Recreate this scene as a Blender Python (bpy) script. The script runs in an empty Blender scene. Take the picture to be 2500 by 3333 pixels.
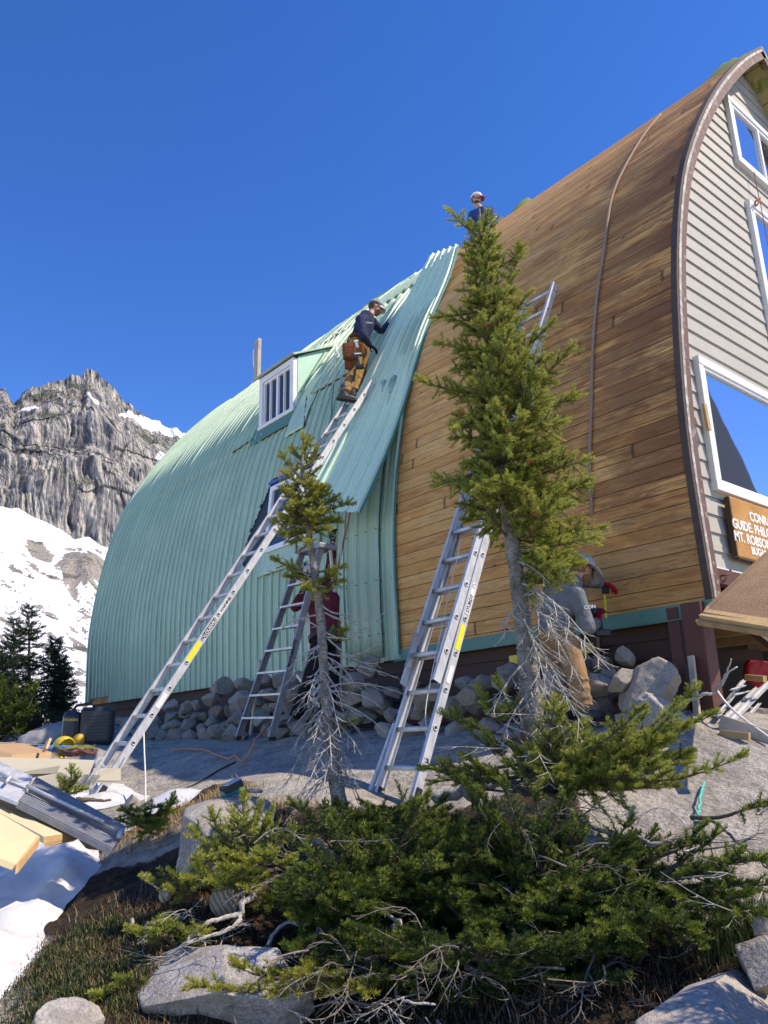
import bpy, bmesh, math, random
import numpy as np
from mathutils import Vector, Matrix
random.seed(7)
RNG = np.random.default_rng(7)
scene = bpy.context.scene
COL = scene.collection
# ------------------------------------------------------------------ camera solved from the building's vanishing points
FPX, CX, CY = 2590.0, 1250.0, 1666.5
_a = np.array([-1000 - CX, -(2490 - CY), -FPX]); _a /= np.linalg.norm(_a)
_b = np.array([4495 - CX, -(2351 - CY), -FPX]); _b /= np.linalg.norm(_b)
_b = _b - _a * (_a @ _b); _b /= np.linalg.norm(_b)
_z = np.cross(_b, _a)
RW = np.array([_b, _a, _z])
def ray(x, y):
    d = RW @ np.array([x - CX, -(y - CY), -FPX]); return d / np.linalg.norm(d)
def onX(x, y, X): d = ray(x, y); return Vector(d * (X / d[0]))
def onY(x, y, Y): d = ray(x, y); return Vector(d * (Y / d[1]))
def onZ(x, y, Z): d = ray(x, y); return Vector(d * (Z / d[2]))
def atD(x, y, D): d = ray(x, y); return Vector(d * (D / math.hypot(d[0], d[1])))
cam_d = bpy.data.cameras.new('camera'); cam = bpy.data.objects.new('camera', cam_d); COL.objects.link(cam)
cam_d.sensor_fit = 'VERTICAL'; cam_d.sensor_height = 33.33; cam_d.lens = 25.90
cam_d.clip_start = 0.05; cam_d.clip_end = 6000
M = Matrix([list(r) for r in RW]).to_4x4()
cam.matrix_world = M
scene.camera = cam
# ------------------------------------------------------------------ mesh helpers
class MB:
    def __init__(s): s.v = []; s.f = []; s.mi = []; s.sm = []
    def add(s, vs, fs, mi=0, smooth=False):
        o = len(s.v); s.v.extend([tuple(p) for p in vs])
        for f in fs: s.f.append(tuple(i + o for i in f)); s.mi.append(mi); s.sm.append(smooth)
    def box(s, c, size, X=None, Y=None, Zv=None, mi=0):
        c = Vector(c)
        X = Vector(X).normalized() if X is not None else Vector((1, 0, 0))
        Y = Vector(Y).normalized() if Y is not None else Vector((0, 1, 0))
        Zv = Vector(Zv).normalized() if Zv is not None else X.cross(Y).normalized()
        h = [a / 2 for a in size]; vs = []
        for i in (-1, 1):
            for j in (-1, 1):
                for k in (-1, 1): vs.append(c + X * (i * h[0]) + Y * (j * h[1]) + Zv * (k * h[2]))
        s.add(vs, [(0, 1, 3, 2), (4, 6, 7, 5), (0, 4, 5, 1), (2, 3, 7, 6), (0, 2, 6, 4), (1, 5, 7, 3)], mi)
    def beam(s, a, b, w, t, side, mi=0):
        """box from a to b, w wide along side, t thick across"""
        a = Vector(a); b = Vector(b); d = (b - a); L = d.length; d.normalize()
        sd = Vector(side); sd = (sd - d * sd.dot(d)).normalized()
        s.box((a + b) / 2, (L, w, t), d, sd, d.cross(sd), mi)
    def tube(s, pts, rad, n=8, mi=0, cap=True, smooth=True):
        pts = [Vector(p) for p in pts]
        if not hasattr(rad, '__len__'): rad = [rad] * len(pts)
        up = None; vs = []; N = len(pts)
        for i, p in enumerate(pts):
            d = (pts[min(i + 1, N - 1)] - pts[max(i - 1, 0)])
            if d.length < 1e-9: d = Vector((0, 0, 1))
            d.normalize()
            if up is None:
                up = Vector((0, 0, 1)) if abs(d.z) < .9 else Vector((1, 0, 0))
            up = (up - d * up.dot(d))
            if up.length < 1e-6: up = d.orthogonal()
            up.normalize(); sd = d.cross(up)
            for k in range(n):
                a = 2 * math.pi * k / n
                vs.append(p + (up * math.cos(a) + sd * math.sin(a)) * rad[i])
        fs = []
        for i in range(N - 1):
            for k in range(n):
                fs.append((i * n + k, i * n + (k + 1) % n, (i + 1) * n + (k + 1) % n, (i + 1) * n + k))
        if cap: fs.append(tuple(range(n))[::-1]); fs.append(tuple((N - 1) * n + k for k in range(n)))
        s.add(vs, fs, mi, smooth)
    def ellipsoid(s, c, r, R=None, nu=16, nv=10, mi=0):
        c = Vector(c); vs = []; fs = []
        for j in range(nv + 1):
            th = math.pi * j / nv
            for i in range(nu):
                ph = 2 * math.pi * i / nu
                p = Vector((r[0] * math.sin(th) * math.cos(ph), r[1] * math.sin(th) * math.sin(ph), r[2] * math.cos(th)))
                if R is not None: p = R @ p
                vs.append(c + p)
        for j in range(nv):
            for i in range(nu):
                fs.append((j * nu + i, (j + 1) * nu + i, (j + 1) * nu + (i + 1) % nu, j * nu + (i + 1) % nu))
        s.add(vs, fs, mi, True)
    def prism(s, poly, d, mi=0):
        """closed polygon (list of points) extruded by vector d"""
        d = Vector(d); n = len(poly); vs = [Vector(p) for p in poly] + [Vector(p) + d for p in poly]
        fs = [tuple(range(n))[::-1], tuple(range(n, 2 * n))] + [(i, (i + 1) % n, n + (i + 1) % n, n + i) for i in range(n)]
        s.add(vs, fs, mi)
    def build(s, name, mats, parent=None, origin=None, bevel=0, recalc=True):
        me = bpy.data.meshes.new(name)
        o3 = Vector(origin) if origin is not None else Vector((0, 0, 0))
        vs = [(p[0] - o3.x, p[1] - o3.y, p[2] - o3.z) for p in s.v]
        me.from_pydata(vs, [], s.f)
        if not isinstance(mats, (list, tuple)): mats = [mats]
        for m in mats: me.materials.append(m)
        me.polygons.foreach_set('material_index', s.mi); me.polygons.foreach_set('use_smooth', s.sm)
        if recalc:
            bm = bmesh.new(); bm.from_mesh(me)
            bmesh.ops.recalc_face_normals(bm, faces=bm.faces)
            bm.to_mesh(me); bm.free()
        me.update()
        return link(name, me, parent, o3, bevel)
def link(name, me, parent=None, loc=(0, 0, 0), bevel=0):
    ob = bpy.data.objects.new(name, me); COL.objects.link(ob)
    if parent is not None:
        ob.parent = parent
        ob.location = Vector(loc) - Vector(wloc(parent))
    else: ob.location = loc
    if bevel:
        b = ob.modifiers.new('bevel', 'BEVEL'); b.width = bevel; b.segments = 2; b.limit_method = 'ANGLE'; b.angle_limit = .7
    return ob
def wloc(o):
    l = Vector(o.location)
    while o.parent is not None: o = o.parent; l = l + Vector(o.location)
    return l
def np_mesh(name, verts, faces, mats, smooth=False, mi=None):
    """fast mesh from numpy arrays, faces (N,3) or (N,4)"""
    me = bpy.data.meshes.new(name)
    k = faces.shape[1]; nf = len(faces)
    me.vertices.add(len(verts)); me.vertices.foreach_set('co', np.asarray(verts, np.float32).ravel())
    me.loops.add(nf * k); me.loops.foreach_set('vertex_index', np.asarray(faces, np.int32).ravel())
    me.polygons.add(nf)
    me.polygons.foreach_set('loop_start', np.arange(0, nf * k, k, dtype=np.int32))
    me.polygons.foreach_set('loop_total', np.full(nf, k, np.int32))
    if not isinstance(mats, (list, tuple)): mats = [mats]
    for m in mats: me.materials.append(m)
    if mi is not None: me.polygons.foreach_set('material_index', np.asarray(mi, np.int32))
    me.polygons.foreach_set('use_smooth', np.full(nf, smooth))
    me.update(calc_edges=True); me.validate()
    return me
def thing(name, label, cat, loc=(0, 0, 0), group=None):
    o = bpy.data.objects.new(name, None); COL.objects.link(o); o.location = loc; o.empty_display_size = .1
    return tag(o, label, cat, group)
def tag(o, label, cat, group=None):
    o['label'] = label; o['category'] = cat
    if group: o['group'] = group
    return o
def struct(o, kind='structure', label=None):
    o['kind'] = kind
    if label: o['label'] = label
    return o
# ------------------------------------------------------------------ value noise, vectorised
def _hash(ix, iy, iz, seed):
    h = (ix.astype(np.int64) * 374761393 + iy.astype(np.int64) * 668265263 + iz.astype(np.int64) * 2147483647 + seed * 974634777) & 0xffffffff
    h = ((h ^ (h >> 13)) * 1274126177) & 0xffffffff
    h = (h ^ (h >> 16)) & 0xffffffff
    return h.astype(np.float64) / 4294967295.0
def vnoise(P, seed=0):
    P = np.asarray(P, float); i = np.floor(P); fr = P - i; fr = fr * fr * (3 - 2 * fr)
    i = i.astype(np.int64); out = 0
    for dx in (0, 1):
        for dy in (0, 1):
            for dz in (0, 1):
                w = (fr[..., 0] if dx else 1 - fr[..., 0]) * (fr[..., 1] if dy else 1 - fr[..., 1]) * (fr[..., 2] if dz else 1 - fr[..., 2])
                out = out + w * _hash(i[..., 0] + dx, i[..., 1] + dy, i[..., 2] + dz, seed)
    return out * 2 - 1
def fbm(P, octv=4, seed=0, gain=.5):
    P = np.asarray(P, float); a = 1; s = 0; t = 0
    for k in range(octv):
        s = s + a * vnoise(P * 2 ** k + k * 17.3, seed + k); t += a; a *= gain
    return s / t
def sstep(a, b, x): t = np.clip((x - a) / (b - a), 0, 1); return t * t * (3 - 2 * t)
# ------------------------------------------------------------------ materials
class NT:
    def __init__(s, name):
        s.m = bpy.data.materials.new(name); s.m.use_nodes = True; s.t = s.m.node_tree; s.t.nodes.clear()
        s.out = s.t.nodes.new('ShaderNodeOutputMaterial'); s.b = s.t.nodes.new('ShaderNodeBsdfPrincipled')
        s.t.links.new(s.b.outputs[0], s.out.inputs[0])
    def n(s, typ, **kw):
        nd = s.t.nodes.new(typ)
        for k, v in kw.items():
            if k.startswith('_'): setattr(nd, k[1:], v)
            else:
                key = k.replace('__', ' ')
                key = int(key[1:]) if key[0] == 'i' and key[1:].isdigit() else key
                s.set(nd.inputs[key], v)
        return nd
    def set(s, inp, v):
        if isinstance(v, bpy.types.NodeSocket): s.t.links.new(v, inp)
        elif isinstance(v, bpy.types.Node): s.t.links.new(v.outputs[0], inp)
        else:
            if hasattr(inp.default_value, '__len__') and len(inp.default_value) == 4 and len(v) == 3: v = (*v, 1)
            inp.default_value = v
    def coord(s, kind='Object', scale=(1, 1, 1), rot=(0, 0, 0), loc=(0, 0, 0)):
        if kind == 'Position': c = s.n('ShaderNodeNewGeometry').outputs['Position']
        else: c = s.n('ShaderNodeTexCoord').outputs[kind]
        return s.n('ShaderNodeMapping', Vector=c, Scale=scale, Rotation=rot, Location=loc).outputs[0]
    def noise(s, vec, scale, detail=4, rough=.55, dist=0):
        return s.n('ShaderNodeTexNoise', Vector=vec, Scale=scale, Detail=detail, Roughness=rough, Distortion=dist).outputs[0]
    def vor(s, vec, scale, feat='F1', out=0, rnd=1):
        return s.n('ShaderNodeTexVoronoi', _feature=feat, Vector=vec, Scale=scale, Randomness=rnd).outputs[out]
    def ramp(s, f, stops, interp='LINEAR'):
        r = s.n('ShaderNodeValToRGB', Fac=f); cr = r.color_ramp; cr.interpolation = interp
        while len(cr.elements) > 1: cr.elements.remove(cr.elements[-1])
        for i, (p, c) in enumerate(stops):
            e = cr.elements[0] if i == 0 else cr.elements.new(p)
            e.position = p; e.color = (*c, 1) if hasattr(c, '__len__') else (c, c, c, 1)
        return r.outputs[0]
    def mix(s, f, a, b, mode='MIX'):
        nd = s.n('ShaderNodeMix', _data_type='RGBA', _blend_type=mode); s.set(nd.inputs[0], f); s.set(nd.inputs[6], a); s.set(nd.inputs[7], b)
        return nd.outputs[2]
    def math(s, op, a, b=0.0, c=0.0):
        nd = s.n('ShaderNodeMath', _operation=op); s.set(nd.inputs[0], a); s.set(nd.inputs[1], b)
        if op in ('MULTIPLY_ADD',): s.set(nd.inputs[2], c)
        return nd.outputs[0]
    def bump(s, h, strength=.3, dist=.01):
        bn = s.n('ShaderNodeBump', Strength=strength, Distance=dist, Height=h); s.set(s.b.inputs['Normal'], bn); return bn
    def P(s, **kw):
        for k, v in kw.items(): s.set(s.b.inputs[k.replace('_', ' ')], v)
        return s
def plain(name, col, rough=.6, metal=0, vary=.12, bump=0, scale=30, spec=.5):
    t = NT(name); c = t.coord('Object'); nz = t.noise(c, scale, 5)
    nz2 = t.noise(c, scale * .12, 3)
    lo = tuple(x * (1 - vary) for x in col); hi = tuple(min(1, x * (1 + vary)) for x in col)
    k = t.math('MULTIPLY_ADD', nz, .5, t.math('MULTIPLY', nz2, .5))
    t.P(Base_Color=t.ramp(k, [(.3, lo), (.7, hi)]), Roughness=rough, Metallic=metal, Specular_IOR_Level=spec)
    if bump: t.bump(nz, bump, .004)
    return t.m
MT = {}
# ------------------------------------------------------------------ light
SUN = Vector((0.40, -0.50, 0.77)).normalized()
SUN_EL = math.asin(SUN.z)
world = bpy.data.worlds.new('World'); scene.world = world; world.use_nodes = True
wn = world.node_tree; wn.nodes.clear()
wo = wn.nodes.new('ShaderNodeOutputWorld'); wb = wn.nodes.new('ShaderNodeBackground'); ws = wn.nodes.new('ShaderNodeTexSky')
ws.sky_type = 'NISHITA'; ws.sun_disc = False; ws.sun_elevation = SUN_EL
ws.sun_rotation = math.atan2(SUN.x, SUN.y)
ws.altitude = 2500; ws.air_density = 1.0; ws.dust_density = .05; ws.ozone_density = 3.0
wb.inputs[1].default_value = .15
hs_ = wn.nodes.new('ShaderNodeHueSaturation'); hs_.inputs['Saturation'].default_value = 1.31; hs_.inputs['Hue'].default_value = .515; hs_.inputs['Value'].default_value = 1.26
wn.links.new(ws.outputs[0], hs_.inputs['Color']); wn.links.new(hs_.outputs[0], wb.inputs[0]); wn.links.new(wb.outputs[0], wo.inputs[0])
sd_ = bpy.data.lights.new('sun', 'SUN'); sd_.energy = 3.7; sd_.angle = math.radians(.53); sd_.color = (1, .94, .85)
so = bpy.data.objects.new('sun', sd_); COL.objects.link(so); so.rotation_euler = SUN.to_track_quat('Z', 'Y').to_euler()
so.location = (0, 0, 30)
scene.view_settings.view_transform = 'Standard'; scene.view_settings.look = 'None'; scene.view_settings.gamma = 1
scene.view_settings.use_white_balance = True; scene.view_settings.white_balance_temperature = 7800; scene.view_settings.white_balance_tint = 12
scene.view_settings.exposure = .70
scene.cycles.max_bounces = 6; scene.cycles.diffuse_bounces = 3; scene.cycles.glossy_bounces = 3
scene.cycles.transparent_max_bounces = 8; scene.cycles.transmission_bounces = 4
scene.cycles.use_denoising = True
# ------------------------------------------------------------------ roof profile (x at height z), shared by every roof part
PR = np.array([(5.946, 0.95), (5.925, 1.43), (5.902, 1.937), (5.903, 2.476), (5.962, 3.058), (6.062, 3.69), (6.168, 4.205), (6.328, 4.774),
               (6.554, 5.376), (6.813, 5.846), (7.116, 6.327), (7.523, 6.894), (8.027, 7.50), (8.656, 8.17), (9.308, 8.74)])
def _smooth(p, it=2):
    for _ in range(it):
        q = [p[0]]
        for a, b in zip(p[:-1], p[1:]): q += [a * .75 + b * .25, a * .25 + b * .75]
        q.append(p[-1]); p = np.array(q)
    return p
PRS = _smooth(PR, 2)
_seg = np.linalg.norm(np.diff(PRS, axis=0), axis=1); _arc = np.concatenate([[0], np.cumsum(_seg)]); ARC = _arc[-1]
def prof(s, off=0.0):
    """point (x,z) on the left roof slope at arc length s, pushed out by off"""
    x = np.interp(s, _arc, PRS[:, 0]); z = np.interp(s, _arc, PRS[:, 1]); e = .05
    dx = np.interp(np.clip(s + e, 0, ARC), _arc, PRS[:, 0]) - np.interp(np.clip(s - e, 0, ARC), _arc, PRS[:, 0])
    dz = np.interp(np.clip(s + e, 0, ARC), _arc, PRS[:, 1]) - np.interp(np.clip(s - e, 0, ARC), _arc, PRS[:, 1])
    l = np.hypot(dx, dz); return x - dz / l * off, z + dx / l * off
def s_at_z(z): return float(np.interp(z, PRS[:, 1], _arc))
def xwall(z): return np.interp(z, PRS[:, 1], PRS[:, 0])
def roofhit(x, y, off=0.0):
    d = ray(x, y); t = np.linspace(3, 30, 9000); P = d[None] * t[:, None]
    g = P[:, 0] - (xwall(P[:, 2]) - off); i = int(np.argmax(g > 0)); return Vector(P[i])
XR, Y0, Y1, YB = 9.308, 3.12, 16.48, 6.82
YG = 3.40
# ================================================================== GROUND
CTRL = []
def cp(px, py, D): p = atD(px, py, D); CTRL.append((p.x, p.y, p.z))
for x_, y_, z_ in [(5.5, 3.2, .12), (5.5, 5, .14), (5.5, 7, .17), (5.5, 9, .2), (5.5, 11, .22), (5.5, 14, .27), (8, 5, .15), (8, 10, .2), (9, 2.5, .0),
                   (6.2, 2.0, -.08), (8, 1, -.2), (8, 16, .3), (12, 10, .1), (12, 0, -.5), (4.9, 4.5, -.02), (4.4, 4.4, -.2), (3.95, 4.4, -.43), (4.6, 6.5, .02), (4.8, 9, .13),
                   (4.2, 8.0, -.02), (2.75, 7.5, -.46), (3.6, 7.0, -.25), (3.4, 9.5, .02), (4, 12, .18), (3, 14, .25), (0, 0, -1.6), (-2, 0, -1.6), (0, -3, -1.7), (3, -2, -1.5), (2, .8, -1.35),
                   (-3, 4, -1.5), (-4, 8, -1.3), (-6, 0, -1.8), (-6, 14, -.6), (8, -4, -1.2), (-3, 18, -.2), (3, 19, .35), (8, 20, .3), (14, 18, 0), (14, -4, -1.2)]:
    CTRL.append((x_, y_, z_))
for a in [(1250, 3333, 3.5), (700, 3333, 3.5), (0, 3333, 3.9), (2500, 3333, 3.2), (2400, 2850, 4.2), (2450, 2550, 5.6), (2100, 2700, 4.8), (1900, 3000, 4.0), (2000, 3300, 3.3),
          (100, 3000, 5.0), (300, 2760, 6.0), (0, 2700, 6.6), (500, 2640, 6.2), (600, 2950, 4.4), (1000, 2590, 5.4), (1300, 2640, 5.2), (1100, 2800, 4.7), (1500, 2750, 4.8),
          (1700, 2560, 5.0), (800, 2550, 6.2), (300, 2420, 11.5), (100, 2420, 13), (100, 2385, 17), (-400, 2440, 12), (1400, 3000, 4.1), (900, 3050, 4.1)]:
    cp(*a)
CT = np.array(CTRL)
def _tps(r): return r * r * np.log(r + 1e-9)
_K = _tps(np.hypot(CT[:, None, 0] - CT[None, :, 0], CT[:, None, 1] - CT[None, :, 1])) + np.eye(len(CT)) * .05
_Pm = np.hstack([np.ones((len(CT), 1)), CT[:, :2]])
_Am = np.block([[_K, _Pm], [_Pm.T, np.zeros((3, 3))]])
_W = np.linalg.solve(_Am, np.concatenate([CT[:, 2], np.zeros(3)]))
def base_h(x, y):
    x = np.asarray(x, float); y = np.asarray(y, float); sh = x.shape; x = x.ravel(); y = y.ravel()
    out = np.empty(len(x))
    for i in range(0, len(x), 20000):
        xs, ys = x[i:i + 20000], y[i:i + 20000]
        k = _tps(np.hypot(xs[:, None] - CT[None, :, 0], ys[:, None] - CT[None, :, 1]))
        out[i:i + 20000] = k @ _W[:-3] + _W[-3] + _W[-2] * xs + _W[-1] * ys
    return np.clip(out, -2.4, 1.2).reshape(sh)
def soil_mask(x, y):
    """1 where humus, roots and litter cover the granite"""
    P = np.stack([x, y, x * 0], -1); n = fbm(P * 1.7, 4, 3)
    D = np.hypot(x, y); az = np.degrees(np.arctan2(x, y))        # 0 = +Y, grows towards +X
    m = sstep(5.35, 5.0, D + n * .35) * sstep(15, 19, az + n * 5)
    strip = sstep(.55, .25, np.abs(D - 6.1 + n * .3)) * sstep(17, 20, az) * sstep(33, 28, az)
    right = sstep(53, 49, az + n * 9)
    low = sstep(4.1, 3.6, D + n * .4)
    slab = sstep(.5, .2, np.hypot((az - 64) / 12, (D - 3.0) / .9))
    return np.clip(np.maximum(m * np.maximum(right, low * sstep(80, 70, az)), strip) * (1 - slab), 0, 1)
def ground_h(x, y, fine=True):
    x = np.asarray(x, float); y = np.asarray(y, float)
    h = base_h(x, y); P = np.stack([x, y, x * 0], -1); D = np.hypot(x, y)
    h = h + fbm(P * .8, 3, 11) * .07 * sstep(1.5, 3, D)
    if fine:
        s = soil_mask(x, y)
        h = h + fbm(P * 3.1, 4, 5) * (.02 + .07 * s) + fbm(P * 14, 3, 9) * (.006 + .018 * s)
    return h
def gh(x, y): return float(ground_h(np.array([x]), np.array([y]))[0])
def axis_pts(lo, hi, dense_lo, dense_hi, fine, coarse):
    a = [lo]
    while a[-1] < hi:
        v = a[-1]; d = max(0, dense_lo - v, v - dense_hi); a.append(v + min(coarse, fine + d * .06))
    return np.array(a)
gx = axis_pts(-70, 70, -.5, 6.2, .045, 3); gy = axis_pts(-40, 90, 2.0, 7.5, .045, 3)
GXX, GYY = np.meshgrid(gx, gy, indexing='ij')
GH = ground_h(GXX, GYY)
far_drop = sstep(24, 60, np.hypot(GXX, GYY)); GH = GH * (1 - far_drop) - 5.0 * far_drop
nx, ny = len(gx), len(gy)
idx = np.arange(nx * ny).reshape(nx, ny)
GF = np.stack([idx[:-1, :-1], idx[1:, :-1], idx[1:, 1:], idx[:-1, 1:]], -1).reshape(-1, 4)
def granite_nodes(t, c, tint=(1, 1, 1), sc=1.0, light=1.0):
    sp = t.noise(c, 90 * sc, 4, .7); big = t.noise(c, 1.7 * sc, 5, .6); mid = t.noise(c, 9 * sc, 5, .6)
    cells = t.vor(c, 150 * sc)
    col = t.ramp(sp, [(.32, tuple(.10 * light * k for k in tint)), (.46, tuple(.30 * light * k for k in tint)), (.6, tuple(.46 * light * k for k in tint)), (.75, tuple(.60 * light * k for k in tint))])
    warm = t.mix(t.ramp(big, [(.42, 0.0), (.62, 1.0)]), col, t.mix(.5, col, (.40 * light, .33 * light, .24 * light)))
    lich = t.ramp(mid, [(.54, 0.0), (.62, 1.0)])
    col = t.mix(t.math('MULTIPLY', lich, .45), warm, (.11 * light, .115 * light, .11 * light))
    return col, t.math('ADD', t.math('MULTIPLY', sp, .35), t.math('ADD', mid, t.math('MULTIPLY', cells, .2)))
def mk_ground():
    t = NT('ground_granite_and_soil'); c = t.coord('Position')
    col, hh = granite_nodes(t, c, (1.0, .96, .88), 1.0, 1.15)
    m5 = t.noise(c, 3.2, 7, .72); col = t.mix(t.ramp(m5, [(.44, 0.0), (.62, .6)]), col, (.15, .145, .135)); hh = t.math('ADD', hh, t.math('MULTIPLY', m5, 1.2))
    at = t.n('ShaderNodeAttribute', _attribute_name='soil').outputs['Fac']
    nz = t.noise(c, 22, 6, .7); nz2 = t.noise(c, 70, 5, .7)
    soil = t.ramp(t.math('ADD', t.math('MULTIPLY', nz, .6), t.math('MULTIPLY', nz2, .4)), [(.36, (.010, .008, .006)), (.5, (.032, .022, .014)), (.62, (.085, .058, .035)), (.75, (.17, .12, .07))])
    f = t.ramp(t.math('ADD', at, t.math('MULTIPLY', t.math('SUBTRACT', nz, .5), .9)), [(.42, 0.0), (.58, 1.0)])
    t.P(Base_Color=t.mix(f, col, soil), Roughness=.92, Specular_IOR_Level=.25)
    kn = t.vor(c, 26, 'SMOOTH_F1'); t.bump(t.math('ADD', t.math('ADD', hh, t.math('MULTIPLY', nz2, .8)), t.math('MULTIPLY', kn, 1.1)), .85, .022)
    return t.m
MT['ground'] = mk_ground()
me = np_mesh('ground', np.stack([GXX, GYY, GH], -1).reshape(-1, 3), GF, MT['ground'], True)
att = me.attributes.new('soil', 'FLOAT', 'POINT'); att.data.foreach_set('value', soil_mask(GXX, GYY).ravel().astype(np.float32))
struct(link('ground', me))
# ---- snow lying on the ground
def snow_th(x, y):
    P = np.stack([x, y, x * 0], -1); n = fbm(P * 1.1, 4, 21); n2 = fbm(P * 3.3, 3, 22)
    D = np.hypot(x, y); az = np.degrees(np.arctan2(x, y))
    edge = 15.5 + n * 3.0 + np.interp(D, [3, 3.6, 4.2, 5, 5.6, 6.2, 6.8, 8], [-7, -3.5, 1.5, 5.2, 5.5, 3, 1.5, 0])
    a = sstep(edge + 1.3, edge - 3.0, az) * sstep(7.6, 6.6, D + n) * sstep(-60, -45, az)
    b = sstep(.95, .25, np.hypot((x - 2.85) / .60, (y - 7.6) / 1.2) + n * .45)
    b2 = sstep(1.0, .3, np.hypot((x - 2.55) / .5, (y - 5.7) / .3) + n * .5)
    far = sstep(19, 23, D + n * 3) * np.clip(sstep(30, 14, az) + sstep(110, 130, np.abs(az)) + (x < -2.5), 0, 1)
    th = np.maximum(np.maximum(a * (.16 + .07 * n2), b * .10), np.maximum(b2 * .07, far * .4))
    return th * (1 + .35 * n2) - .02
TH = snow_th(GXX, GYY)
keep = (TH[:-1, :-1] > -.0195) | (TH[1:, 1:] > -.0195) | (TH[1:, :-1] > -.0195) | (TH[:-1, 1:] > -.0195)
base_sm = ground_h(GXX, GYY, False); base_sm = base_sm * (1 - far_drop) - 5.0 * far_drop
SZ = np.where(TH > .03, np.maximum(base_sm + TH, GH + .004), GH + TH)
PN = np.stack([GXX, GYY, GXX * 0], -1)
SZ = SZ + np.clip(TH, 0, .1) * (fbm(PN * 2.6, 3, 31) * .75 + fbm(PN * 7, 3, 33) * .28)
fk = GF.reshape(nx - 1, ny - 1, 4)[keep]
used, inv = np.unique(fk, return_inverse=True)
def mk_snow(name='snow', dirt=1.0):
    t = NT(name); c = t.coord('Position'); n1 = t.noise(c, 6, 6, .6); n2 = t.noise(c, 60, 4, .7); n3 = t.noise(c, 1.3, 3)
    col = t.mix(t.ramp(n1, [(.50, 0.0), (.74, .5 * dirt)]), (.58, .60, .63), (.28, .24, .20))
    sp = t.ramp(n2, [(.64, 0.0), (.72, .6 * dirt)])
    col = t.mix(sp, col, (.16, .12, .08))
    t.P(Base_Color=col, Roughness=.55, Specular_IOR_Level=.35, Subsurface_Weight=.0)
    t.bump(t.math('ADD', n1, t.math('MULTIPLY', n2, .4)), .35, .02); return t.m
MT['snow'] = mk_snow()
me = np_mesh('snow', np.stack([GXX, GYY, SZ], -1).reshape(-1, 3)[used], inv.reshape(-1, 4), MT['snow'], True)
struct(link('snow', me))
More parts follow.
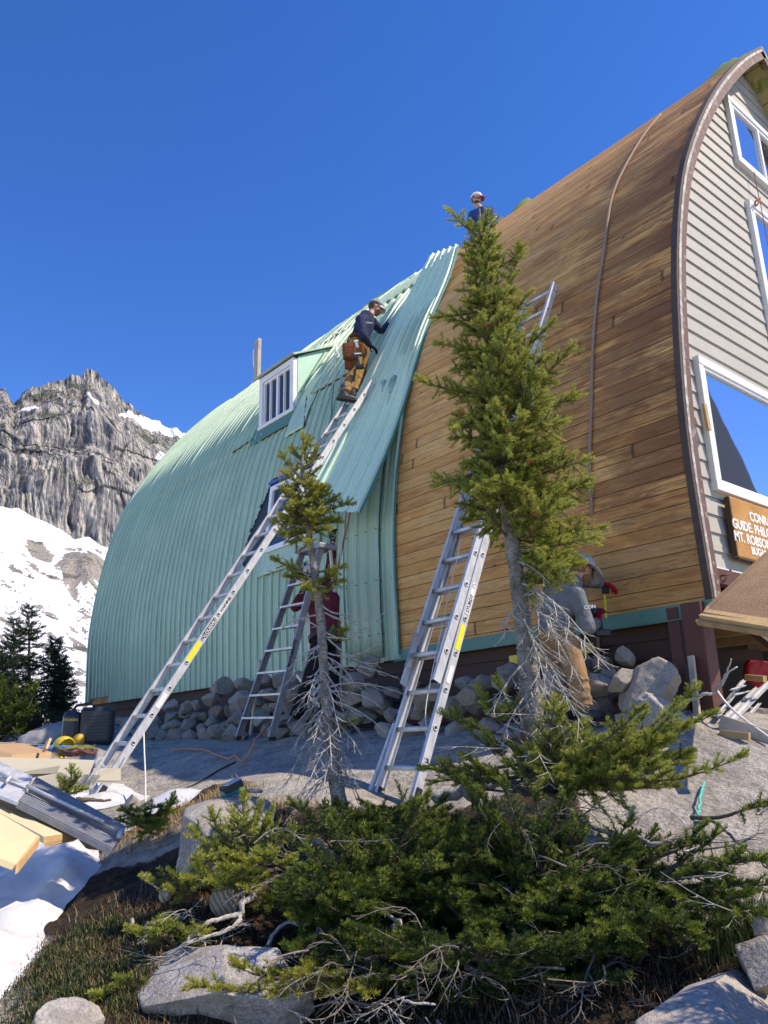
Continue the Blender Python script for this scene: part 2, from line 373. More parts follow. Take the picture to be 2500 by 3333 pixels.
# ================================================================== MOUNTAIN AND SNOW SLOPE (400 m away, real relief)
def mountain():
    cols = np.linspace(-900, 1300, 520)
    sky = lambda x: np.interp(x, [-900, -500, -250, -100, 0, 18, 30, 45, 70, 110, 160, 205, 262, 280, 300, 320, 345, 370, 392, 400, 440, 500, 560, 605, 640, 760, 900, 1300],
                              [1350, 1180, 1330, 1300, 1272, 1268, 1290, 1312, 1285, 1262, 1245, 1232, 1226, 1210, 1204, 1216, 1232, 1250, 1285, 1300, 1332, 1368, 1398, 1418, 1450, 1550, 1700, 2000])
    base = lambda x: np.interp(x, [-900, -300, -100, 0, 60, 110, 150, 190, 240, 290, 340, 400, 700, 1300], [1640, 1600, 1650, 1668, 1672, 1700, 1712, 1735, 1765, 1760, 1790, 1850, 2000, 2200])
    ns = 330; V = np.zeros((len(cols), ns, 3)); F_ = []
    tt = np.linspace(0, 1, ns)
    for i, x in enumerate(cols):
        y = base(x) + 30 + (sky(x) - base(x) - 30) * np.clip(tt / .93, 0, 1)
        for j in range(ns):
            d = ray(x, y[j]); u = min(1, tt[j] / .93)
            led = .34 if True else 0
            D = 300 + 26 * u + 14 * float(sstep(.50, .58, np.array(u))) + 45 * float(sstep(.70, 1, np.array(u)))
            h = math.hypot(d[0], d[1]); V[i, j] = d / h * D
            if tt[j] > .93: V[i, j] += np.array([d[0], d[1], -.6]) * (tt[j] - .93) / .07 * 120
    P = V.reshape(-1, 3)
    hor = P[:, 0] * .83 - P[:, 1] * .55
    q = np.stack([hor * .16, P[:, 2] * .012, P[:, 1] * 0], -1)
    q[:, 0] += fbm(P * .03, 3, 44) * 1.8
    r1 = 1 - np.abs(fbm(q * 1.0, 5, 41, .6)) * 2
    blk = fbm(P * .06, 4, 42); blk2 = np.round(fbm(P * .022, 3, 43) * 5) / 5
    fine = fbm(P * .35, 3, 47)
    amp = (r1 * 4.0 + blk * 7 + blk2 * 6 + fine * .6).reshape(len(cols), ns)
    env = (sstep(0, .05, tt) * (.55 + .45 * sstep(1, .8, tt)))[None]
    dirs = V / np.linalg.norm(V, axis=2, keepdims=True)
    dh = dirs.copy(); dh[..., 2] *= .2
    V2 = V - dh * (amp * env)[..., None]
    jag = (fbm(np.stack([cols * .045, cols * 0, cols * 0], -1), 4, 52, .6) * 3.0)[:, None] * sstep(.55, .93, tt)[None]
    V2[..., 2] += jag
    ii = np.arange(len(cols) * ns).reshape(len(cols), ns)
    F4 = np.stack([ii[:-1, :-1], ii[1:, :-1], ii[1:, 1:], ii[:-1, 1:]], -1).reshape(-1, 4)
    t = NT('cliff_rock'); c = t.coord('Position')
    ROT = (0, 0, math.radians(-33))
    st = t.n('ShaderNodeMapping', Vector=c, Rotation=(0, 0, math.radians(33)), Scale=(.34, .05, .013)).outputs[0]
    w = t.noise(c, .03, 4); stv = t.n('ShaderNodeVectorMath', _operation='ADD'); t.set(stv.inputs[0], st)
    sc_ = t.n('ShaderNodeVectorMath', _operation='SCALE'); t.set(sc_.inputs[0], t.n('ShaderNodeTexNoise', Vector=c, Scale=.045, Detail=3).outputs[1]); sc_.inputs['Scale'].default_value = .9
    t.set(stv.inputs[1], sc_)
    n1 = t.noise(stv.outputs[0], 2.2, 7, .68); n2 = t.noise(stv.outputs[0], 7, 5, .65); n3 = t.noise(c, .06, 6, .65); n4 = t.noise(c, .5, 5, .7)
    mixn = t.math('ADD', t.math('MULTIPLY', n1, .6), t.math('ADD', t.math('MULTIPLY', n2, .25), t.math('MULTIPLY', n4, .15)))
    col = t.ramp(mixn, [(.36, (.05, .05, .06)), (.46, (.14, .14, .155)), (.52, (.34, .33, .31)), (.58, (.58, .53, .44)), (.70, (.70, .65, .54))])
    grn = t.ramp(n3, [(.57, 0.0), (.63, .85)])
    nrm = t.n('ShaderNodeNewGeometry').outputs['Normal']; nz_ = t.n('ShaderNodeSeparateXYZ', Vector=nrm).outputs[2]
    col = t.mix(t.math('MULTIPLY', grn, t.ramp(nz_, [(.15, 0.0), (.45, 1.0)])), col, (.06, .075, .03))
    z = t.n('ShaderNodeSeparateXYZ', Vector=c).outputs[2]
    at = t.n('ShaderNodeAttribute', _attribute_name='snow').outputs['Fac']
    sn = t.ramp(t.math('ADD', at, t.math('MULTIPLY', t.math('SUBTRACT', n4, .5), .5)), [(.46, 0.0), (.54, 1.0)])
    col = t.mix(t.math('MULTIPLY', t.ramp(t.math('DIVIDE', z, 120.0), [(.60, 0.0), (.72, 1.0)]), t.ramp(n1, [(.3, .6), (.62, .1)])), col, (.07, .072, .085)); col = t.mix(sn, col, (.80, .83, .88))
    t.P(Base_Color=col, Roughness=.95, Specular_IOR_Level=.1)
    t.bump(t.math('ADD', n1, t.math('ADD', n2, n4)), .6, 1.2)
    me = np_mesh('mountain', V2.reshape(-1, 3), F4, t.m, False)
    # snow fields: the shoulder below the right-hand ridge, the couloir and a ledge
    snow = np.zeros((len(cols), ns))
    YY = np.array([[base(x) + 30 + (sky(x) - base(x) - 30) * min(1, a / .93) for a in tt] for x in cols]); XX = np.repeat(cols[:, None], ns, 1)
    band = np.interp(XX, [345, 380, 420, 470, 520, 570, 605, 640, 900], [0, 0, 12, 26, 26, 22, 14, 30, 30])
    top = np.interp(XX, [345, 380, 420, 470, 520, 605, 640, 900], [1355, 1352, 1353, 1372, 1385, 1425, 1440, 1640])
    snow = np.maximum(snow, np.where((YY > top - band * .6) & (YY < top + band), 1, 0) * (XX > 350))
    d1 = np.hypot((XX - 95) / 34, (YY - (1338 - (XX - 95) * .08)) / 8.5) ; snow = np.maximum(snow, (d1 < 1) * 1.0)
    ln = np.abs((XX - 283) * .62 - (YY - 1290)) / 6; snow = np.maximum(snow, (ln < 1) * ((XX > 281) & (XX < 325)))
    ln = np.abs((XX - 430) * .52 - (YY - 1322)) / 6; snow = np.maximum(snow, (ln < 1) * ((XX > 430) & (XX < 520)))
    d2 = np.hypot((XX - 525) / 18, (YY - 1500) / 14); snow = np.maximum(snow, d2 < 1)
    a = me.attributes.new('snow', 'FLOAT', 'POINT'); a.data.foreach_set('value', snow.ravel().astype(np.float32))
    struct(link('mountain', me))
    # ---- snow slope climbing from the bench to the foot of the cliff
    cols = np.linspace(-900, 1300, 300); ns = 240; V = np.zeros((len(cols), ns, 3))
    tt = np.linspace(0, 1, ns)
    for i, x in enumerate(cols):
        yb = 2440; yt = base(x) - 18
        for j, u in enumerate(tt):
            d = ray(x, yb + (yt - yb) * u ** .9); D = 34 + (302 - 34) * u ** 1.5; V[i, j] = d / math.hypot(d[0], d[1]) * D
    P = V.reshape(-1, 3); n = fbm(P * .05, 4, 61) * 1.0 + fbm(P * .25, 3, 62) * .25
    out = ridge = np.exp(-(((np.repeat(cols[:, None], ns, 1) - 270) / 90) ** 2) - (((YYs := np.array([[2440 + (base(x) - 18 - 2440) * u ** .9 for u in tt] for x in cols])) - 1880) / 60) ** 2)
    scale = (np.linalg.norm(V, axis=2) / 120)
    V[..., 2] += n.reshape(len(cols), ns) * scale * sstep(0, .1, tt)[None] + (ridge * (4 + 5 * np.abs(fbm(P * .12, 4, 66)).reshape(len(cols), ns)))
    ii = np.arange(len(cols) * ns).reshape(len(cols), ns)
    F4 = np.stack([ii[:-1, :-1], ii[1:, :-1], ii[1:, 1:], ii[:-1, 1:]], -1).reshape(-1, 4)
    XXs = np.repeat(cols[:, None], ns, 1)
    # rock outcrops follow lines that fall to the right across the slope
    along = (XXs * .86 + (YYs) * .52); across = (-XXs * .52 + YYs * .86)
    st = fbm(np.stack([along * .018, across * .075, along * 0], -1), 4, 71, .6)
    st2 = fbm(np.stack([along * .05, across * .16, along * 0], -1), 4, 72, .6)
    rock = sstep(.22, .30, st + .12 * st2) * sstep(1650, 1850, YYs) * .9 + sstep(.30, .38, st2 + .2 * st) * sstep(1750, 1900, YYs)
    bandv = np.exp(-((across - (1905 - .0 * along)) / 20) ** 2) * .9 + np.exp(-((across - 1740) / 9) ** 2) * .5
    rock = np.maximum(rock, sstep(.2, .5, bandv + .8 * st2 * (bandv > .1)))
    rock = np.maximum(rock, sstep(.32, .5, ridge + .25 * fbm(np.stack([XXs * .03, YYs * .03, XXs * 0], -1), 4, 75)))
    rock = np.maximum(rock, sstep(.32, .5, np.exp(-((XXs - 130) / 55) ** 2 - ((YYs - (1800 + (XXs - 130) * .5)) / 34) ** 2) + .3 * st2))
    t = NT('snow_slope'); c = t.coord('Position'); at = t.n('ShaderNodeAttribute', _attribute_name='rock').outputs['Fac']
    n4 = t.noise(c, .8, 6, .75); n5 = t.noise(c, .12, 4); n6 = t.noise(c, 2.5, 5, .7)
    f = t.ramp(t.math('ADD', at, t.math('MULTIPLY', t.math('SUBTRACT', n4, .5), 1.0)), [(.5, 0.0), (.58, 1.0)])
    rk = t.ramp(n6, [(.38, (.07, .065, .06)), (.5, (.25, .23, .20)), (.62, (.42, .39, .34))])
    rk = t.mix(t.ramp(n5, [(.55, 0.0), (.62, .7)]), rk, (.055, .065, .03))
    t.P(Base_Color=t.mix(f, t.mix(t.ramp(n5, [(.3, .25), (.6, 0.0)]), (.74, .76, .80), (.62, .62, .63)), rk), Roughness=.8, Specular_IOR_Level=.2)
    t.bump(t.math('ADD', n4, n6), .6, .35)
    me = np_mesh('snow_slope', V.reshape(-1, 3), F4, t.m, True)
    a = me.attributes.new('rock', 'FLOAT', 'POINT'); a.data.foreach_set('value', np.clip(rock, 0, 1).ravel().astype(np.float32))
    struct(link('snow_slope', me))
mountain()
# ================================================================== MATERIALS OF THE HUT
def mk_boards():
    t = NT('cedar_roof_boards'); uv = t.n('ShaderNodeTexCoord').outputs['UV']
    sx = t.n('ShaderNodeSeparateXYZ', Vector=uv); y, s = sx.outputs[0], sx.outputs[1]
    row = t.math('FLOOR', t.math('DIVIDE', s, .13))
    # butt joints: shift every row, boards 2.4 m long
    yr = t.math('ADD', y, t.math('MULTIPLY', t.n('ShaderNodeTexWhiteNoise', _noise_dimensions='1D', W=row).outputs[0], 9.0))
    bi = t.math('FLOOR', t.math('DIVIDE', yr, 7.0)); fr = t.math('FRACT', t.math('DIVIDE', yr, 7.0))
    wn = t.n('ShaderNodeTexWhiteNoise', _noise_dimensions='2D', Vector=t.n('ShaderNodeCombineXYZ', X=bi, Y=row).outputs[0]).outputs[0]
    wn2 = t.n('ShaderNodeTexWhiteNoise', _noise_dimensions='2D', Vector=t.n('ShaderNodeCombineXYZ', X=row, Y=bi).outputs[0]).outputs[0]
    off = t.n('ShaderNodeCombineXYZ', X=t.math('MULTIPLY', wn, 37.0), Y=t.math('MULTIPLY', wn2, 19.0), Z=t.math('MULTIPLY', wn, 9.0)).outputs[0]
    v = t.n('ShaderNodeVectorMath', _operation='ADD'); t.set(v.inputs[0], uv); t.set(v.inputs[1], off); v = v.outputs[0]
    gr = t.n('ShaderNodeMapping', Vector=v, Scale=(1.0, 26, 1)).outputs[0]
    g1 = t.n('ShaderNodeTexNoise', Vector=gr, Scale=1.6, Detail=7, Roughness=.66, Distortion=.9).outputs[0]
    g2 = t.n('ShaderNodeTexNoise', Vector=t.n('ShaderNodeMapping', Vector=v, Scale=(1.0, 9, 1)).outputs[0], Scale=.9, Detail=4, Distortion=1.2).outputs[0]
    fineg = t.n('ShaderNodeTexNoise', Vector=t.n('ShaderNodeMapping', Vector=v, Scale=(4.0, 160, 1)).outputs[0], Scale=2.0, Detail=3).outputs[0]
    tone = t.math('ADD', t.math('MULTIPLY', wn, .10), t.math('ADD', t.math('MULTIPLY', g1, .50), t.math('MULTIPLY', g2, .38)))
    col = t.ramp(tone, [(.24, (.44, .17, .045)), (.38, (.68, .31, .085)), (.50, (.83, .44, .145)), (.64, (.89, .56, .24)), (.82, (.93, .67, .36))])
    col = t.mix(t.math('MULTIPLY', t.ramp(fineg, [(.35, 1.0), (.6, 0.0)]), .35), col, (.20, .10, .04))
    # knots
    kv = t.n('ShaderNodeMapping', Vector=v, Scale=(2.3, 7.0, 1)).outputs[0]
    kn = t.vor(kv, 1.0, 'F1', 0); kc = t.n('ShaderNodeTexVoronoi', Vector=kv, Scale=1.0).outputs[1]
    ksel = t.ramp(t.n('ShaderNodeSeparateColor', Color=kc).outputs[0], [(.66, 0.0), (.68, 1.0)])
    kd = t.math('MULTIPLY', t.ramp(kn, [(.045, 1.0), (.105, 0.0)]), ksel)
    col = t.mix(t.math('MULTIPLY', kd, .88), col, (.055, .022, .010))
    # old water and tar stains: wide blotches broken up by the grain, more to the gable and mid height
    bl = t.n('ShaderNodeTexNoise', Vector=t.n('ShaderNodeMapping', Vector=uv, Scale=(.9, 1.5, 1)).outputs[0], Scale=1.1, Detail=5, Roughness=.62, Distortion=.5).outputs[0]
    zone = t.math('MULTIPLY', t.ramp(t.math('DIVIDE', y, 7.0), [(.42, 1.0), (.74, .42), (.95, .18)]), t.ramp(t.math('DIVIDE', s, 9.0), [(.02, .4), (.14, .9), (.3, 1.0), (.72, .9), (.9, .4)]))
    bs = t.math('ADD', t.math('MULTIPLY', bl, .50), t.math('ADD', t.math('MULTIPLY', g1, .55), t.math('MULTIPLY', wn2, .10)))
    sf = t.math('MULTIPLY', t.ramp(bs, [(.495, 0.0), (.53, .5), (.61, .93)]), zone)
    col = t.mix(sf, col, (.115, .036, .022))
    sf2 = t.math('MULTIPLY', t.ramp(t.math('ADD', t.math('MULTIPLY', t.noise(uv, 3.2, 5, .7), .7), t.math('MULTIPLY', g2, .3)), [(.58, 0.0), (.68, .5)]), zone)
    col = t.mix(sf2, col, (.17, .13, .085))
    sk = t.n('ShaderNodeTexNoise', Vector=t.n('ShaderNodeMapping', Vector=v, Scale=(1.5, 12, 1)).outputs[0], Scale=1.3, Detail=6, Roughness=.7, Distortion=1.4).outputs[0]
    zz_ = t.math('MULTIPLY_ADD', zone, .75, .25)
    col = t.mix(t.math('MULTIPLY', t.ramp(sk, [(.505, 0.0), (.60, .88)]), zz_), col, (.21, .078, .028))
    # dark joints and butt ends
    jf = t.math('FRACT', t.math('DIVIDE', s, .13)); je = t.math('MINIMUM', jf, t.math('SUBTRACT', 1.0, jf))
    col = t.mix(t.ramp(je, [(.012, .75), (.032, 0.0)]), col, (.03, .014, .008))
    be = t.math('MINIMUM', fr, t.math('SUBTRACT', 1.0, fr)); col = t.mix(t.ramp(be, [(.0003, .8), (.0009, 0.0)]), col, (.03, .014, .008))
    # nail dots
    t.P(Base_Color=col, Roughness=.72, Specular_IOR_Level=.28)
    t.bump(t.math('ADD', t.math('MULTIPLY', g1, .7), t.math('MULTIPLY', fineg, .3)), .22, .006)
    return t.m
MT['boards'] = mk_boards()
def mk_metal(name, base, dark, gloss=.38):
    t = NT(name); c = t.coord('Position'); uv = t.n('ShaderNodeTexCoord').outputs['UV']
    n1 = t.noise(c, 1.3, 5, .6); st = t.noise(t.n('ShaderNodeMapping', Vector=uv, Scale=(9, .6, 1)).outputs[0], 2.0, 5, .6)
    sp = t.noise(c, 26, 3, .6)
    k = t.math('ADD', t.math('MULTIPLY', n1, .5), t.math('MULTIPLY', st, .5))
    col = t.ramp(k, [(.34, dark), (.62, base)])
    col = t.mix(t.ramp(sp, [(.70, 0.0), (.76, .5)]), col, (.62, .80, .70))
    # screw heads on a grid
    sx = t.n('ShaderNodeSeparateXYZ', Vector=uv)
    a = t.math('SUBTRACT', t.math('FRACT', t.math('DIVIDE', sx.outputs[0], .19)), .25); b = t.math('SUBTRACT', t.math('FRACT', t.math('DIVIDE', sx.outputs[1], .62)), .5)
    d = t.math('SQRT', t.math('ADD', t.math('POWER', t.math('MULTIPLY', a, .19), 2.0), t.math('POWER', t.math('MULTIPLY', b, .62), 2.0)))
    col = t.mix(t.ramp(d, [(.007, .9), (.010, 0.0)]), col, (.03, .06, .05))
    t.P(Base_Color=col, Roughness=t.ramp(n1, [(.3, gloss), (.7, gloss + .14)]), Specular_IOR_Level=.5, Coat_Weight=.12, Coat_Roughness=.25)
    t.bump(t.math('ADD', t.noise(c, 3.0, 3), t.math('MULTIPLY', sp, .1)), .32, .04)
    return t.m
MT['green'] = mk_metal('green_painted_steel', (.43, .585, .435), (.32, .465, .34))
MT['green_new'] = mk_metal('pale_green_painted_steel', (.60, .78, .61), (.54, .72, .55), .33)
MT['teal'] = plain('dark_green_flashing', (.085, .215, .165), .5, 0, .12, .1)
MT['teal_edge'] = plain('blue_green_cut_edge', (.02, .20, .22), .4)
MT['mint'] = plain('pale_green_sheet', (.40, .66, .50), .45, 0, .1, .1, 6)
def mk_paint(name, col, under, thr=.66, rough=.6, sc=7, stretch=(1, 1, 1)):
    t = NT(name); c = t.coord('Position', stretch); n = t.noise(c, sc, 7, .7); n2 = t.noise(c, sc * .25, 4); n3 = t.noise(c, sc * 9, 3)
    base = t.mix(t.ramp(n2, [(.3, 0.0), (.7, .5)]), col, tuple(x * .72 for x in col))
    base = t.mix(t.ramp(n3, [(.45, 0.0), (.75, .25)]), base, tuple(min(1, x * 1.35) for x in col))
    f = t.ramp(n, [(thr, 0.0), (thr + .04, 1.0)])
    t.P(Base_Color=t.mix(f, base, under), Roughness=rough, Specular_IOR_Level=.3); t.bump(t.math('ADD', n, n3), .3, .006); return t.m
MT['siding'] = mk_paint('grey_beige_siding_paint', (.42, .405, .36), (.34, .32, .28), .70, .62, 3)
MT['white'] = mk_paint('weathered_white_trim', (.78, .78, .75), (.38, .34, .29), .66, .5, 9)
MT['whitev'] = plain('white_vinyl_window', (.80, .81, .82), .4, 0, .05)
MT['maroon'] = mk_paint('brown_red_paint', (.115, .048, .038), (.30, .25, .21), .64, .6, 6, (1, 1, .4))
MT['maroonw'] = mk_paint('worn_purple_brown_bargeboard', (.15, .085, .072), (.28, .23, .20), .56, .7, 12)
MT['fwhite'] = mk_paint('worn_grey_bargeboard', (.34, .30, .27), (.52, .49, .45), .5, .7, 10)
MT['dkedge'] = plain('dark_roof_edge', (.075, .05, .04), .8, 0, .3, .2, 14)
MT['skirt'] = mk_paint('dark_brown_skirt_boards', (.075, .040, .030), (.17, .14, .12), .70, .65, 5, (1, .3, 1))
MT['dark'] = plain('dark_crawlspace', (.02, .017, .015), .9)  # near-black stands in for the shade under the floor
MT['wood2'] = plain('rough_sawn_timber', (.42, .27, .13), .75, 0, .35, .3, 9)
MT['greywood'] = plain('silvery_weathered_wood', (.42, .37, .31), .8, 0, .35, .4, 12)
def mk_glass(name, base, refl=.55, tint=(.9, .95, 1)):
    t = NT(name); t.P(Base_Color=base, Roughness=.03)
    g = t.n('ShaderNodeBsdfGlossy', Color=tint, Roughness=.012); mx = t.n('ShaderNodeMixShader', Fac=refl)
    t.t.links.new(t.b.outputs[0], mx.inputs[1]); t.t.links.new(g.outputs[0], mx.inputs[2]); t.t.links.new(mx.outputs[0], t.out.inputs[0])
    nz = t.noise(t.coord('Position'), 1.2, 2); bn = t.n('ShaderNodeBump', Strength=.05, Distance=.02, Height=nz)
    t.set(g.inputs['Normal'], bn)
    return t.m
MT['glass'] = mk_glass('reflecting_window_glass', (.05, .06, .08), .60)
MT['glassd'] = mk_glass('dark_window_glass', (.010, .012, .020), .05)
MT['curtain'] = plain('grey_curtain', (.16, .16, .17), .9, 0, .2, .3, 20)
def mk_ply(name='plywood', a=(.34, .22, .13), b=(.20, .12, .07)):
    t = NT(name); c = t.coord('Object'); w = t.n('ShaderNodeTexWave', Vector=t.n('ShaderNodeMapping', Vector=c, Scale=(1.2, 7, 7)).outputs[0], Scale=8, Distortion=14, Detail=4, Detail__Scale=1.2).outputs[1]
    n = t.noise(c, 3, 5); k = t.math('ADD', t.math('MULTIPLY', w, .4), t.math('MULTIPLY', n, .6))
    t.P(Base_Color=t.ramp(k, [(.3, b), (.6, a), (.8, tuple(x * 1.25 for x in a))]), Roughness=.75, Specular_IOR_Level=.3); t.bump(w, .1, .003); return t.m
MT['ply'] = mk_ply()
MT['signwood'] = mk_ply('varnished_sign_wood', (.50, .27, .09), (.30, .13, .035))
MT['signedge'] = plain('charred_sign_edge', (.06, .03, .015), .7)  # dark brown for the left and bottom edges of the board
MT['lettering'] = plain('white_lettering', (.82, .80, .74), .6)
# ================================================================== THE HUT
hut = thing('mountain_hut', 'tall arched hut with half its green metal roofing stripped to bare cedar boards', 'hut', (6.0, 3.4, .15))
def curved(name, ya, yb, rows, mats, parent, off=0.0, mirror=False, mfun=None):
    """sheet over the roof profile. rows: list of (s, extra offset); y columns ya..yb list of (y, extra)"""
    cols = ya if yb is None else [(ya, 0), (yb, 0)]
    S = np.array([r[0] for r in rows]); E = np.array([r[1] for r in rows]); Yc = np.array([c[0] for c in cols]); Ec = np.array([c[1] for c in cols])
    O = off + E[None, :] + Ec[:, None]
    SS = np.repeat(S[None], len(Yc), 0); YYc = np.repeat(Yc[:, None], len(S), 1)
    if mfun is not None: O = O + mfun(YYc, SS)
    x, z = prof(SS, O)
    if mirror: x = 2 * XR - x
    V = np.stack([x, YYc, z], -1).reshape(-1, 3)
    ii = np.arange(len(V)).reshape(len(Yc), len(S)); F4 = np.stack([ii[:-1, :-1], ii[:-1, 1:], ii[1:, 1:], ii[1:, :-1]], -1).reshape(-1, 4)
    return V, F4, YYc.ravel(), SS.ravel()
def put(name, V, F4, uvy, uvs, mats, parent, keepf=None, thick=0, smooth=True):
    if keepf is not None: F4 = F4[keepf(V[F4].mean(1), uvy[F4].mean(1), uvs[F4].mean(1))]
    o = np.array(wloc(parent)) if parent is not None else np.zeros(3)
    me = np_mesh(name, V - o, F4, mats, smooth)
    ul = me.uv_layers.new(name='UVMap'); li = np.empty(len(me.loops), np.int32); me.loops.foreach_get('vertex_index', li)
    ul.data.foreach_set('uv', np.stack([uvy[li], uvs[li]], -1).astype(np.float32).ravel())
    ob = link(name, me, parent, tuple(o))
    if thick:
        m = ob.modifiers.new('thickness', 'SOLIDIFY'); m.thickness = thick; m.offset = 0
    return ob
# -- cedar boards with real V joints, from the gable edge to the far gable
BW = .13; rows = []; k = 0
while k * BW < ARC:
    s0 = k * BW; rows += [(s0 + .0015, -.007), (s0 + .005, 0), (s0 + BW * .5, 0), (min(ARC, s0 + BW - .005), 0)]; k += 1
rows = [r for r in rows if r[0] <= ARC] + [(ARC, 0)]
_bo = RNG.normal(0, .0016, 200)
V, F4, uy, us = curved('b', [(y, 0) for y in np.arange(Y0, 8.3, .5)] + [(12, 0), (Y1, 0)], None, rows, None, hut, mfun=lambda Y, S: _bo[(S / BW).astype(int)])
put('roof_boards', V, F4, uy, us, MT['boards'], hut, thick=0, smooth=False)
V, F4, uy, us = curved('b', Y0, Y1, [(s, 0) for s in np.linspace(0, ARC, 40)], None, hut, off=-.035)
put('roof_underside', V, F4, uy, us, mk_paint('pale_soffit_boards', (.42, .36, .20), (.3, .25, .15), .7), hut)
V, F4, uy, us = curved('b', Y0, Y1, [(s, 0) for s in np.linspace(0, ARC, 40)], None, hut, off=0, mirror=True)
put('far_roof_slope', V, F4, uy, us, MT['boards'], hut)
V, F4, uy, us = curved('b', Y0, Y1, [(s, 0) for s in np.linspace(0, ARC, 40)], None, hut, off=-.035, mirror=True)
put('far_roof_underside', V, F4, uy, us, mk_paint('yellowed_soffit_boards', (.44, .39, .17), (.25, .2, .1), .7), hut)
# soffit board joints along the far slope
mb = MB()
for s_ in np.arange(.3, ARC, .24):
    x, z = prof(s_, -.038); mb.box((2 * XR - x, (Y0 + YG) / 2 + .02, z), (.006, YG - Y0, .006))
mb.build('soffit_joint', MT['dkedge'], hut)
# -- ribbed green steel still in place
def rib_cols(ya, yb, pitch=.19, h=.030, seed=1):
    cols = []; r = np.random.default_rng(seed); y = ya
    while y < yb - .02:
        for dy, e in ((0, 0), (.018, 0), (.023, h), (.044, h), (.049, 0), (.088, 0), (.094, .008), (.101, .008), (.107, 0), (.138, 0), (.144, .008), (.151, .008), (.157, 0)):
            if y + dy <= yb: cols.append((y + dy, e))
        y += pitch
    cols.append((yb, 0)); return cols
YM0, YM1 = YB - .02, Y1 + .10
s_lap = s_at_z(4.95); pw = .95
_po = RNG.uniform(0, 1, 40)
def metal_off(Y, S):
    pi_ = ((Y - YM0) / pw).astype(int); fr = (Y - YM0) / pw - pi_
    lap = np.where(fr < .06, .012, 0) * 1.0
    up = sstep(s_lap + .004, s_lap + .012, S) * .014
    wob = vnoise(np.stack([Y * .9, S * .55, Y * 0], -1), 91) * .012 + _po[pi_ % 40] * .010
    skew = sstep(.5, 0, np.abs(Y - 10.9)) * sstep(6, 1, S) * .035
    return .02 + lap + up + wob + skew
srows = sorted(set(list(np.linspace(0.0, ARC - .05, 74)) + list(np.linspace(s_at_z(2.4), s_at_z(4.1), 60)) + [s_lap, s_lap + .004, s_lap + .012]))
V, F4, uy, us = curved('m', rib_cols(YM0, YM1), None, [(s, 0) for s in srows], None, hut, mfun=metal_off)
zf = lambda s: np.interp(s, _arc, PRS[:, 1])
def inpoly(x, y, poly):
    c = np.zeros(len(x), bool); n = len(poly)
    for i in range(n):
        (xa, ya), (xb, yb) = poly[i], poly[(i + 1) % n]
        hit = ((ya > y) != (yb > y)); xi = (xb - xa) * (y - ya) / ((yb - ya) if yb != ya else 1e-9) + xa
        c ^= hit & (x < xi)
    return c
HOLE = [(8.38, 2.70), (8.38, 3.98), (9.85, 3.95), (10.45, 2.85), (10.32, 2.62), (9.8, 2.7)]
DORM = [(9.72, 5.05), (9.72, 6.5), (10.82, 6.5), (10.82, 5.05)]
# ragged bottom edge: panels end at slightly different heights
bot = lambda y: np.where(((y - YM0) / pw).astype(int) == 9, .16, np.where(y > Y1 - .55, .02, np.where(((y - YM0) / pw).astype(int) % 3 == 1, .05, 0.0))) + np.where(y < 7.7, -.0, 0)
kf = lambda C, y, s: ~(inpoly(y, zf(s), HOLE) | inpoly(y, zf(s), DORM)) & (s > bot(y)) & (y > YB - .03 + np.clip(zf(s) - 6.25, 0, 9) * 1.05)
put('metal_roofing', V, F4, uy, us, MT['green'], hut, kf, smooth=False)
mb = MB(); _pp = [(10.9, 2.45), (10.9, 2.8), (9.95, 4.02), (8.3, 4.05), (8.3, 2.6)]
mb.add([(float(prof(s_at_z(z), .012)[0]), y, z) for y, z in [(10.95, 2.4), (10.95, 3.2), (10.95, 4.05), (8.3, 4.05), (8.3, 3.2), (8.3, 2.4)]], [(0, 1, 4, 5), (1, 2, 3, 4)]); mb.build('building_paper', plain('dark_blue_building_paper', (.02, .035, .05), .8), hut)  # dark sheet painted as the shadow inside the window opening
# lapped patches and torn edges above, beside the dormer
def patch(name, ya, yb, za, zb, off, mat, skew=0, seed=3, flat=False):
    cols = rib_cols(ya, yb, seed=seed) if not flat else [(y, 0) for y in np.linspace(ya, yb, 8)]
    sa, sb = s_at_z(za), s_at_z(zb)
    V, F4, uy, us = curved(name, cols, None, [(s, 0) for s in np.linspace(sa, sb, 14)], None, hut, mfun=lambda Y, S: off + .02 * np.abs(vnoise(np.stack([Y * 3, S * 3, Y * 0 + seed], -1), seed)))
    if skew: V[:, 1] += (us - sa) * skew
    return put(name, V, F4, uy, us, mat, hut, thick=.003)
patch('metal_patch', 8.35, 9.35, 5.25, 6.75, .055, MT['green'], -.12, 4)
patch('metal_patch', 8.1, 9.3, 6.95, 7.7, .05, MT['green'], .0, 5)
patch('metal_patch', 9.3, 11.6, 7.15, 8.3, .045, MT['green'], .0, 6)
patch('metal_patch', 9.25, 9.78, 4.62, 5.7, .06, MT['green'], -.1, 7, True)
patch('window_flashing', 9.68, 10.95, 4.86, 5.18, .065, MT['teal'], 0, 8, True)
patch('window_flashing', 8.30, 9.85, 2.40, 2.74, .055, MT['green'], 0, 9, True)
patch('metal_panel_edge', 6.80, 6.84, 1.0, 6.3, .035, MT['teal_edge'], 0, 10, True)
patch('metal_panel', 7.05, 7.68, 1.0, 4.6, .075, MT['green'], 0, 12)
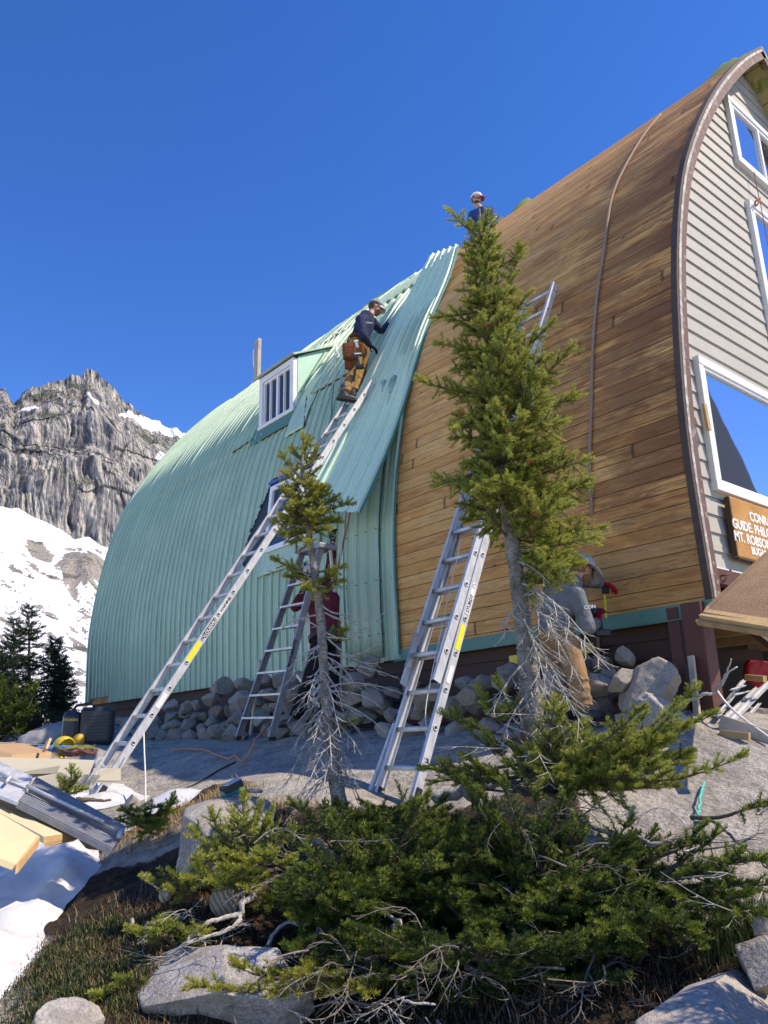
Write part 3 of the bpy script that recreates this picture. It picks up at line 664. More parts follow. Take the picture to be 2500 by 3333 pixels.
# dark lapped tear lines in the roofing
mb = MB()
for (ya, za), (yb, zb) in [((9.0, 6.95), (11.4, 7.15)), ((8.2, 7.85), (9.2, 7.95)), ((8.4, 5.24), (9.3, 5.24)), ((9.2, 4.6), (9.5, 5.3)), ((10.9, 5.0), (11.6, 4.95))]:
    pts = []
    for u in np.linspace(0, 1, 14):
        s_ = s_at_z(za + (zb - za) * u); x, z = prof(s_, .062); pts.append((x, ya + (yb - ya) * u, z + random.uniform(-.012, .012)))
    mb.tube(pts, [.004 + .012 * abs(math.sin(i * 1.9)) for i in range(14)], 5)
mb.build('lifted_metal_edge', MT['dkedge'], hut)
# -- eave flashing under the bare boards
mb = MB(); mb.box((5.915, (Y0 - .04 + 6.9) / 2, .985), (.012, 6.9 - Y0 + .04, .13)); mb.box((5.905, (Y0 - .04 + 6.9) / 2, .925), (.05, 6.9 - Y0 + .04, .008))
for y_ in np.arange(3.3, 6.8, .42): mb.ellipsoid((5.906, y_, 1.0), (.006, .008, .008), nu=8, nv=5)
mb.build('eave_flashing', MT['teal'], hut)
# -- bargeboard on the arch edge: three bands
def arch_band(o0, o1, ya, yb, mat, name, smax=ARC, mirror=True):
    S = np.linspace(0, smax, 70); mb = MB()
    for sg in ((0, 1) if mirror else (0,)):
        xa, za = prof(S, o0); xb, zb = prof(S, o1)
        if sg: xa, xb = 2 * XR - xa, 2 * XR - xb
        vs = []; n = len(S)
        for i in range(n): vs += [(xa[i], ya, za[i]), (xb[i], ya, zb[i]), (xb[i], yb, zb[i]), (xa[i], yb, za[i])]
        fs = [(0, 1, 2, 3), (4 * n - 1, 4 * n - 2, 4 * n - 3, 4 * n - 4)]
        for i in range(n - 1):
            for k in range(4): fs.append((4 * i + k, 4 * i + (k + 1) % 4, 4 * i + 4 + (k + 1) % 4, 4 * i + 4 + k))
        mb.add(vs, fs)
    return mb.build(name, mat, hut)
arch_band(.010, -.022, Y0 - .030, Y0 + .03, MT['dkedge'], 'roof_edge')
arch_band(-.024, -.060, Y0 - .035, Y0 + .03, MT['fwhite'], 'bargeboard')
arch_band(-.062, -.150, Y0 - .027, Y0 + .01, MT['maroonw'], 'bargeboard')
mb = MB(); mb.box((6.03, Y0 - .02, .96), (.17, .12, .17)); mb.build('bargeboard_foot', MT['maroon'], hut, bevel=.006)
# -- gable cladding: real lapped boards
mb = MB(); zz = 1.43; EX = .172
while zz < 8.45:
    z0, z1 = zz, zz + EX + .01
    xa0, xa1 = float(prof(s_at_z(z0), -.05)[0]), float(prof(s_at_z(min(z1, 8.7)), -.05)[0])
    xb0, xb1 = 2 * XR - xa0, 2 * XR - xa1
    yo, yi = YG - .022, YG - .003
    mb.add([(xa0, yo, z0), (xb0, yo, z0), (xb1, yi, z1), (xa1, yi, z1), (xa0, YG, z0), (xb0, YG, z0)], [(0, 1, 2, 3), (0, 4, 5, 1)])
    zz += EX
mb.add([(6.2, YG + .005, 1.3), (2 * XR - 6.2, YG + .005, 1.3), (2 * XR - 6.2, YG + .005, 3.5), (10.9, YG + .005, 6.8), (XR, YG + .005, 8.6), (7.7, YG + .005, 6.8), (6.2, YG + .005, 3.5)], [tuple(range(7))])
gw = mb.build('gable_cladding', MT['siding'], hut, recalc=False)
mb = MB(); mb.box((XR, YG - .0, 1.36), (6.55, .10, .13)); mb.build('sill_beam', MT['maroon'], hut)
mb = MB(); mb.box((XR, YG - .03, 1.437), (6.5, .03, .012)); mb.build('drip_strip', MT['white'], hut)
mb = MB(); mb.tube([(6.62, YG - .055, 1.36), (6.66, YG - .09, 1.37), (6.72, YG - .09, 1.385), (6.75, YG - .09, 1.41), (6.74, YG - .085, 1.43)], .008, 6); mb.build('hook', MT['maroon'], hut)
# -- gable windows
def gwin(x0, x1, z0, z1, mull, frame=.075, proud=.045, deep=.0, sash=.045):
    y = YG - .02; mb = MB()
    mb.box(((x0 + x1) / 2, y - proud / 2, z0 + frame / 2), (x1 - x0, proud + .02, frame)); mb.box(((x0 + x1) / 2, y - proud / 2, z1 - frame / 2), (x1 - x0, proud + .024, frame))
    mb.box((x0 + frame / 2, y - proud / 2, (z0 + z1) / 2), (frame, proud + .014, z1 - z0 - 2 * frame)); mb.box((x1 - frame / 2, y - proud / 2, (z0 + z1) / 2), (frame, proud + .014, z1 - z0 - 2 * frame))
    f = mb.build('window', MT['white'], hut, origin=((x0 + x1) / 2, y, z0), bevel=.004)
    a, b, c, d = x0 + frame, x1 - frame, z0 + frame, z1 - frame
    mb = MB(); w = sash
    mb.box(((a + b) / 2, y - .012, c + w / 2), (b - a, .06, w)); mb.box(((a + b) / 2, y - .012, d - w / 2), (b - a, .06, w))
    for xx in [a + w / 2, b - w / 2] + [a + (b - a) * m for m in mull]: mb.box((xx, y - .014, (c + d) / 2), (w, .064, d - c - 2 * w))
    mb.build('sash', MT['whitev'], f, bevel=.003)
    mb = MB(); mb.add([(a, y - .014, c), (b, y - .014, c), (b, y - .014, d), (a, y - .014, d)], [(0, 1, 2, 3)]); mb.build('pane', MT['glass'], f, recalc=False)
    return f
w1 = gwin(8.545, 10.07, 6.70, 7.69, [.5])
w2 = gwin(8.62, 9.99, 4.10, 6.19, [])
w3 = gwin(6.77, 9.10, 2.18, 3.535, [.72], frame=.085, sash=.03)
mb = MB(); mb.beam(onY(2292, 1315, YG - .10), onY(2308, 1400, YG - .10), .05, .025, (1, 0, 0)); mb.build('broken_trim_piece', MT['wood2'], hut)
# -- dormer facing the valley side
XD = 6.42; DY0, DY1, DZ0, DZ1 = 9.76, 10.80, 5.13, 6.07
mb = MB(); t_ = .10
mb.box((XD, (DY0 + DY1) / 2, DZ1 - t_ / 2), (.09, DY1 - DY0, t_)); mb.box((XD, (DY0 + DY1) / 2, DZ0 + .03), (.11, DY1 - DY0 + .04, .06))
mb.box((XD, DY0 + t_ / 2, (DZ0 + DZ1) / 2 - .02), (.088, t_, DZ1 - DZ0 - .16)); mb.box((XD, DY1 - t_ / 2, (DZ0 + DZ1) / 2 - .02), (.088, t_, DZ1 - DZ0 - .16))
dw = mb.build('dormer_window', MT['white'], hut, origin=(XD, DY0, DZ0), bevel=.004)
mb = MB(); a, b, c, d = DY0 + t_, DY1 - t_, DZ0 + .06, DZ1 - t_; m_ = (a + b) / 2
for yy in (a + .02, b - .02, m_, a + (b - a) * .26, a + (b - a) * .76): mb.box((XD + .01, yy, (c + d) / 2), (.05, .024 if yy != m_ else .05, d - c))
for z_ in (c + .018, d - .018): mb.box((XD + .01, m_, z_), (.048, b - a, .036))
mb.build('sash', MT['whitev'], dw, bevel=.002)
mb = MB(); mb.add([(XD + .025, a, c), (XD + .025, b, c), (XD + .025, b, d), (XD + .025, a, d)], [(0, 3, 2, 1)]); mb.build('pane', MT['glassd'], dw, recalc=False)
mb = MB()
for i in range(9):
    y_ = m_ + .05 + i * .045; mb.box((XD + .05, y_, (c + d) / 2), (.012, .035, d - c))
mb.build('curtain', MT['curtain'], dw)
# cheeks and roof of the dormer
for yy, nm in ((DY0 - .01, 'dormer_cheek'), (DY1 + .01, 'dormer_cheek')):
    pts = [(XD + .04, yy, DZ0 - .05)]
    for z_ in np.linspace(DZ0, 6.62, 12): pts.append((float(xwall(z_)) + .05, yy, z_))
    pts.append((XD + .04, yy, DZ1 + .03)); mb = MB(); mb.prism(pts, (0, .012, 0)); mb.build(nm, MT['mint'], hut)
e1 = Vector((XD - .08, 0, DZ1 + .02)); e2 = Vector((float(xwall(6.66)) + .1, 0, 6.66)); mb = MB()
mb.box(((e1.x + e2.x) / 2, (DY0 + DY1) / 2, (e1.z + e2.z) / 2), ((e2 - e1).length, DY1 - DY0 + .14, .03), (e2 - e1), (0, 1, 0)); mb.build('dormer_roof', MT['green'], hut)
mb = MB(); mb.box((XD - .085, (DY0 + DY1) / 2, DZ1 + .025), (.02, DY1 - DY0 + .15, .035))
for i in range(14):
    mb.box((XD - .07, DY0 + (DY1 - DY0) * i / 13, DZ1 + .05), (.04, random.uniform(.02, .07), .012), (1, 0, random.uniform(-.4, .4)))
mb.build('dormer_eave_trim', MT['greywood'], hut)
mb = MB(); mb.beam((XD + .07, DY0 - .03, DZ0 + .35), (XD + .62, DY0 - .03, 6.45), .012, .02, (0, 1, 0)); mb.build('cheek_batten', MT['teal'], hut)
# -- lower side window in the opening of the roofing
LY0, LY1, LZ0, LZ1 = 8.45, 9.66, 2.72, 3.74
XL = 5.86; mb = MB(); fz = .075
nrm_tilt = Vector((float(xwall(LZ1)) - float(xwall(LZ0)), 0, LZ1 - LZ0)).normalized()
for y_ in (LY0 + fz / 2, LY1 - fz / 2): mb.beam((XL + .0, y_, LZ0), (XL + .10, y_, LZ1), fz, .07, (0, 1, 0))
for u in (.035, .965): mb.box((XL + .10 * u, (LY0 + LY1) / 2, LZ0 + (LZ1 - LZ0) * u), (.072, LY1 - LY0 - 2 * fz, fz))
mb.box((XL + .05, LY0 + (LY1 - LY0) * .5, (LZ0 + LZ1) / 2), (.055, .05, LZ1 - LZ0 - .1), (1, 0, -.1), (0, 1, 0))
lw = mb.build('side_window', MT['whitev'], hut, origin=(XL, LY0, LZ0), bevel=.003)
mb = MB(); mb.add([(XL + .02, LY0 + fz, LZ0 + fz), (XL + .02, LY1 - fz, LZ0 + fz), (XL + .10, LY1 - fz, LZ1 - fz), (XL + .10, LY0 + fz, LZ1 - fz)], [(0, 3, 2, 1)]); mb.build('pane', MT['glassd'], lw, recalc=False)
mb = MB(); mb.box((XL + .06, (LY0 + LY1) / 2, LZ1 + .05), (.05, LY1 - LY0, .04)); mb.build('blue_tape', plain('blue_tape', (.03, .10, .38), .5), lw)
mb = MB()
for i in range(16):
    u = i / 15; mb.ellipsoid((XL + .05, LY0 + (LY1 - LY0) * (.05 + .75 * u), LZ1 + .13 + .03 * math.sin(i * 2.2)), (.05, .06, .05), nu=8, nv=6)
mb.build('torn_insulation', plain('torn_grey_brown_insulation', (.42, .36, .27), .95, 0, .4, .8, 25), lw)
# -- skirt wall, posts, floor and end walls so the hut stands as a solid
mb = MB()
for i in range(5):
    z0 = .17 + i * .158; mb.add([(5.985, YG, z0), (5.985, Y1 - .05, z0), (6.008, Y1 - .05, z0 + .163), (6.008, YG, z0 + .163), (6.01, YG, z0), (6.01, Y1 - .05, z0)], [(0, 3, 2, 1), (0, 1, 5, 4)])
mb.build('skirt_wall', MT['skirt'], hut, recalc=False)
mb = MB(); mb.box((5.97, (3.36 + 6.8) / 2, .30), (.05, 6.8 - 3.36, .13)); mb.build('skirt_beam', MT['maroon'], hut)
for i, (px_, py_) in enumerate([(5.93, 3.24), (12.69, 3.24)]):
    mb = MB(); mb.box((px_, py_, .46), (.17, .17, 1.16)); mb.build('corner_post', MT['maroon'], hut, bevel=.008)
mb = MB(); mb.box((5.95, 3.43, .6), (.10, .10, .86)); mb.build('inner_post', MT['maroon'], hut)
mb = MB(); mb.beam((5.80, 3.26, .62), (5.70, 3.22, .0), .045, .03, (0, 1, 0)); mb.build('leaning_batten', MT['greywood'], hut)
mb = MB(); mb.box((5.99, Y1 - .4, .65), (.06, .6, .5)); mb.build('skirt_end', MT['maroon'], hut)
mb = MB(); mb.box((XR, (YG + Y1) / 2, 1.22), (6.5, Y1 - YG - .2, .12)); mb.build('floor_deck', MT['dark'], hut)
mb = MB(); mb.box((XR, 4.9, .55), (6.5, .1, 1.2)); mb.build('crawlspace_wall', MT['dark'], hut)  # dark sheet in place of the shade under the hut
mb = MB(); mb.box((2 * XR - 6.0, (YG + Y1) / 2, .55), (.08, Y1 - YG, 1.2)); mb.build('far_skirt_wall', MT['skirt'], hut)
bk = MB(); zs = np.linspace(1.0, 8.6, 20); L_ = [(float(xwall(z)) + .05, Y1 - .2, z) for z in zs]; R_ = [(2 * XR - p[0], p[1], p[2]) for p in L_[::-1]]
bk.add(L_ + R_, [tuple(range(40))]); bk.build('rear_gable', MT['siding'], hut)
for i in range(5):
    mb = MB(); mb.beam((6.4 + i * .9, 3.5, 1.12), (6.5 + i * .9, 7.0, 1.12), .05, .16, (1, 0, 0)); mb.build('floor_joist', MT['wood2'], hut)
# -- name board on the gable
def text_mesh(body, size, extrude=.004, bold=.0, space=1.0):
    cu = bpy.data.curves.new('t', 'FONT'); cu.body = body; cu.size = size; cu.extrude = extrude; cu.offset = bold; cu.space_character = space; cu.resolution_u = 3
    ob = bpy.data.objects.new('t', cu); COL.objects.link(ob); dg = bpy.context.evaluated_depsgraph_get(); dg.update()
    me = bpy.data.meshes.new_from_object(ob.evaluated_get(dg)); COL.objects.unlink(ob); bpy.data.objects.remove(ob); return me
def text_on(mb, body, size, origin, X, Y, extrude=.004, bold=0, mi=0, sx=1.0):
    me = text_mesh(body, size, extrude, bold); X = Vector(X).normalized(); Y = Vector(Y).normalized(); N = X.cross(Y); o = Vector(origin)
    vs = [o + X * (v.co.x * sx) + Y * v.co.y + N * v.co.z for v in me.vertices]
    mb.add(vs, [tuple(p.vertices) for p in me.polygons], mi); bpy.data.meshes.remove(me)
YS = YG - .115
sign = thing('name_board', 'varnished wooden name board with white capitals on the beige gable', 'sign', (6.9, YS, 1.84))
mb = MB(); r = .02
mb.box((7.85, YS + .032, 1.845), (1.92, .055, .575)); mb.build('board', MT['signwood'], sign, bevel=.014)
mb = MB(); mb.box((6.888, YS + .034, 1.845), (.012, .05, .56)); mb.box((7.85, YS + .034, 1.551), (1.90, .05, .012)); mb.build('edge', MT['signedge'], sign)
mb = MB(); N_ = (0, -1, 0)
for body, px_, py_, sz in [('CONRAD KAIN', 2441, 1694, .128), ('GUIDE. PHILOSOPHER', 2386, 1716, .128), ('MT. ROBSON-', 2392, 1757, .128), ('BUGABOO', 2447, 1803, .10)]:
    o = onY(px_, py_, YS + .004); text_on(mb, body, sz, o, (1, 0, 0), (0, 0, 1), .004, .0035, sx=.92)
mb.build('lettering', MT['lettering'], sign)
# ================================================================== ROCKS
def mk_rock(name, tint, light=1.0, sc=1.0):
    t = NT(name); c = t.coord('Object', (1, 1, 1)); ri = t.n('ShaderNodeObjectInfo').outputs['Random']
    v = t.n('ShaderNodeVectorMath', _operation='ADD'); t.set(v.inputs[0], c); t.set(v.inputs[1], t.n('ShaderNodeCombineXYZ', X=t.math('MULTIPLY', ri, 31.0), Y=t.math('MULTIPLY', ri, 11.0)).outputs[0])
    col, hh = granite_nodes(t, v.outputs[0], tint, sc, light)
    col = t.mix(t.math('MULTIPLY', ri, .7), col, t.mix(.6, col, (.30, .24, .18))); r2_ = t.math('FRACT', t.math('MULTIPLY', ri, 7.13)); col = t.mix(t.math('MULTIPLY', r2_, .5), col, t.mix(.5, col, (.09, .09, .09)))
    t.P(Base_Color=col, Roughness=.93, Specular_IOR_Level=.2); t.bump(hh, .7, .014); return t.m
MT['rock'] = mk_rock('grey_granite', (1, .95, .88), .95)
MT['rockb'] = mk_rock('blue_grey_granite', (.93, .98, 1.05), 1.05, .8)
_ico = {}
def ico(sub):
    if sub not in _ico:
        bm = bmesh.new(); bmesh.ops.create_icosphere(bm, subdivisions=sub, radius=1)
        _ico[sub] = (np.array([v.co[:] for v in bm.verts]), np.array([[v.index for v in f.verts] for f in bm.faces])); bm.free()
    return _ico[sub]
def rock_mesh(name, dims, seed, mat, sub=4, cuts=11, flat=.0, rough=.05):
    V, F = ico(sub); r = np.random.default_rng(seed); V = V.copy()
    for _ in range(cuts):
        n = r.normal(size=3); n /= np.linalg.norm(n); d = r.uniform(.46, .82); h = V @ n
        V = V - np.clip(h - d, 0, None)[:, None] * n * 1.0
    V *= 1 + fbm(V * 1.6 + seed, 3, seed)[:, None] * .10 + fbm(V * 6 + seed, 3, seed + 3)[:, None] * rough
    V = V * np.array(dims) / 2
    return np_mesh(name, V, F, mat, True)
def rock(name, px, py, D, w, h, d, seed, label, mat='rock', rot=0.0, tilt=0.0, group=None, sub=5, cuts=11, rough=.05, world=None):
    me = rock_mesh(name, (w, d, h), seed, MT[mat], sub, cuts, rough=rough)
    p = world if world is not None else atD(px, py, D)
    ob = link(name, me, None, p); ob.rotation_euler = (tilt, 0, rot); tag(ob, label, 'rock', group); return ob
random.seed(11)
protos = [rock_mesh('pile_rock', (random.uniform(.85, 1.15), random.uniform(.7, 1), random.uniform(.6, .85)), 200 + i, MT['rock'], 4, 22) for i in range(9)]
PILE_L = 'grey granite rock in the loose stone pile heaped along the foot of the hut wall'
def pile_rock(p, s, i):
    ob = bpy.data.objects.new('pile_rock', protos[i % 9]); COL.objects.link(ob); ob.location = p
    ob.scale = (s, s * random.uniform(.85, 1.1), s * random.uniform(.85, 1.1)); ob.rotation_euler = (random.uniform(-.5, .5), random.uniform(-.5, .5), random.uniform(0, 6.3))
    tag(ob, PILE_L, 'rock', 'stone pile rocks along the hut wall'); return ob
k = 0
y_ = 7.0
while y_ < 14.3:
    big = np.interp(y_, [7, 9, 14], [.40, .37, .33])
    for lay, (xx, zz, pr_) in enumerate([(5.02, .20, .95), (5.32, .34, 1.0), (5.6, .52, 1.0), (5.36, .66, .75), (5.66, .84, .6)]):
        lim = np.interp(y_, [7, 8.2, 9.5, 10.4, 11, 14.3], [.9, .95, .95, .95, .72, .52])
        if random.random() > pr_ or zz > lim: continue
        s = big * random.uniform(.75, 1.25); pile_rock((xx + random.uniform(-.09, .06), y_ + random.uniform(-.1, .1), zz + random.uniform(-.03, .05)), s, k); k += 1
    y_ += big * .80
y_ = 3.55
while y_ < 7.0:
    for xx, zz, pr_ in [(5.22, .12, .9), (5.52, .32, 1), (5.62, .58, .85), (5.36, .46, .5)]:
        if random.random() > pr_ or (y_ < 4.9 and zz > .5): continue
        s = .40 * random.uniform(.75, 1.15); pile_rock((xx + random.uniform(-.06, .05), y_ + random.uniform(-.1, .1), zz + random.uniform(-.03, .05)), s, k); k += 1
    y_ += .34
rock('boulder', 0, 0, 0, .62, .55, .5, 31, 'large rounded grey boulder leaning on the skirt wall beside the corner post', rot=.3, world=onX(2110, 2245, 5.45), sub=5)
rock('boulder', 0, 0, 0, .60, .50, .45, 32, 'pale rough boulder under the large rounded one beside the corner post', rot=1.1, world=onX(2150, 2345, 5.25), sub=5, rough=.09)
rock('boulder', 0, 0, 0, .19, .20, .16, 33, 'small upright stone on top of the large rounded boulder by the skirt wall', rot=.5, world=onX(2035, 2142, 5.72))
rock('boulder', 0, 0, 0, .26, .17, .2, 34, 'flat stone wedged left of the small upright stone at the skirt wall', rot=.1, world=onX(1965, 2160, 5.72))
rock('boulder', 0, 0, 0, .20, .38, .2, 35, 'narrow leaning slab between the worker at the wall and the large boulder', rot=.9, tilt=.5, world=onX(1985, 2225, 5.6))
rock('boulder', 0, 0, 0, .4, .42, .35, 36, 'dark square rock behind the legs of the worker at the wall', rot=.2, world=onX(1915, 2215, 5.75))
rock('boulder', 0, 0, 0, .36, .38, .3, 37, 'tall stone standing on the pile under the metal roofing left of the stepladder', rot=.2, world=onX(722, 2245, 5.45))
# foreground boulders
rock('boulder', 750, 2735, 4.7, 1.02, .46, .6, 41, 'blue-grey speckled granite boulder with a power tool lying on its top', 'rockb', rot=.5, sub=6, cuts=8, rough=.02)
rock('boulder', 690, 3210, 3.75, .95, .50, .55, 42, 'long sloping granite boulder at the bottom edge below the sawn log', 'rockb', rot=-.75, tilt=-.25, sub=6, cuts=16, rough=.03)
rock('boulder', 190, 3375, 3.6, .34, .24, .3, 43, 'small grey boulder in the bottom corner beside the snow and heather', 'rockb', rot=.2)
rock('boulder', 430, 2625, 5.9, .16, .18, .16, 44, 'pale lichened stone in the grassy strip between the snow patches', 'rock', rot=.2)
rock('boulder', 2475, 3150, 3.4, .22, .22, .2, 45, 'rounded pinkish boulder at the right edge above the wet slab', 'rock', rot=.7)
rock('boulder', 2500, 3035, 3.5, .12, .12, .12, 46, 'small grey stone on top of the rounded pinkish boulder at the right edge', 'rockb')
rock('boulder', 1760, 3130, 4.0, .5, .32, .5, 47, 'brownish boulder half hidden below the fir scrub', 'rock', rot=.3)
rock('boulder', 2300, 3330, 3.15, .95, .28, .6, 48, 'flat bluish granite slab in the bottom right corner', 'rockb', rot=.4, sub=6, cuts=6, rough=.02)
rock('boulder', 250, 2425, 13.5, 1.9, .75, 1.2, 49, 'low dark outcrop behind the generator', 'rockb', rot=.3, cuts=5)
rock('boulder', 2145, 2440, 5.5, .15, .1, .12, 50, 'brown pointed stone on the sunlit granite near the corner post', 'rock', rot=.6)
# ================================================================== LADDERS
def mk_alu(name, col=(.62, .64, .66), rough=.38, metal=.85):
    t = NT(name); c = t.coord('Position'); n = t.noise(t.n('ShaderNodeMapping', Vector=c, Scale=(1, 1, .3)).outputs[0], 18, 6, .7); n2 = t.noise(c, 70, 3)
    colr = t.ramp(n, [(.35, tuple(x * .72 for x in col)), (.6, col)])
    t.P(Base_Color=colr, Metallic=metal, Roughness=t.ramp(n2, [(.3, rough - .08), (.7, rough + .14)])); t.bump(n2, .08, .002); return t.m
MT['alu'] = mk_alu('weathered_aluminium', (.60, .61, .62), .42, .25); MT['alud'] = mk_alu('dull_aluminium', (.27, .28, .30), .5, .3)
MT['black'] = plain('black_plastic', (.018, .018, .02), .5, 0, .2); MT['yellow'] = plain('yellow_warning_label', (.80, .70, .02), .5, 0, .05)
MT['stick'] = plain('white_sticker', (.75, .75, .75), .5, 0, .1); MT['steel'] = plain('bare_steel', (.45, .46, .48), .35, .9)
def rail(mb, A, B, wdir, ydir, w=.075, fl=.028, t=.004, mi=0):
    """C channel: web w wide along wdir, flanges turned towards ydir (inside)"""
    A, B, wdir, ydir = map(Vector, (A, B, wdir, ydir))
    mb.beam(A, B, w, t, wdir, mi)
    for s in (-1, 1): mb.beam(A + wdir * (s * (w / 2 - t / 2)) + ydir * (fl / 2), B + wdir * (s * (w / 2 - t / 2)) + ydir * (fl / 2), fl, t, ydir, mi)
def ext_ladder(name, label, sections, parts):
    """sections: (foot point of near rail, unit dir, length, first rung offset, width)"""
    o = sections[0][0]; th = thing(name, label, 'ladder', tuple(o))
    for (A, u, L, r0, W) in sections:
        A = Vector(A); u = Vector(u).normalized(); wd = Vector((0, 1, 0)).cross(u); yd = Vector((0, 1, 0))
        for kk in (0, 1):
            P0 = A + yd * (W * kk); mb = MB(); rail(mb, P0, P0 + u * L, wd, yd * (1 if kk == 0 else -1))
            if kk == 0:
                q = r0
                while q < L - .03:
                    c = P0 + u * q - yd * .004
                    N = 14; vs = []; fs = []
                    for i in range(N):
                        a = 2 * math.pi * i / N; e = (u * math.cos(a) + wd * math.sin(a))
                        vs += [c + e * .021, c + e * .021 - yd * .004, c + e * .014 - yd * .005, c + e * .013 + yd * .003]
                    for i in range(N):
                        for j in range(3): fs.append((i * 4 + j, ((i + 1) % N) * 4 + j, ((i + 1) % N) * 4 + j + 1, i * 4 + j + 1))
                    mb.add(vs, fs, 0, True); mb.ellipsoid(c + yd * .002, (.012, .002, .012), nu=10, nv=4, mi=1); q += .3048
                pass
            mb.build('rail', [MT['alu'], MT['black']], th)
        q = r0
        while q < L - .03:
            mb = MB(); c = A + u * q; mb.tube([c, c + yd * (W / 2), c + yd * W], .0185, 12); mb.build('rung', MT['alu'], th); q += .3048
    return th
# ladder against the green wall (near rail in the plane y = 7.44)
u1 = Vector((.548, 0, .836)).normalized(); h1 = Vector((3.298, 7.443, .353)); f1 = h1 - u1 * (.3048 * 3 - .02)
L1len = (4.66 - f1.z) / u1.z
lad1 = ext_ladder('extension_ladder', 'long single aluminium ladder leaning on the green roofing under the worker', [(f1, u1, L1len, .3048 * 3 - .02 - .3048 * 2 , .42)], None)
u2 = Vector((.407, 0, .913)).normalized(); h2 = Vector((4.162, 4.43, .13)); f2 = h2 - u2 * .60
w2 = Vector((0, 1, 0)).cross(u2); t2 = onY(1775, 1085, 4.43)
hf = Vector((4.322, 4.445, .705)); ff = hf - u2 * .26
lad2 = ext_ladder('extension_ladder', 'bright two-section aluminium ladder leaning on the bare cedar boards behind the fir', [(f2, u2, (t2 - f2).dot(u2), .60 - .3048, .43), (ff, Vector((.425, 0, .905)), 4.62, .26, .39)], None)
def on_rail(base, u, q, off, w=.0, y=-.006): return Vector(base) + Vector(u) * q + Vector((0, 1, 0)).cross(Vector(u)) * w + Vector((0, y, 0))
def sticker(parent, base, u, q0, q1, w, mat, txt=None, tmat='black', up=True):
    u = Vector(u).normalized(); wd = Vector((0, 1, 0)).cross(u); mb = MB(); c = Vector(base) + u * ((q0 + q1) / 2) + Vector((0, -.0045, 0))
    mb.box(c, (q1 - q0, w, .002), u, wd); mb.build('label', MT[mat], parent)
    if txt:
        # text runs up the rail and faces -Y:  X = u, Y = -wd -> normal = u x (-wd)
        Yd = -wd if u.cross(-wd).y < 0 else wd
        mb = MB(); o = Vector(base) + u * (q0 + .012) - Yd * (w * .34) + Vector((0, -.0065, 0)); text_on(mb, txt, w * .98, o, u, Yd, .0008, .001); mb.build('lettering', MT[tmat], parent)
q_ = (h1 - f1).length
sticker(lad1, f1, u1, q_ + .93, q_ + 1.16, .05, 'black', 'LOUISVILLE', 'stick'); sticker(lad1, f1, u1, q_ + .70 - .08, q_ + .86, .05, 'yellow')
sticker(lad1, f1, u1, q_ + 1.24, q_ + 1.42, .042, 'stick', 'WARNING', 'black'); sticker(lad1, f1, u1, q_ + .08, q_ + .24, .045, 'stick')
sticker(lad2, f2, u2, .60 + .64, .60 + .86, .045, 'yellow'); sticker(lad2, f2, u2, .60 + .96, .60 + 1.24, .045, 'stick', 'STURDY', 'black'); sticker(lad2, f2, u2, .60 + .36, .60 + .50, .04, 'stick')
def shoe(parent, A, u, y0):
    mb = MB(); A = Vector(A); u = Vector(u)
    mb.box(A + Vector((0, 0, -.005)), (.10, .05, .035)); mb.beam(A, A + u * .16, .05, .035, Vector((0, 1, 0)).cross(u)); mb.build('foot', MT['black'], parent, bevel=.004)
for kk in (0, .42): shoe(lad1, f1 + Vector((0, kk, -.01)), u1, 0)
for kk in (0, .43): shoe(lad2, f2 + Vector((0, kk, -.01)), u2, 0)
# leveller leg, rung locks and haul rope on the cedar-side ladder
mb = MB(); a_ = f2 + Vector((-.07, .47, -.02)); mb.beam(a_, a_ + Vector((.33, .0, .62)), .03, .03, (0, 1, 0)); mb.build('leveller', MT['alu'], lad2, bevel=.003)
mb = MB(); mb.box(a_ + Vector((.335, 0, .63)), (.045, .045, .03)); mb.build('leveller_cap', MT['black'], lad2)
for yy in (.02, .37):
    mb = MB(); c = ff + u2 * .27 + Vector((-.03, yy, 0)); mb.beam(c - u2 * .12, c + u2 * .18, .02, .05, (0, 1, 0)); mb.tube([c + u2 * .12, c + w2 * .08 + u2 * .05, c + w2 * .07 - u2 * .1], .008, 6); mb.build('rung_lock', MT['steel'], lad2)
def rope(name, pts, r, mat, label=None, cat='rope', parent=None, sub=6, sag=0.0, jit=0.0):
    P_ = []; pts = [Vector(p) for p in pts]
    for i in range(len(pts) - 1):
        p0, p1, p2, p3 = pts[max(i - 1, 0)], pts[i], pts[i + 1], pts[min(i + 2, len(pts) - 1)]
        for j in range(sub):
            t_ = j / sub
            q = .5 * ((2 * p1) + (p2 - p0) * t_ + (2 * p0 - 5 * p1 + 4 * p2 - p3) * t_ ** 2 + (3 * p1 - p0 - 3 * p2 + p3) * t_ ** 3)
            P_.append(q + Vector([random.uniform(-jit, jit) for _ in range(3)]))
    P_.append(pts[-1]); mb = MB(); mb.tube(P_, r, 7); ob = mb.build(name, mat, parent, origin=None if parent else pts[0])
    if label: tag(ob, label, cat)
    return ob
def mk_rope(name, a, b, sc=90):
    t = NT(name); c = t.coord('Position'); w = t.n('ShaderNodeTexWave', Vector=c, Scale=sc, Distortion=2.0).outputs[1]
    t.P(Base_Color=t.ramp(w, [(.3, a), (.7, b)]), Roughness=.85); return t.m
MT['rope_tan'] = mk_rope('tan_rope', (.20, .12, .085), (.38, .27, .20), 60); MT['rope_white'] = mk_rope('white_rope', (.55, .53, .5), (.75, .73, .7), 60)
MT['rope_red'] = mk_rope('red_rope', (.22, .03, .02), (.35, .12, .1)); MT['rope_orange'] = mk_rope('orange_rope', (.42, .16, .09), (.5, .25, .17)); MT['rope_blue'] = mk_rope('blue_grey_cord', (.07, .12, .16), (.2, .28, .33))
MT['rope_teal'] = mk_rope('teal_cord', (.02, .35, .30), (.05, .55, .45))
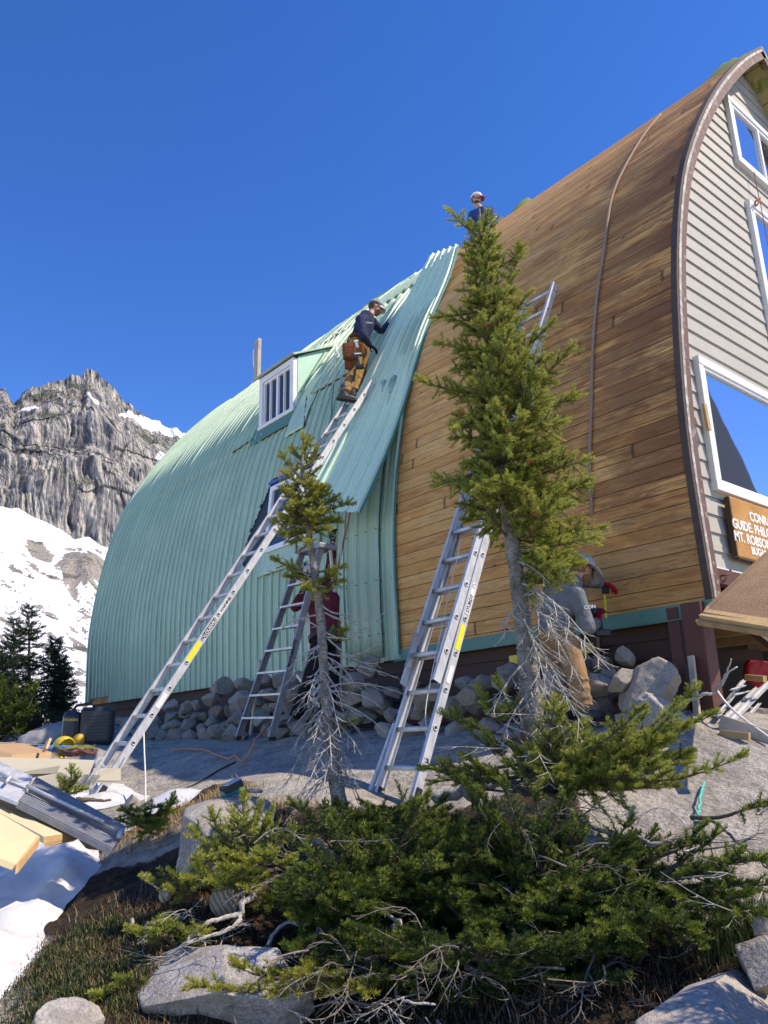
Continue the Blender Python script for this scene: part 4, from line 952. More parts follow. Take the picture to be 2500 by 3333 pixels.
rope('rung_rope', [hf + u2 * 1.1 + Vector((0, .2, 0)), h2 + u2 * .35 + Vector((.02, .22, 0)), h2 + u2 * .05 + Vector((0, .12, -.03)), h2 - u2 * .1 + Vector((0, .05, .03))], .004, MT['rope_white'], parent=lad2)
# ------- stepladder
FL, FR, TL, TR = onX(772, 2406, 4.5), onX(884, 2408, 4.5), onX(982, 1800, 4.86), onX(1046, 1783, 4.86)
stp = thing('stepladder', 'grey aluminium stepladder standing open on the granite in front of the lower green wall', 'stepladder', tuple(FL))
wd = Vector((1, 0, 0))
for A, B, s in ((FL, TL, -1), (FR, TR, 1)):
    mb = MB(); d_ = (B - A).normalized(); rail(mb, A, B, wd - d_ * d_.x, Vector((0, s, 0)), .075, .028, .004); mb.build('rail', MT['alud'], stp)
    mb = MB(); mb.box(A + Vector((0, 0, .01)), (.09, .045, .04)); mb.build('foot', MT['black'], stp, bevel=.004)
for i in range(7):
    q = .11 + i * .118; a, b = FL.lerp(TL, q), FR.lerp(TR, q); mb = MB(); mb.box((a + b) / 2, ((b - a).length, .08, .02), b - a, (1, 0, 0)); mb.build('step', MT['alu'], stp)
mb = MB(); mb.box((TL + TR) / 2 + Vector((.06, 0, .02)), ((TL - TR).length + .1, .24, .06), TR - TL, (1, 0, 0)); mb.build('top_cap', MT['alud'], stp, bevel=.01)
for A, s in ((FL, TL), (FR, TR)):
    mb = MB(); b = A + Vector((.95, 0, .05)); mb.beam(s + Vector((.12, 0, 0)), b, .022, .03, (0, 1, 0)); mb.build('rear_leg', MT['alu'], stp)
mb = MB(); a, b = FL.lerp(TL, .2), FR.lerp(TR, .2); mb.beam(a + Vector((.6, 0, -.2)), b + Vector((.6, 0, .3)), .03, .006, (0, 0, 1)); mb.beam(b + Vector((.6, 0, -.2)), a + Vector((.6, 0, .3)), .03, .006, (0, 0, 1)); mb.build('brace', MT['alu'], stp)
d_ = (TR - FR).normalized(); yv = Vector((-1, 0, 0)); c = FR.lerp(TR, .36) + Vector((-.001, -.006, 0))
mb = MB(); text_on(mb, 'FEATHERLITE', .05, c + Vector((-.01, 0, 0)), d_, Vector((0, -1, 0)).cross(d_), .0008, .001); mb.build('lettering', MT['black'], stp)
mb = MB(); mb.beam(FL.lerp(TL, .0) + Vector((.25, .15, .05)), FL.lerp(TL, .40) + Vector((.05, .16, .05)), .035, .02, (0, 1, 0)); tag(mb.build('wood_batten', MT['greywood'], None, origin=FL), 'grey wooden batten leaning against the stepladder', 'batten')
# ================================================================== LOOSE NEW ROOFING SHEET
SL = [(1398, 832), (1330, 960), (1250, 1100), (1180, 1240), (1120, 1380), (1060, 1490), (1000, 1590), (972, 1638)]
SR = [(1492, 796), (1500, 880), (1450, 1010), (1390, 1180), (1330, 1310), (1260, 1480), (1200, 1600), (1170, 1668)]
def resamp(P, n):
    P = np.array([tuple(p) for p in P]); d = np.concatenate([[0], np.cumsum(np.linalg.norm(np.diff(P, axis=0), axis=1))]); s = np.linspace(0, d[-1], n)
    Q = np.stack([np.interp(s, d, P[:, k]) for k in range(3)], -1)
    for _ in range(90): Q[1:-1] = (Q[:-2] + 2 * Q[1:-1] + Q[2:]) / 4
    return Q
def clampout(P, off):
    out = []
    for p in P:
        xw = float(xwall(min(p.z, 8.7)))
        out.append(Vector((min(p.x, xw - off) , p.y, p.z)))
    return out
LQ = resamp(clampout([onY(*p, 7.72) for p in SL], .06), 60); RQ = resamp(clampout([onY(*p, 6.76) for p in SR], .06), 60)
rc = rib_cols(0, .965, seed=2); us_ = np.array([c[0] for c in rc]) / .965; es = np.array([c[1] for c in rc]) * 1.15
Vs = []
for i in range(60):
    a, b = RQ[i], LQ[i]; e = b - a; al = RQ[min(i + 1, 59)] - RQ[max(i - 1, 0)]; nn = np.cross(e, al); nn /= np.linalg.norm(nn)
    if nn[0] > 0: nn = -nn
    for u_, h_ in zip(us_, es):
        bow = -.05 * math.sin(math.pi * u_) * (i / 59) ** 2
        Vs.append(a + e * u_ + nn * (h_ + bow))
nc = len(us_); ii = np.arange(60 * nc).reshape(60, nc); F4 = np.stack([ii[:-1, :-1], ii[:-1, 1:], ii[1:, 1:], ii[1:, :-1]], -1).reshape(-1, 4)
sheet = thing('roofing_sheet', 'loose new pale green ribbed metal sheet hanging clear of the roof beside the worker', 'roofing sheet', tuple(RQ[-1]))
ob = put('sheet', np.array(Vs), F4, np.tile(us_ * .965, 60), np.repeat(np.linspace(0, 7, 60), nc), MT['green_new'], sheet, thick=.0012, smooth=False)
mb = MB()
for i in range(0, 59):
    a, b = Vector(RQ[i]), Vector(RQ[i + 1]); mb.beam(a + Vector((.004, -.006, 0)), b + Vector((.004, -.006, 0)), .03, .004, (1, 0, 0))
mb.build('edge_trim', MT['teal_edge'], sheet)
mb = MB(); a, b = Vector(RQ[0]), Vector(LQ[0]); mb.beam(a + Vector((.03, 0, .0)), b + Vector((.03, 0, .0)), .06, .006, (0, 0, 1)); mb.build('top_flange', MT['teal_edge'], sheet)
# ================================================================== BOARDS, BOX AND TOOLS ON THE LEFT
def slab_px(pts, thick, dirn=(0, 0, -1)):
    mb = MB(); mb.prism([atD(*p) for p in pts], Vector(dirn) * thick); return mb
MT['beige'] = plain('beige_fibre_cement_board', (.36, .34, .275), .75, 0, .08, .1, 5); MT['cream'] = plain('cream_painted_plank', (.56, .47, .30), .6, 0, .12, .2, 4)
MT['endgrain'] = plain('fresh_cut_wood_edge', (.55, .36, .17), .75, 0, .2, .3, 30); MT['card'] = plain('brown_cardboard', (.40, .26, .14), .8, 0, .1, .1, 12)
def loose(name, mb, mat, label, cat, bevel=0, group=None): return tag(mb.build(name, mat, None, origin=mb.v[0], bevel=bevel), label, cat, group)
loose('cladding_board', slab_px([(-60, 2462, 6.9), (310, 2474, 7.3), (290, 2522, 7.2), (-60, 2515, 6.8)], .012, (.3, .9, -.2)), MT['beige'], 'long beige cladding board on edge in front of the cardboard box', 'board')
loose('cladding_board', slab_px([(20, 2505, 6.65), (196, 2492, 6.8), (184, 2517, 6.8), (20, 2521, 6.6)], .012, (.3, .9, -.2)), MT['beige'], 'short beige cladding offcut with a slanted end lying on the longer boards', 'board')
loose('cladding_board', slab_px([(-60, 2515, 6.7), (200, 2514, 6.8), (330, 2524, 6.95), (300, 2570, 6.9), (-60, 2575, 6.55)], .012, (.3, .9, -.2)), MT['beige'], 'darker beige cladding board under the others behind the young fir', 'board')
loose('cladding_board', slab_px([(305, 2500, 7.05), (393, 2500, 7.25), (394, 2541, 7.2), (296, 2540, 7.0)], .012, (.3, .9, -.2)), MT['beige'], 'square end of a beige cladding board below the foot of the ladder', 'board')
loose('cladding_board', slab_px([(300, 2544, 6.9), (440, 2546, 7.3), (330, 2541, 7.4), (300, 2541, 7.2)], .01), MT['beige'], 'thin beige strip lying on the snow at the ladder foot', 'board')
bx = thing('cardboard_box', 'long brown cardboard box with a white shipping label lying behind the cladding boards', 'box', tuple(atD(100, 2464, 7.6)))
A, B, C_, D_ = atD(73, 2418, 7.8), atD(170, 2448, 7.5), atD(163, 2474, 7.4), atD(55, 2468, 7.6)
mb = MB(); mb.prism([A, B, C_, D_], atD(-60, 2424, 7.4) - atD(73, 2418, 7.8)); mb.build('carton', MT['card'], bx, bevel=.004)
nn = (B - A).cross(D_ - A).normalized(); nn = -nn if nn.dot(A) > 0 else nn
mb = MB(); P4 = [A.lerp(B, .12).lerp(D_.lerp(C_, .12), .3), A.lerp(B, .50).lerp(D_.lerp(C_, .50), .33), A.lerp(B, .48).lerp(D_.lerp(C_, .48), .86), A.lerp(B, .08).lerp(D_.lerp(C_, .08), .84)]
mb.prism([p + nn * .002 for p in P4], nn * .002); lb = mb.build('shipping_label', MT['stick'], bx)
mb = MB()
for i in range(4):
    a = P4[0].lerp(P4[3], .18 + i * .16) ; b = P4[1].lerp(P4[2], .18 + i * .16); mb.beam(a.lerp(b, .1) + nn * .0045, a.lerp(b, .4 + .12 * (i % 3)) + nn * .0045, .004, .001, (0, 0, 1))
mb.build('print', MT['black'], lb)
mb = MB(); mb.beam(atD(146, 2442, 7.2), atD(160, 2408, 7.3), .045, .02, (0, 1, 0)); loose('wood_offcut', mb, MT['endgrain'], 'short fresh wood offcut standing behind the cardboard box', 'offcut')
loose('plank', slab_px([(-60, 2548, 5.5), (60, 2575, 5.4), (252, 2704, 5.0), (143, 2722, 4.7), (-60, 2612, 5.0)], .035), [MT['cream']], 'cream plank with a fresh cut end under the aluminium work platform', 'plank', .003)
loose('plank', slab_px([(143, 2724, 4.69), (250, 2707, 4.99), (262, 2708, 5.02), (240, 2720, 5.0), (150, 2736, 4.72)], .03), MT['endgrain'], 'lower cream plank showing only its yellow end beneath the upper one', 'plank')
loose('plank', slab_px([(-80, 2600, 4.7), (130, 2722, 4.62), (55, 2812, 4.3), (-80, 2760, 4.2)], .035), MT['cream'], 'wide cream plank lowest in the stack nearest the snow', 'plank', .003)
loose('plank', slab_px([(130, 2724, 4.61), (62, 2808, 4.29), (52, 2814, 4.28), (122, 2722, 4.59)], .042), MT['endgrain'], 'raw yellow edge strip along the wide cream plank', 'plank')
pf = thing('work_platform', 'folded aluminium scaffold platform with ribbed decks slanting down over the planks', 'platform', tuple(atD(380, 2740, 4.9)))
def deck(p0, p1, p2, p3, name):
    """ribbed board through four px,py,D corners: p0-p1 far edge, p3-p2 near edge"""
    a, b, c, d = [atD(*p) for p in (p0, p1, p2, p3)]; mb = MB(); n = (b - a).cross(d - a).normalized(); n = n if n.z > 0 else -n
    for i in range(7):
        e0, e1 = a.lerp(d, i / 7 + .012), b.lerp(c, i / 7 + .012); g0, g1 = a.lerp(d, (i + 1) / 7 - .03), b.lerp(c, (i + 1) / 7 - .03)
        mb.prism([e0 + n * .004, e1 + n * .004, g1 + n * .004, g0 + n * .004], -n * .008)
    mb.prism([a - n * .0045, b - n * .0045, c - n * .0045, d - n * .0045], -n * .03); return mb.build(name, MT['alud'], pf)
deck((118, 2530, 5.35), (409, 2690, 5.0), (396, 2716, 4.9), (98, 2558, 5.2), 'deck'); deck((85, 2576, 5.15), (386, 2738, 4.88), (367, 2762, 4.75), (60, 2608, 4.95), 'deck')
def deckplain(pts, name, mat, th=.02): mb = slab_px(pts, th); return mb.build(name, mat, pf, bevel=.002)
deckplain([(-60, 2452, 5.8), (106, 2526, 5.38), (86, 2566, 5.15), (-60, 2500, 5.5)], 'bracket_plate', MT['alu']); deckplain([(-60, 2520, 5.4), (84, 2572, 5.12), (56, 2610, 4.92), (-60, 2565, 5.1)], 'bracket_plate', MT['alu'])
for (a, b, r) in [((-60, 2500, 5.42), (285, 2666, 5.0), .012), ((85, 2569, 5.1), (335, 2688, 4.96), .010), ((396, 2716, 4.93), (386, 2740, 4.86), .016), ((20, 2556, 5.1), (50, 2520, 5.3), .009)]:
    mb = MB(); mb.tube([atD(*a) + Vector((0, 0, .02)), atD(*b) + Vector((0, 0, .02))], r, 10); mb.build('tube', MT['alu'], pf)
# generator
gc = atD(293, 2364, 11.2); gr = thing('generator', 'black portable generator with a yellow wheel standing at the far end of the stone pile', 'generator', (gc.x, gc.y, gc.z - .24))
gx_ = Vector((.90, -.43, 0)).normalized(); gy_ = Vector((0, 0, 1)).cross(gx_)
def gbox(c, size, name, mat, parent=gr, bevel=.03): mb = MB(); mb.box(gc + gx_ * c[0] + gy_ * c[1] + Vector((0, 0, c[2])), size, gx_, gy_); return mb.build(name, mat, parent, bevel=bevel)
MT['genb'] = plain('dark_blue_black_casing', (.018, .022, .03), .45, 0, .15)
gb = gbox((.09, 0, .0), (.40, .42, .46), 'casing', MT['genb'], bevel=.05); ge = gbox((-.21, 0, -.02), (.22, .40, .42), 'end_housing', MT['genb'], bevel=.07)
for i in range(8): gbox((.11, -.212, -.16 + i * .04), (.26, .008, .012), 'vent', MT['black'], gb, .002)
mb = MB(); c = gc + gx_ * -.10 + gy_ * -.225 + Vector((0, 0, -.17)); mb.tube([c, c + gy_ * .04], .075, 20); wh = mb.build('wheel', plain('yellow_wheel_hub', (.62, .36, .03), .5), gr)
mb = MB(); mb.tube([c + gy_ * .012, c + gy_ * .06], .088, 20); mb.build('tyre', MT['black'], wh)
mb = MB(); text_on(mb, 'FIRMAN', .048, gc + gx_ * -.30 + gy_ * -.206 + Vector((0, 0, .06)), gx_, (0, 0, 1), .003, .001); mb.build('lettering', plain('yellow_lettering', (.55, .38, .05), .5), ge)
mb = MB(); mb.tube([gc + gx_ * -.22 + Vector((0, 0, .2)), gc + gx_ * -.18 + Vector((0, 0, .26)), gc + gx_ * .0 + Vector((0, 0, .29)), gc + gx_ * .05 + Vector((0, 0, .24))], .018, 8); mb.build('handle', MT['black'], gr)
# climbing gear
hm = thing('helmet', 'yellow helmet with dark lining lying on the harnesses in the snow', 'helmet', tuple(atD(208, 2436, 8.2)))
hc = atD(208, 2432, 8.2) + Vector((0, 0, .0)); mb = MB(); V, F = ico(4); hv = []; keep_ = []
sel = V[:, 0] * .75 + V[:, 1] * .1 - V[:, 2] * .1 > -.25
vs = [tuple(hc + Vector((v[0] * .10, v[1] * .12, v[2] * .10))) for v in V]; mb.add(vs, [tuple(f) for f in F if (V[f].mean(0) @ np.array([-.2, .75, .25])) > -.30], 0, True)
hb = mb.build('shell', plain('glossy_yellow_plastic', (.55, .42, .03), .35), hm, recalc=False); md = hb.modifiers.new('thickness', 'SOLIDIFY'); md.thickness = .012
mb = MB(); mb.tube([hc + Vector((-.07, -.09, .03)), hc + Vector((0, -.1, -.06)), hc + Vector((.07, -.08, .03))], .008, 6); mb.build('strap', MT['black'], hm)
def strapheap(name, px, py, D, mat, label, n, w, seed):
    r = random.Random(seed); c = atD(px, py, D); mb = MB()
    for i in range(n):
        a0 = r.uniform(0, 6.28); R_ = r.uniform(.3, 1) * w; o = c + Vector((r.uniform(-w, w) * .6, r.uniform(-w, w) * .5, 0)); pts = []
        for j in range(13):
            a = a0 + j / 12 * r.uniform(4, 5.5); pts.append(o + Vector((math.cos(a) * R_ * .7, math.sin(a) * R_ * .6, .02 + .045 * abs(math.sin(a * 1.5 + i)))))
        mb.tube(pts, .016, 6)
    return tag(mb.build(name, mat, None, origin=c), label, 'harness')
strapheap('climbing_harness', 190, 2456, 8.0, plain('blue_webbing', (.05, .14, .38), .7), 'blue climbing harness lying under the yellow helmet', 6, .17, 1)
strapheap('climbing_harness', 245, 2455, 8.0, plain('olive_webbing', (.14, .16, .03), .7), 'olive green harness straps spread between the blue gear and the ladder', 6, .17, 2)
strapheap('climbing_harness', 240, 2468, 7.8, plain('dark_red_webbing', (.10, .03, .025), .7), 'dark red harness just behind the cladding board', 5, .15, 3)
strapheap('climbing_harness', 265, 2450, 8.3, plain('black_webbing', (.02, .02, .025), .7), 'black harness loops furthest from the boards', 5, .14, 4)
# plastic wrap hanging from the board ends
t = NT('clear_plastic_film'); t.P(Base_Color=(.8, .85, .9), Roughness=.18, Alpha=.38, Specular_IOR_Level=.8); MT['film'] = t.m
pts = [(345, 2462), (318, 2478), (300, 2492), (330, 2500), (296, 2520), (285, 2545), (272, 2575), (300, 2578), (318, 2540), (322, 2512), (345, 2490)]
nU, nV = 22, 40; Vp = []
for j in range(nV):
    v = j / (nV - 1); py_ = 2462 + (2582 - 2462) * v; l = np.interp(v, [0, .15, .3, .6, 1], [316, 300, 310, 285, 265]); r_ = np.interp(v, [0, .12, .3, .45, 1], [352, 330, 350, 325, 302])
    for i in range(nU):
        u = i / (nU - 1); Vp.append(atD(l + (r_ - l) * u, py_, 6.85 + .06 * math.sin(u * 14 + v * 5) + .05 * math.sin(v * 17 + u * 4)))
ii = np.arange(nU * nV).reshape(nV, nU); F4 = np.stack([ii[:-1, :-1], ii[:-1, 1:], ii[1:, 1:], ii[1:, :-1]], -1).reshape(-1, 4)
ob = link('plastic_wrap', np_mesh('plastic_wrap', np.array([tuple(p) for p in Vp]) - np.array(Vp[0]), F4, MT['film'], True), None, Vp[0]); tag(ob, 'crumpled clear plastic wrap hanging over the ladder foot and board ends', 'plastic wrap')
# cordless tool on the boulder
dc = atD(768, 2588, 4.65); dr = thing('power_tool', 'teal and black cordless tool lying on the speckled boulder', 'power tool', tuple(dc))
MT['tealp'] = plain('teal_plastic', (.01, .22, .26), .4)
mb = MB(); mb.tube([dc + Vector((-.07, .02, .0)), dc + Vector((-.02, .0, .03)), dc + Vector((.05, -.02, .02))], [.022, .028, .02], 10); mb.build('body', MT['tealp'], dr)
mb = MB(); mb.box(dc + Vector((-.035, -.01, .045)), (.10, .07, .04), (1, -.4, .5)); mb.build('battery', MT['black'], dr, bevel=.005)
mb = MB(); mb.box(dc + Vector((-.032, -.012, .068)), (.085, .06, .012), (1, -.4, .5)); mb.build('battery_cover', MT['steel'], dr, bevel=.004)
mb = MB(); mb.tube([dc + Vector((.05, -.02, .02)), dc + Vector((.13, -.06, .015))], .009, 8); mb.build('chuck', MT['steel'], dr)
# ropes and cables
G = lambda px, py, D, dz=.012: (lambda p: Vector((p.x, p.y, gh(p.x, p.y) + dz)))(atD(px, py, D))
rope('cable', [G(770, 2385, 8.3), G(720, 2408, 8.2), G(650, 2432, 7.8), G(560, 2468, 7.2), G(480, 2510, 6.8), G(445, 2545, 6.4)], .008, MT['black'], 'black cable lying across the shaded granite towards the snow', 'cable')
rope('rope', [onY(468, 2385, 7.3), onY(470, 2450, 7.1), onY(473, 2520, 6.9), G(478, 2572, 6.5)], .007, MT['rope_white'], 'thin pale rope hanging from the ladder to the grass')
rope('rope', [G(560, 2400, 9.8), G(640, 2408, 9.4, .03), G(690, 2398, 9.0), G(740, 2402, 8.4, .05), G(770, 2396, 8.2, .08), G(800, 2405, 8.1, .04), G(840, 2380, 8.2, .2), onX(905, 2320, 4.9)], .012, MT['rope_orange'], 'faded orange rope tangled round the stepladder foot', jit=.012)
rp = [(2150, 372), (2095, 440), (2030, 550), (1990, 650), (1968, 800), (1945, 950), (1930, 1120), (1925, 1300), (1920, 1480), (1925, 1650), (1935, 1780), (1948, 1900), (1948, 2050), (1945, 2200), (1942, 2310)]
rope('rope', [roofhit(px_, py_, .022) if py_ < 1700 else onY(px_, py_, 4.22) for px_, py_ in rp], .016, MT['rope_tan'], 'long tan rope hanging down the bare cedar boards from the ridge', sub=8)
rope('rope', [onX(1142, 1655, 5.5), onX(1128, 1720, 5.5), onX(1110, 1800, 5.55), onX(1085, 1920, 5.6), onX(1070, 2020, 5.6), onX(1062, 2120, 5.6)], .014, MT['rope_tan'], 'brown rope hanging below the loose sheet beside the reaching worker')
rope('rope', [onX(1118, 1655, 5.5), onX(1112, 1760, 5.5), onX(1105, 1900, 5.55)], .006, MT['rope_white'], 'thin white line hanging beside the brown rope under the loose sheet')
rope('cord', [roofhit(1093, 1140, .1), roofhit(1090, 1180, .2), roofhit(1085, 1260, .12), roofhit(1079, 1330, .08), roofhit(1082, 1380, .08), roofhit(1088, 1440, .1)], .009, MT['rope_blue'], 'blue-grey cord hanging from the dormer corner past the boots of the worker', 'cord')
rope('strap', [roofhit(1110, 1108, .12), roofhit(1098, 1118, .16), roofhit(1094, 1140, .15), roofhit(1103, 1158, .14), roofhit(1088, 1170, .16), roofhit(1094, 1152, .15)], .013, MT['rope_white'], 'white knotted sling tied at the dormer corner', 'sling')
rope('cord', [onX(1028, 1655, 5.3), onX(1030, 1720, 5.3), onX(1072, 1730, 5.2), onX(1075, 1790, 5.2)], .007, MT['black'], 'black cord hanging under the loose sheet near the raised hand', 'cord')
rope('rope', [onY(2455, 560, YG - .08), onY(2462, 600, YG - .09), onY(2470, 640, YG - .09), onY(2474, 655, YG - .09), onY(2486, 720, YG - .09), onY(2500, 800, YG - .09)], .005, MT['rope_red'], 'dark red rope hanging in front of the upper gable windows')
rope('rope', [onY(2455, 660, YG - .1), onY(2464, 650, YG - .13), onY(2475, 645, YG - .1), onY(2468, 662, YG - .13), onY(2458, 668, YG - .1), onY(2462, 652, YG - .13), onY(2474, 660, YG - .1)], .008, MT['rope_red'], 'red knotted loop tied into the rope on the gable')
rope('rope', [onY(2332, 2245, 3.05), onY(2365, 2290, 2.9), onY(2420, 2340, 2.8), onY(2510, 2405, 2.6)], .009, MT['rope_white'], 'thick white rope slanting across the scrap under the hut')
rope('cord', [G(2282, 2478, 5.4, .03), G(2270, 2540, 5.1, .05), G(2262, 2600, 4.9, .03), G(2258, 2650, 4.75), G(2268, 2665, 4.7), G(2262, 2675, 4.68)], .007, MT['rope_teal'], 'teal cord lying over the sunlit granite', 'cord', jit=.006)
# ================================================================== UNDER THE GABLE ON THE RIGHT
P1, P2, P3_, P4_ = onY(2288, 1992, 2.98), onY(2600, 2042, 2.1), onY(2640, 1660, 2.75), onY(2300, 1972, 3.1)
sp = thing('plywood_sheet', 'weathered plywood sheet propped at a slant below the name board', 'plywood', tuple(P1))
nn = (P2 - P1).cross(P3_ - P1).normalized(); nn = -nn if nn.dot(P1) < 0 else nn
mb = MB(); mb.prism([P1, P2, P3_, P4_], nn * .018); mb.build('panel', MT['ply'], sp)
mb = MB(); mb.beam(P1 + Vector((.02, 0, -.012)) , P2 + Vector((0, 0, -.012)), .03, .09, nn); mb.build('edge_strip', MT['endgrain'], sp)
mb = MB(); mb.beam(P1 + Vector((.02, .05, -.06)), P2 + Vector((0, .05, -.045)), .04, .05, nn); mb.build('bearer', MT['wood2'], sp)
mb = MB(); mb.beam(onY(2430, 2040, 3.3), onY(2560, 2140, 3.0), .05, .12, (0, 1, 0)); mb.build('prop', MT['skirt'], sp)
random.seed(5)
mb = MB(); mb.beam(onY(2342, 2362, 2.95), onY(2560, 2432, 2.55), .15, .04, (0, 0, 1)); loose('timber', mb, MT['greywood'], 'grey timber lying across the front of the scrap heap under the hut', 'timber')
mb = MB(); mb.beam(onY(2345, 2388, 2.9), onY(2440, 2398, 2.7), .05, .03, (0, 0, 1)); loose('timber', mb, MT['wood2'], 'small split timber on the granite below the grey timber', 'timber')
mb = MB(); mb.beam(onY(2332, 2145, 4.4), onY(2480, 2128, 4.0), .12, .05, (0, 0, 1)); loose('timber', mb, MT['skirt'], 'old timber in the dark behind the red bag', 'timber')
k = 0
for (a, b, w, lab) in [((2335, 2330), (2420, 2215), .05, 'aluminium strip standing nearest the corner post in the scrap heap'), ((2345, 2352), (2462, 2240), .06, 'bright aluminium strip crossing the middle of the scrap heap'),
                       ((2375, 2350), (2510, 2215), .08, 'widest aluminium strip rising to the right edge'), ((2400, 2370), (2470, 2290), .05, 'short aluminium strip low in the scrap heap'), ((2470, 2372), (2530, 2310), .06, 'aluminium strip cut off by the right edge'),
                       ((2380, 2245), (2425, 2232), .03, 'small pale scrap strip lying level at the top of the heap'), ((2390, 2262), (2440, 2250), .03, 'second small pale scrap strip under the level one')]:
    mb = MB(); p, q = onY(*a, 3.0), onY(*b, 3.6); mb.beam(p, q, w, .004, (1, -.2, .2)); mb.beam(p + Vector((0, 0, .0)), q, .006, w * .5, (1, -.2, .2)); loose('metal_strip', mb, MT['alu'], lab, 'metal strip')
me = rock_mesh('red_bag', (.42, .3, .32), 77, plain('red_nylon', (.42, .012, .02), .5, 0, .3, .4, 8), 4, 5, rough=.12); ob = link('red_bag', me, None, onY(2480, 2190, 3.7)); tag(ob, 'crumpled red bag among the scrap under the hut', 'bag')
mb = MB(); mb.beam(onY(2430, 2205, 3.4), onY(2490, 2210, 3.2), .05, .04, (0, 0, 1)); loose('wood_offcut', mb, MT['endgrain'], 'pale wood offcut in front of the red bag', 'offcut')
rock('boulder', 0, 0, 0, .6, .22, .5, 81, 'low pale stone under the aluminium strips', world=onY(2440, 2320, 3.9), rough=.04)
lv = thing('spirit_level', 'yellow spirit level standing against the skirt behind the worker at the wall', 'spirit level', tuple(onX(1880, 2115, 5.8)))
mb = MB(); a, b = onX(1660, 2150, 5.86), onX(1930, 2108, 5.86); mb.beam(a, b, .085, .025, (0, 0, 1)); mb.build('body', plain('yellow_paint', (.72, .50, .02), .4), lv, bevel=.003)
mb = MB(); c = a.lerp(b, .86) + Vector((-.014, 0, 0)); mb.tube([c, c + Vector((-.006, 0, 0))], .024, 14); mb.build('vial', MT['black'], lv)
# ================================================================== ON THE RIDGE
def tarp(px, py, w, h, Y, mat, label, seed, lean=.0):
    r = np.random.default_rng(seed); n = 26; V = []
    for i in range(n):
        for j in range(n):
            u, v = i / (n - 1), j / (n - 1)
            hh = h * math.sin(math.pi * min(1, u * (1 + lean))) ** .7 * (1 - abs(2 * v - 1) ** 1.6)
            V.append((XR - .34 + v * .68, Y + w * (u - .5), 8.66 - abs(2 * v - 1) * .28 + hh))
    V = np.array(V); V += fbm(V * 5, 3, seed)[:, None] * np.array([.06, .02, .09]) + .03 * np.abs(np.sin(V[:, 1:2] * 19 + V[:, 2:3] * 12)) * np.array([[0, 0, 1]])
    ii = np.arange(n * n).reshape(n, n); F4 = np.stack([ii[:-1, :-1], ii[1:, :-1], ii[1:, 1:], ii[:-1, 1:]], -1).reshape(-1, 4)
    ob = link('tarp', np_mesh('tarp', V - V[0], F4, mat, True), None, V[0]); tag(ob, label, 'tarp'); return ob
MT['tarp'] = plain('olive_green_tarp', (.25, .30, .07), .55, 0, .3, .3, 3)
tarp(0, 0, .8, .18, 3.58, MT['tarp'], 'olive green tarp bunched over the ridge at the gable peak', 1)
tarp(0, 0, .7, .20, 7.3, MT['tarp'], 'olive green tarp with a raised corner on the ridge right of the seated worker', 2, .5)
tarp(0, 0, 2.2, .26, 11.2, MT['tarp'], 'olive green tarp strip on the ridge behind the loose sheet', 3)
mb = MB(); a, b = onX(836, 1248, XR), onX(840, 1108, XR)
for dx, w in ((-.07, .05), (0, .06), (.07, .05)):
    mb.beam(a + Vector((0, -dx, -.2)), b + Vector((0, -dx, .02 * (dx > 0))), w, .09, (0, 1, 0))
rp_ = tag(mb.build('ridge_post', MT['greywood'], None, origin=a), 'weathered wooden post standing up from the ridge behind the dormer', 'post')
rope('cord', [onX(825, 1140, XR), onX(824, 1180, XR), onX(830, 1225, XR), onX(818, 1250, XR), onX(822, 1262, XR - .3)], .006, MT['rope_white'], 'thin pale cord snagged on the ridge post', 'cord')
# sawn logs
def log(px, py, D, r, L, dirn, label):
    c = atD(px, py, D); d = Vector(dirn).normalized(); th = thing('log', label, 'log', tuple(c))
    pts = [c, c + d * .01, c + d * (L * .5), c + d * L]; mb = MB(); mb.tube(pts, [r * .96, r, r * 1.02, r * .95], 18); mb.build('bark', MT['barkd'], th)
    mb = MB(); mb.tube([c - d * .004, c + d * .004], r * .90, 18); ob = mb.build('cut_face', MT['cutface'], th); return th
t = NT('dark_bark'); c = t.coord('Position'); n = t.noise(c, 30, 6, .7); t.P(Base_Color=t.ramp(n, [(.35, (.04, .03, .022)), (.6, (.16, .12, .09))]), Roughness=.95); t.bump(n, .9, .01); MT['barkd'] = t.m
t = NT('weathered_cut_face'); c = t.coord('Object'); w = t.n('ShaderNodeTexWave', _wave_type='RINGS', _rings_direction='SPHERICAL', Vector=c, Scale=34, Distortion=3, Detail=3).outputs[1]
t.P(Base_Color=t.ramp(w, [(.2, (.22, .18, .14)), (.6, (.38, .33, .27)), (.9, (.45, .38, .30))]), Roughness=.9); MT['cutface'] = t.m
log(730, 2935, 4.15, .078, .7, (.75, .66, .05), 'thick sawn log with a weathered grey cut face below the speckled boulder')
log(537, 2916, 4.35, .032, .5, (.6, .8, .0), 'thin sawn log end poking from the soil left of the thick log')

# ---- unseen hut added on the right to give the big gable window a reflection
nb = thing('neighbouring_hut', 'grey-roofed hut reflected in the big gable window', 'hut', (22, -8, -1))
mb = MB(); mb.box((22, -8, 1.6), (9, 6, 6.4)); mb.build('wall', MT['siding'], nb)
mb = MB(); mb.prism([(16.8, -11.5, 4.5), (27.2, -11.5, 4.5), (22, -11.5, 11.8)], (0, 7.2, 0)); mb.build('roof', plain('dark_grey_roofing', (.13, .13, .135), .7), nb)
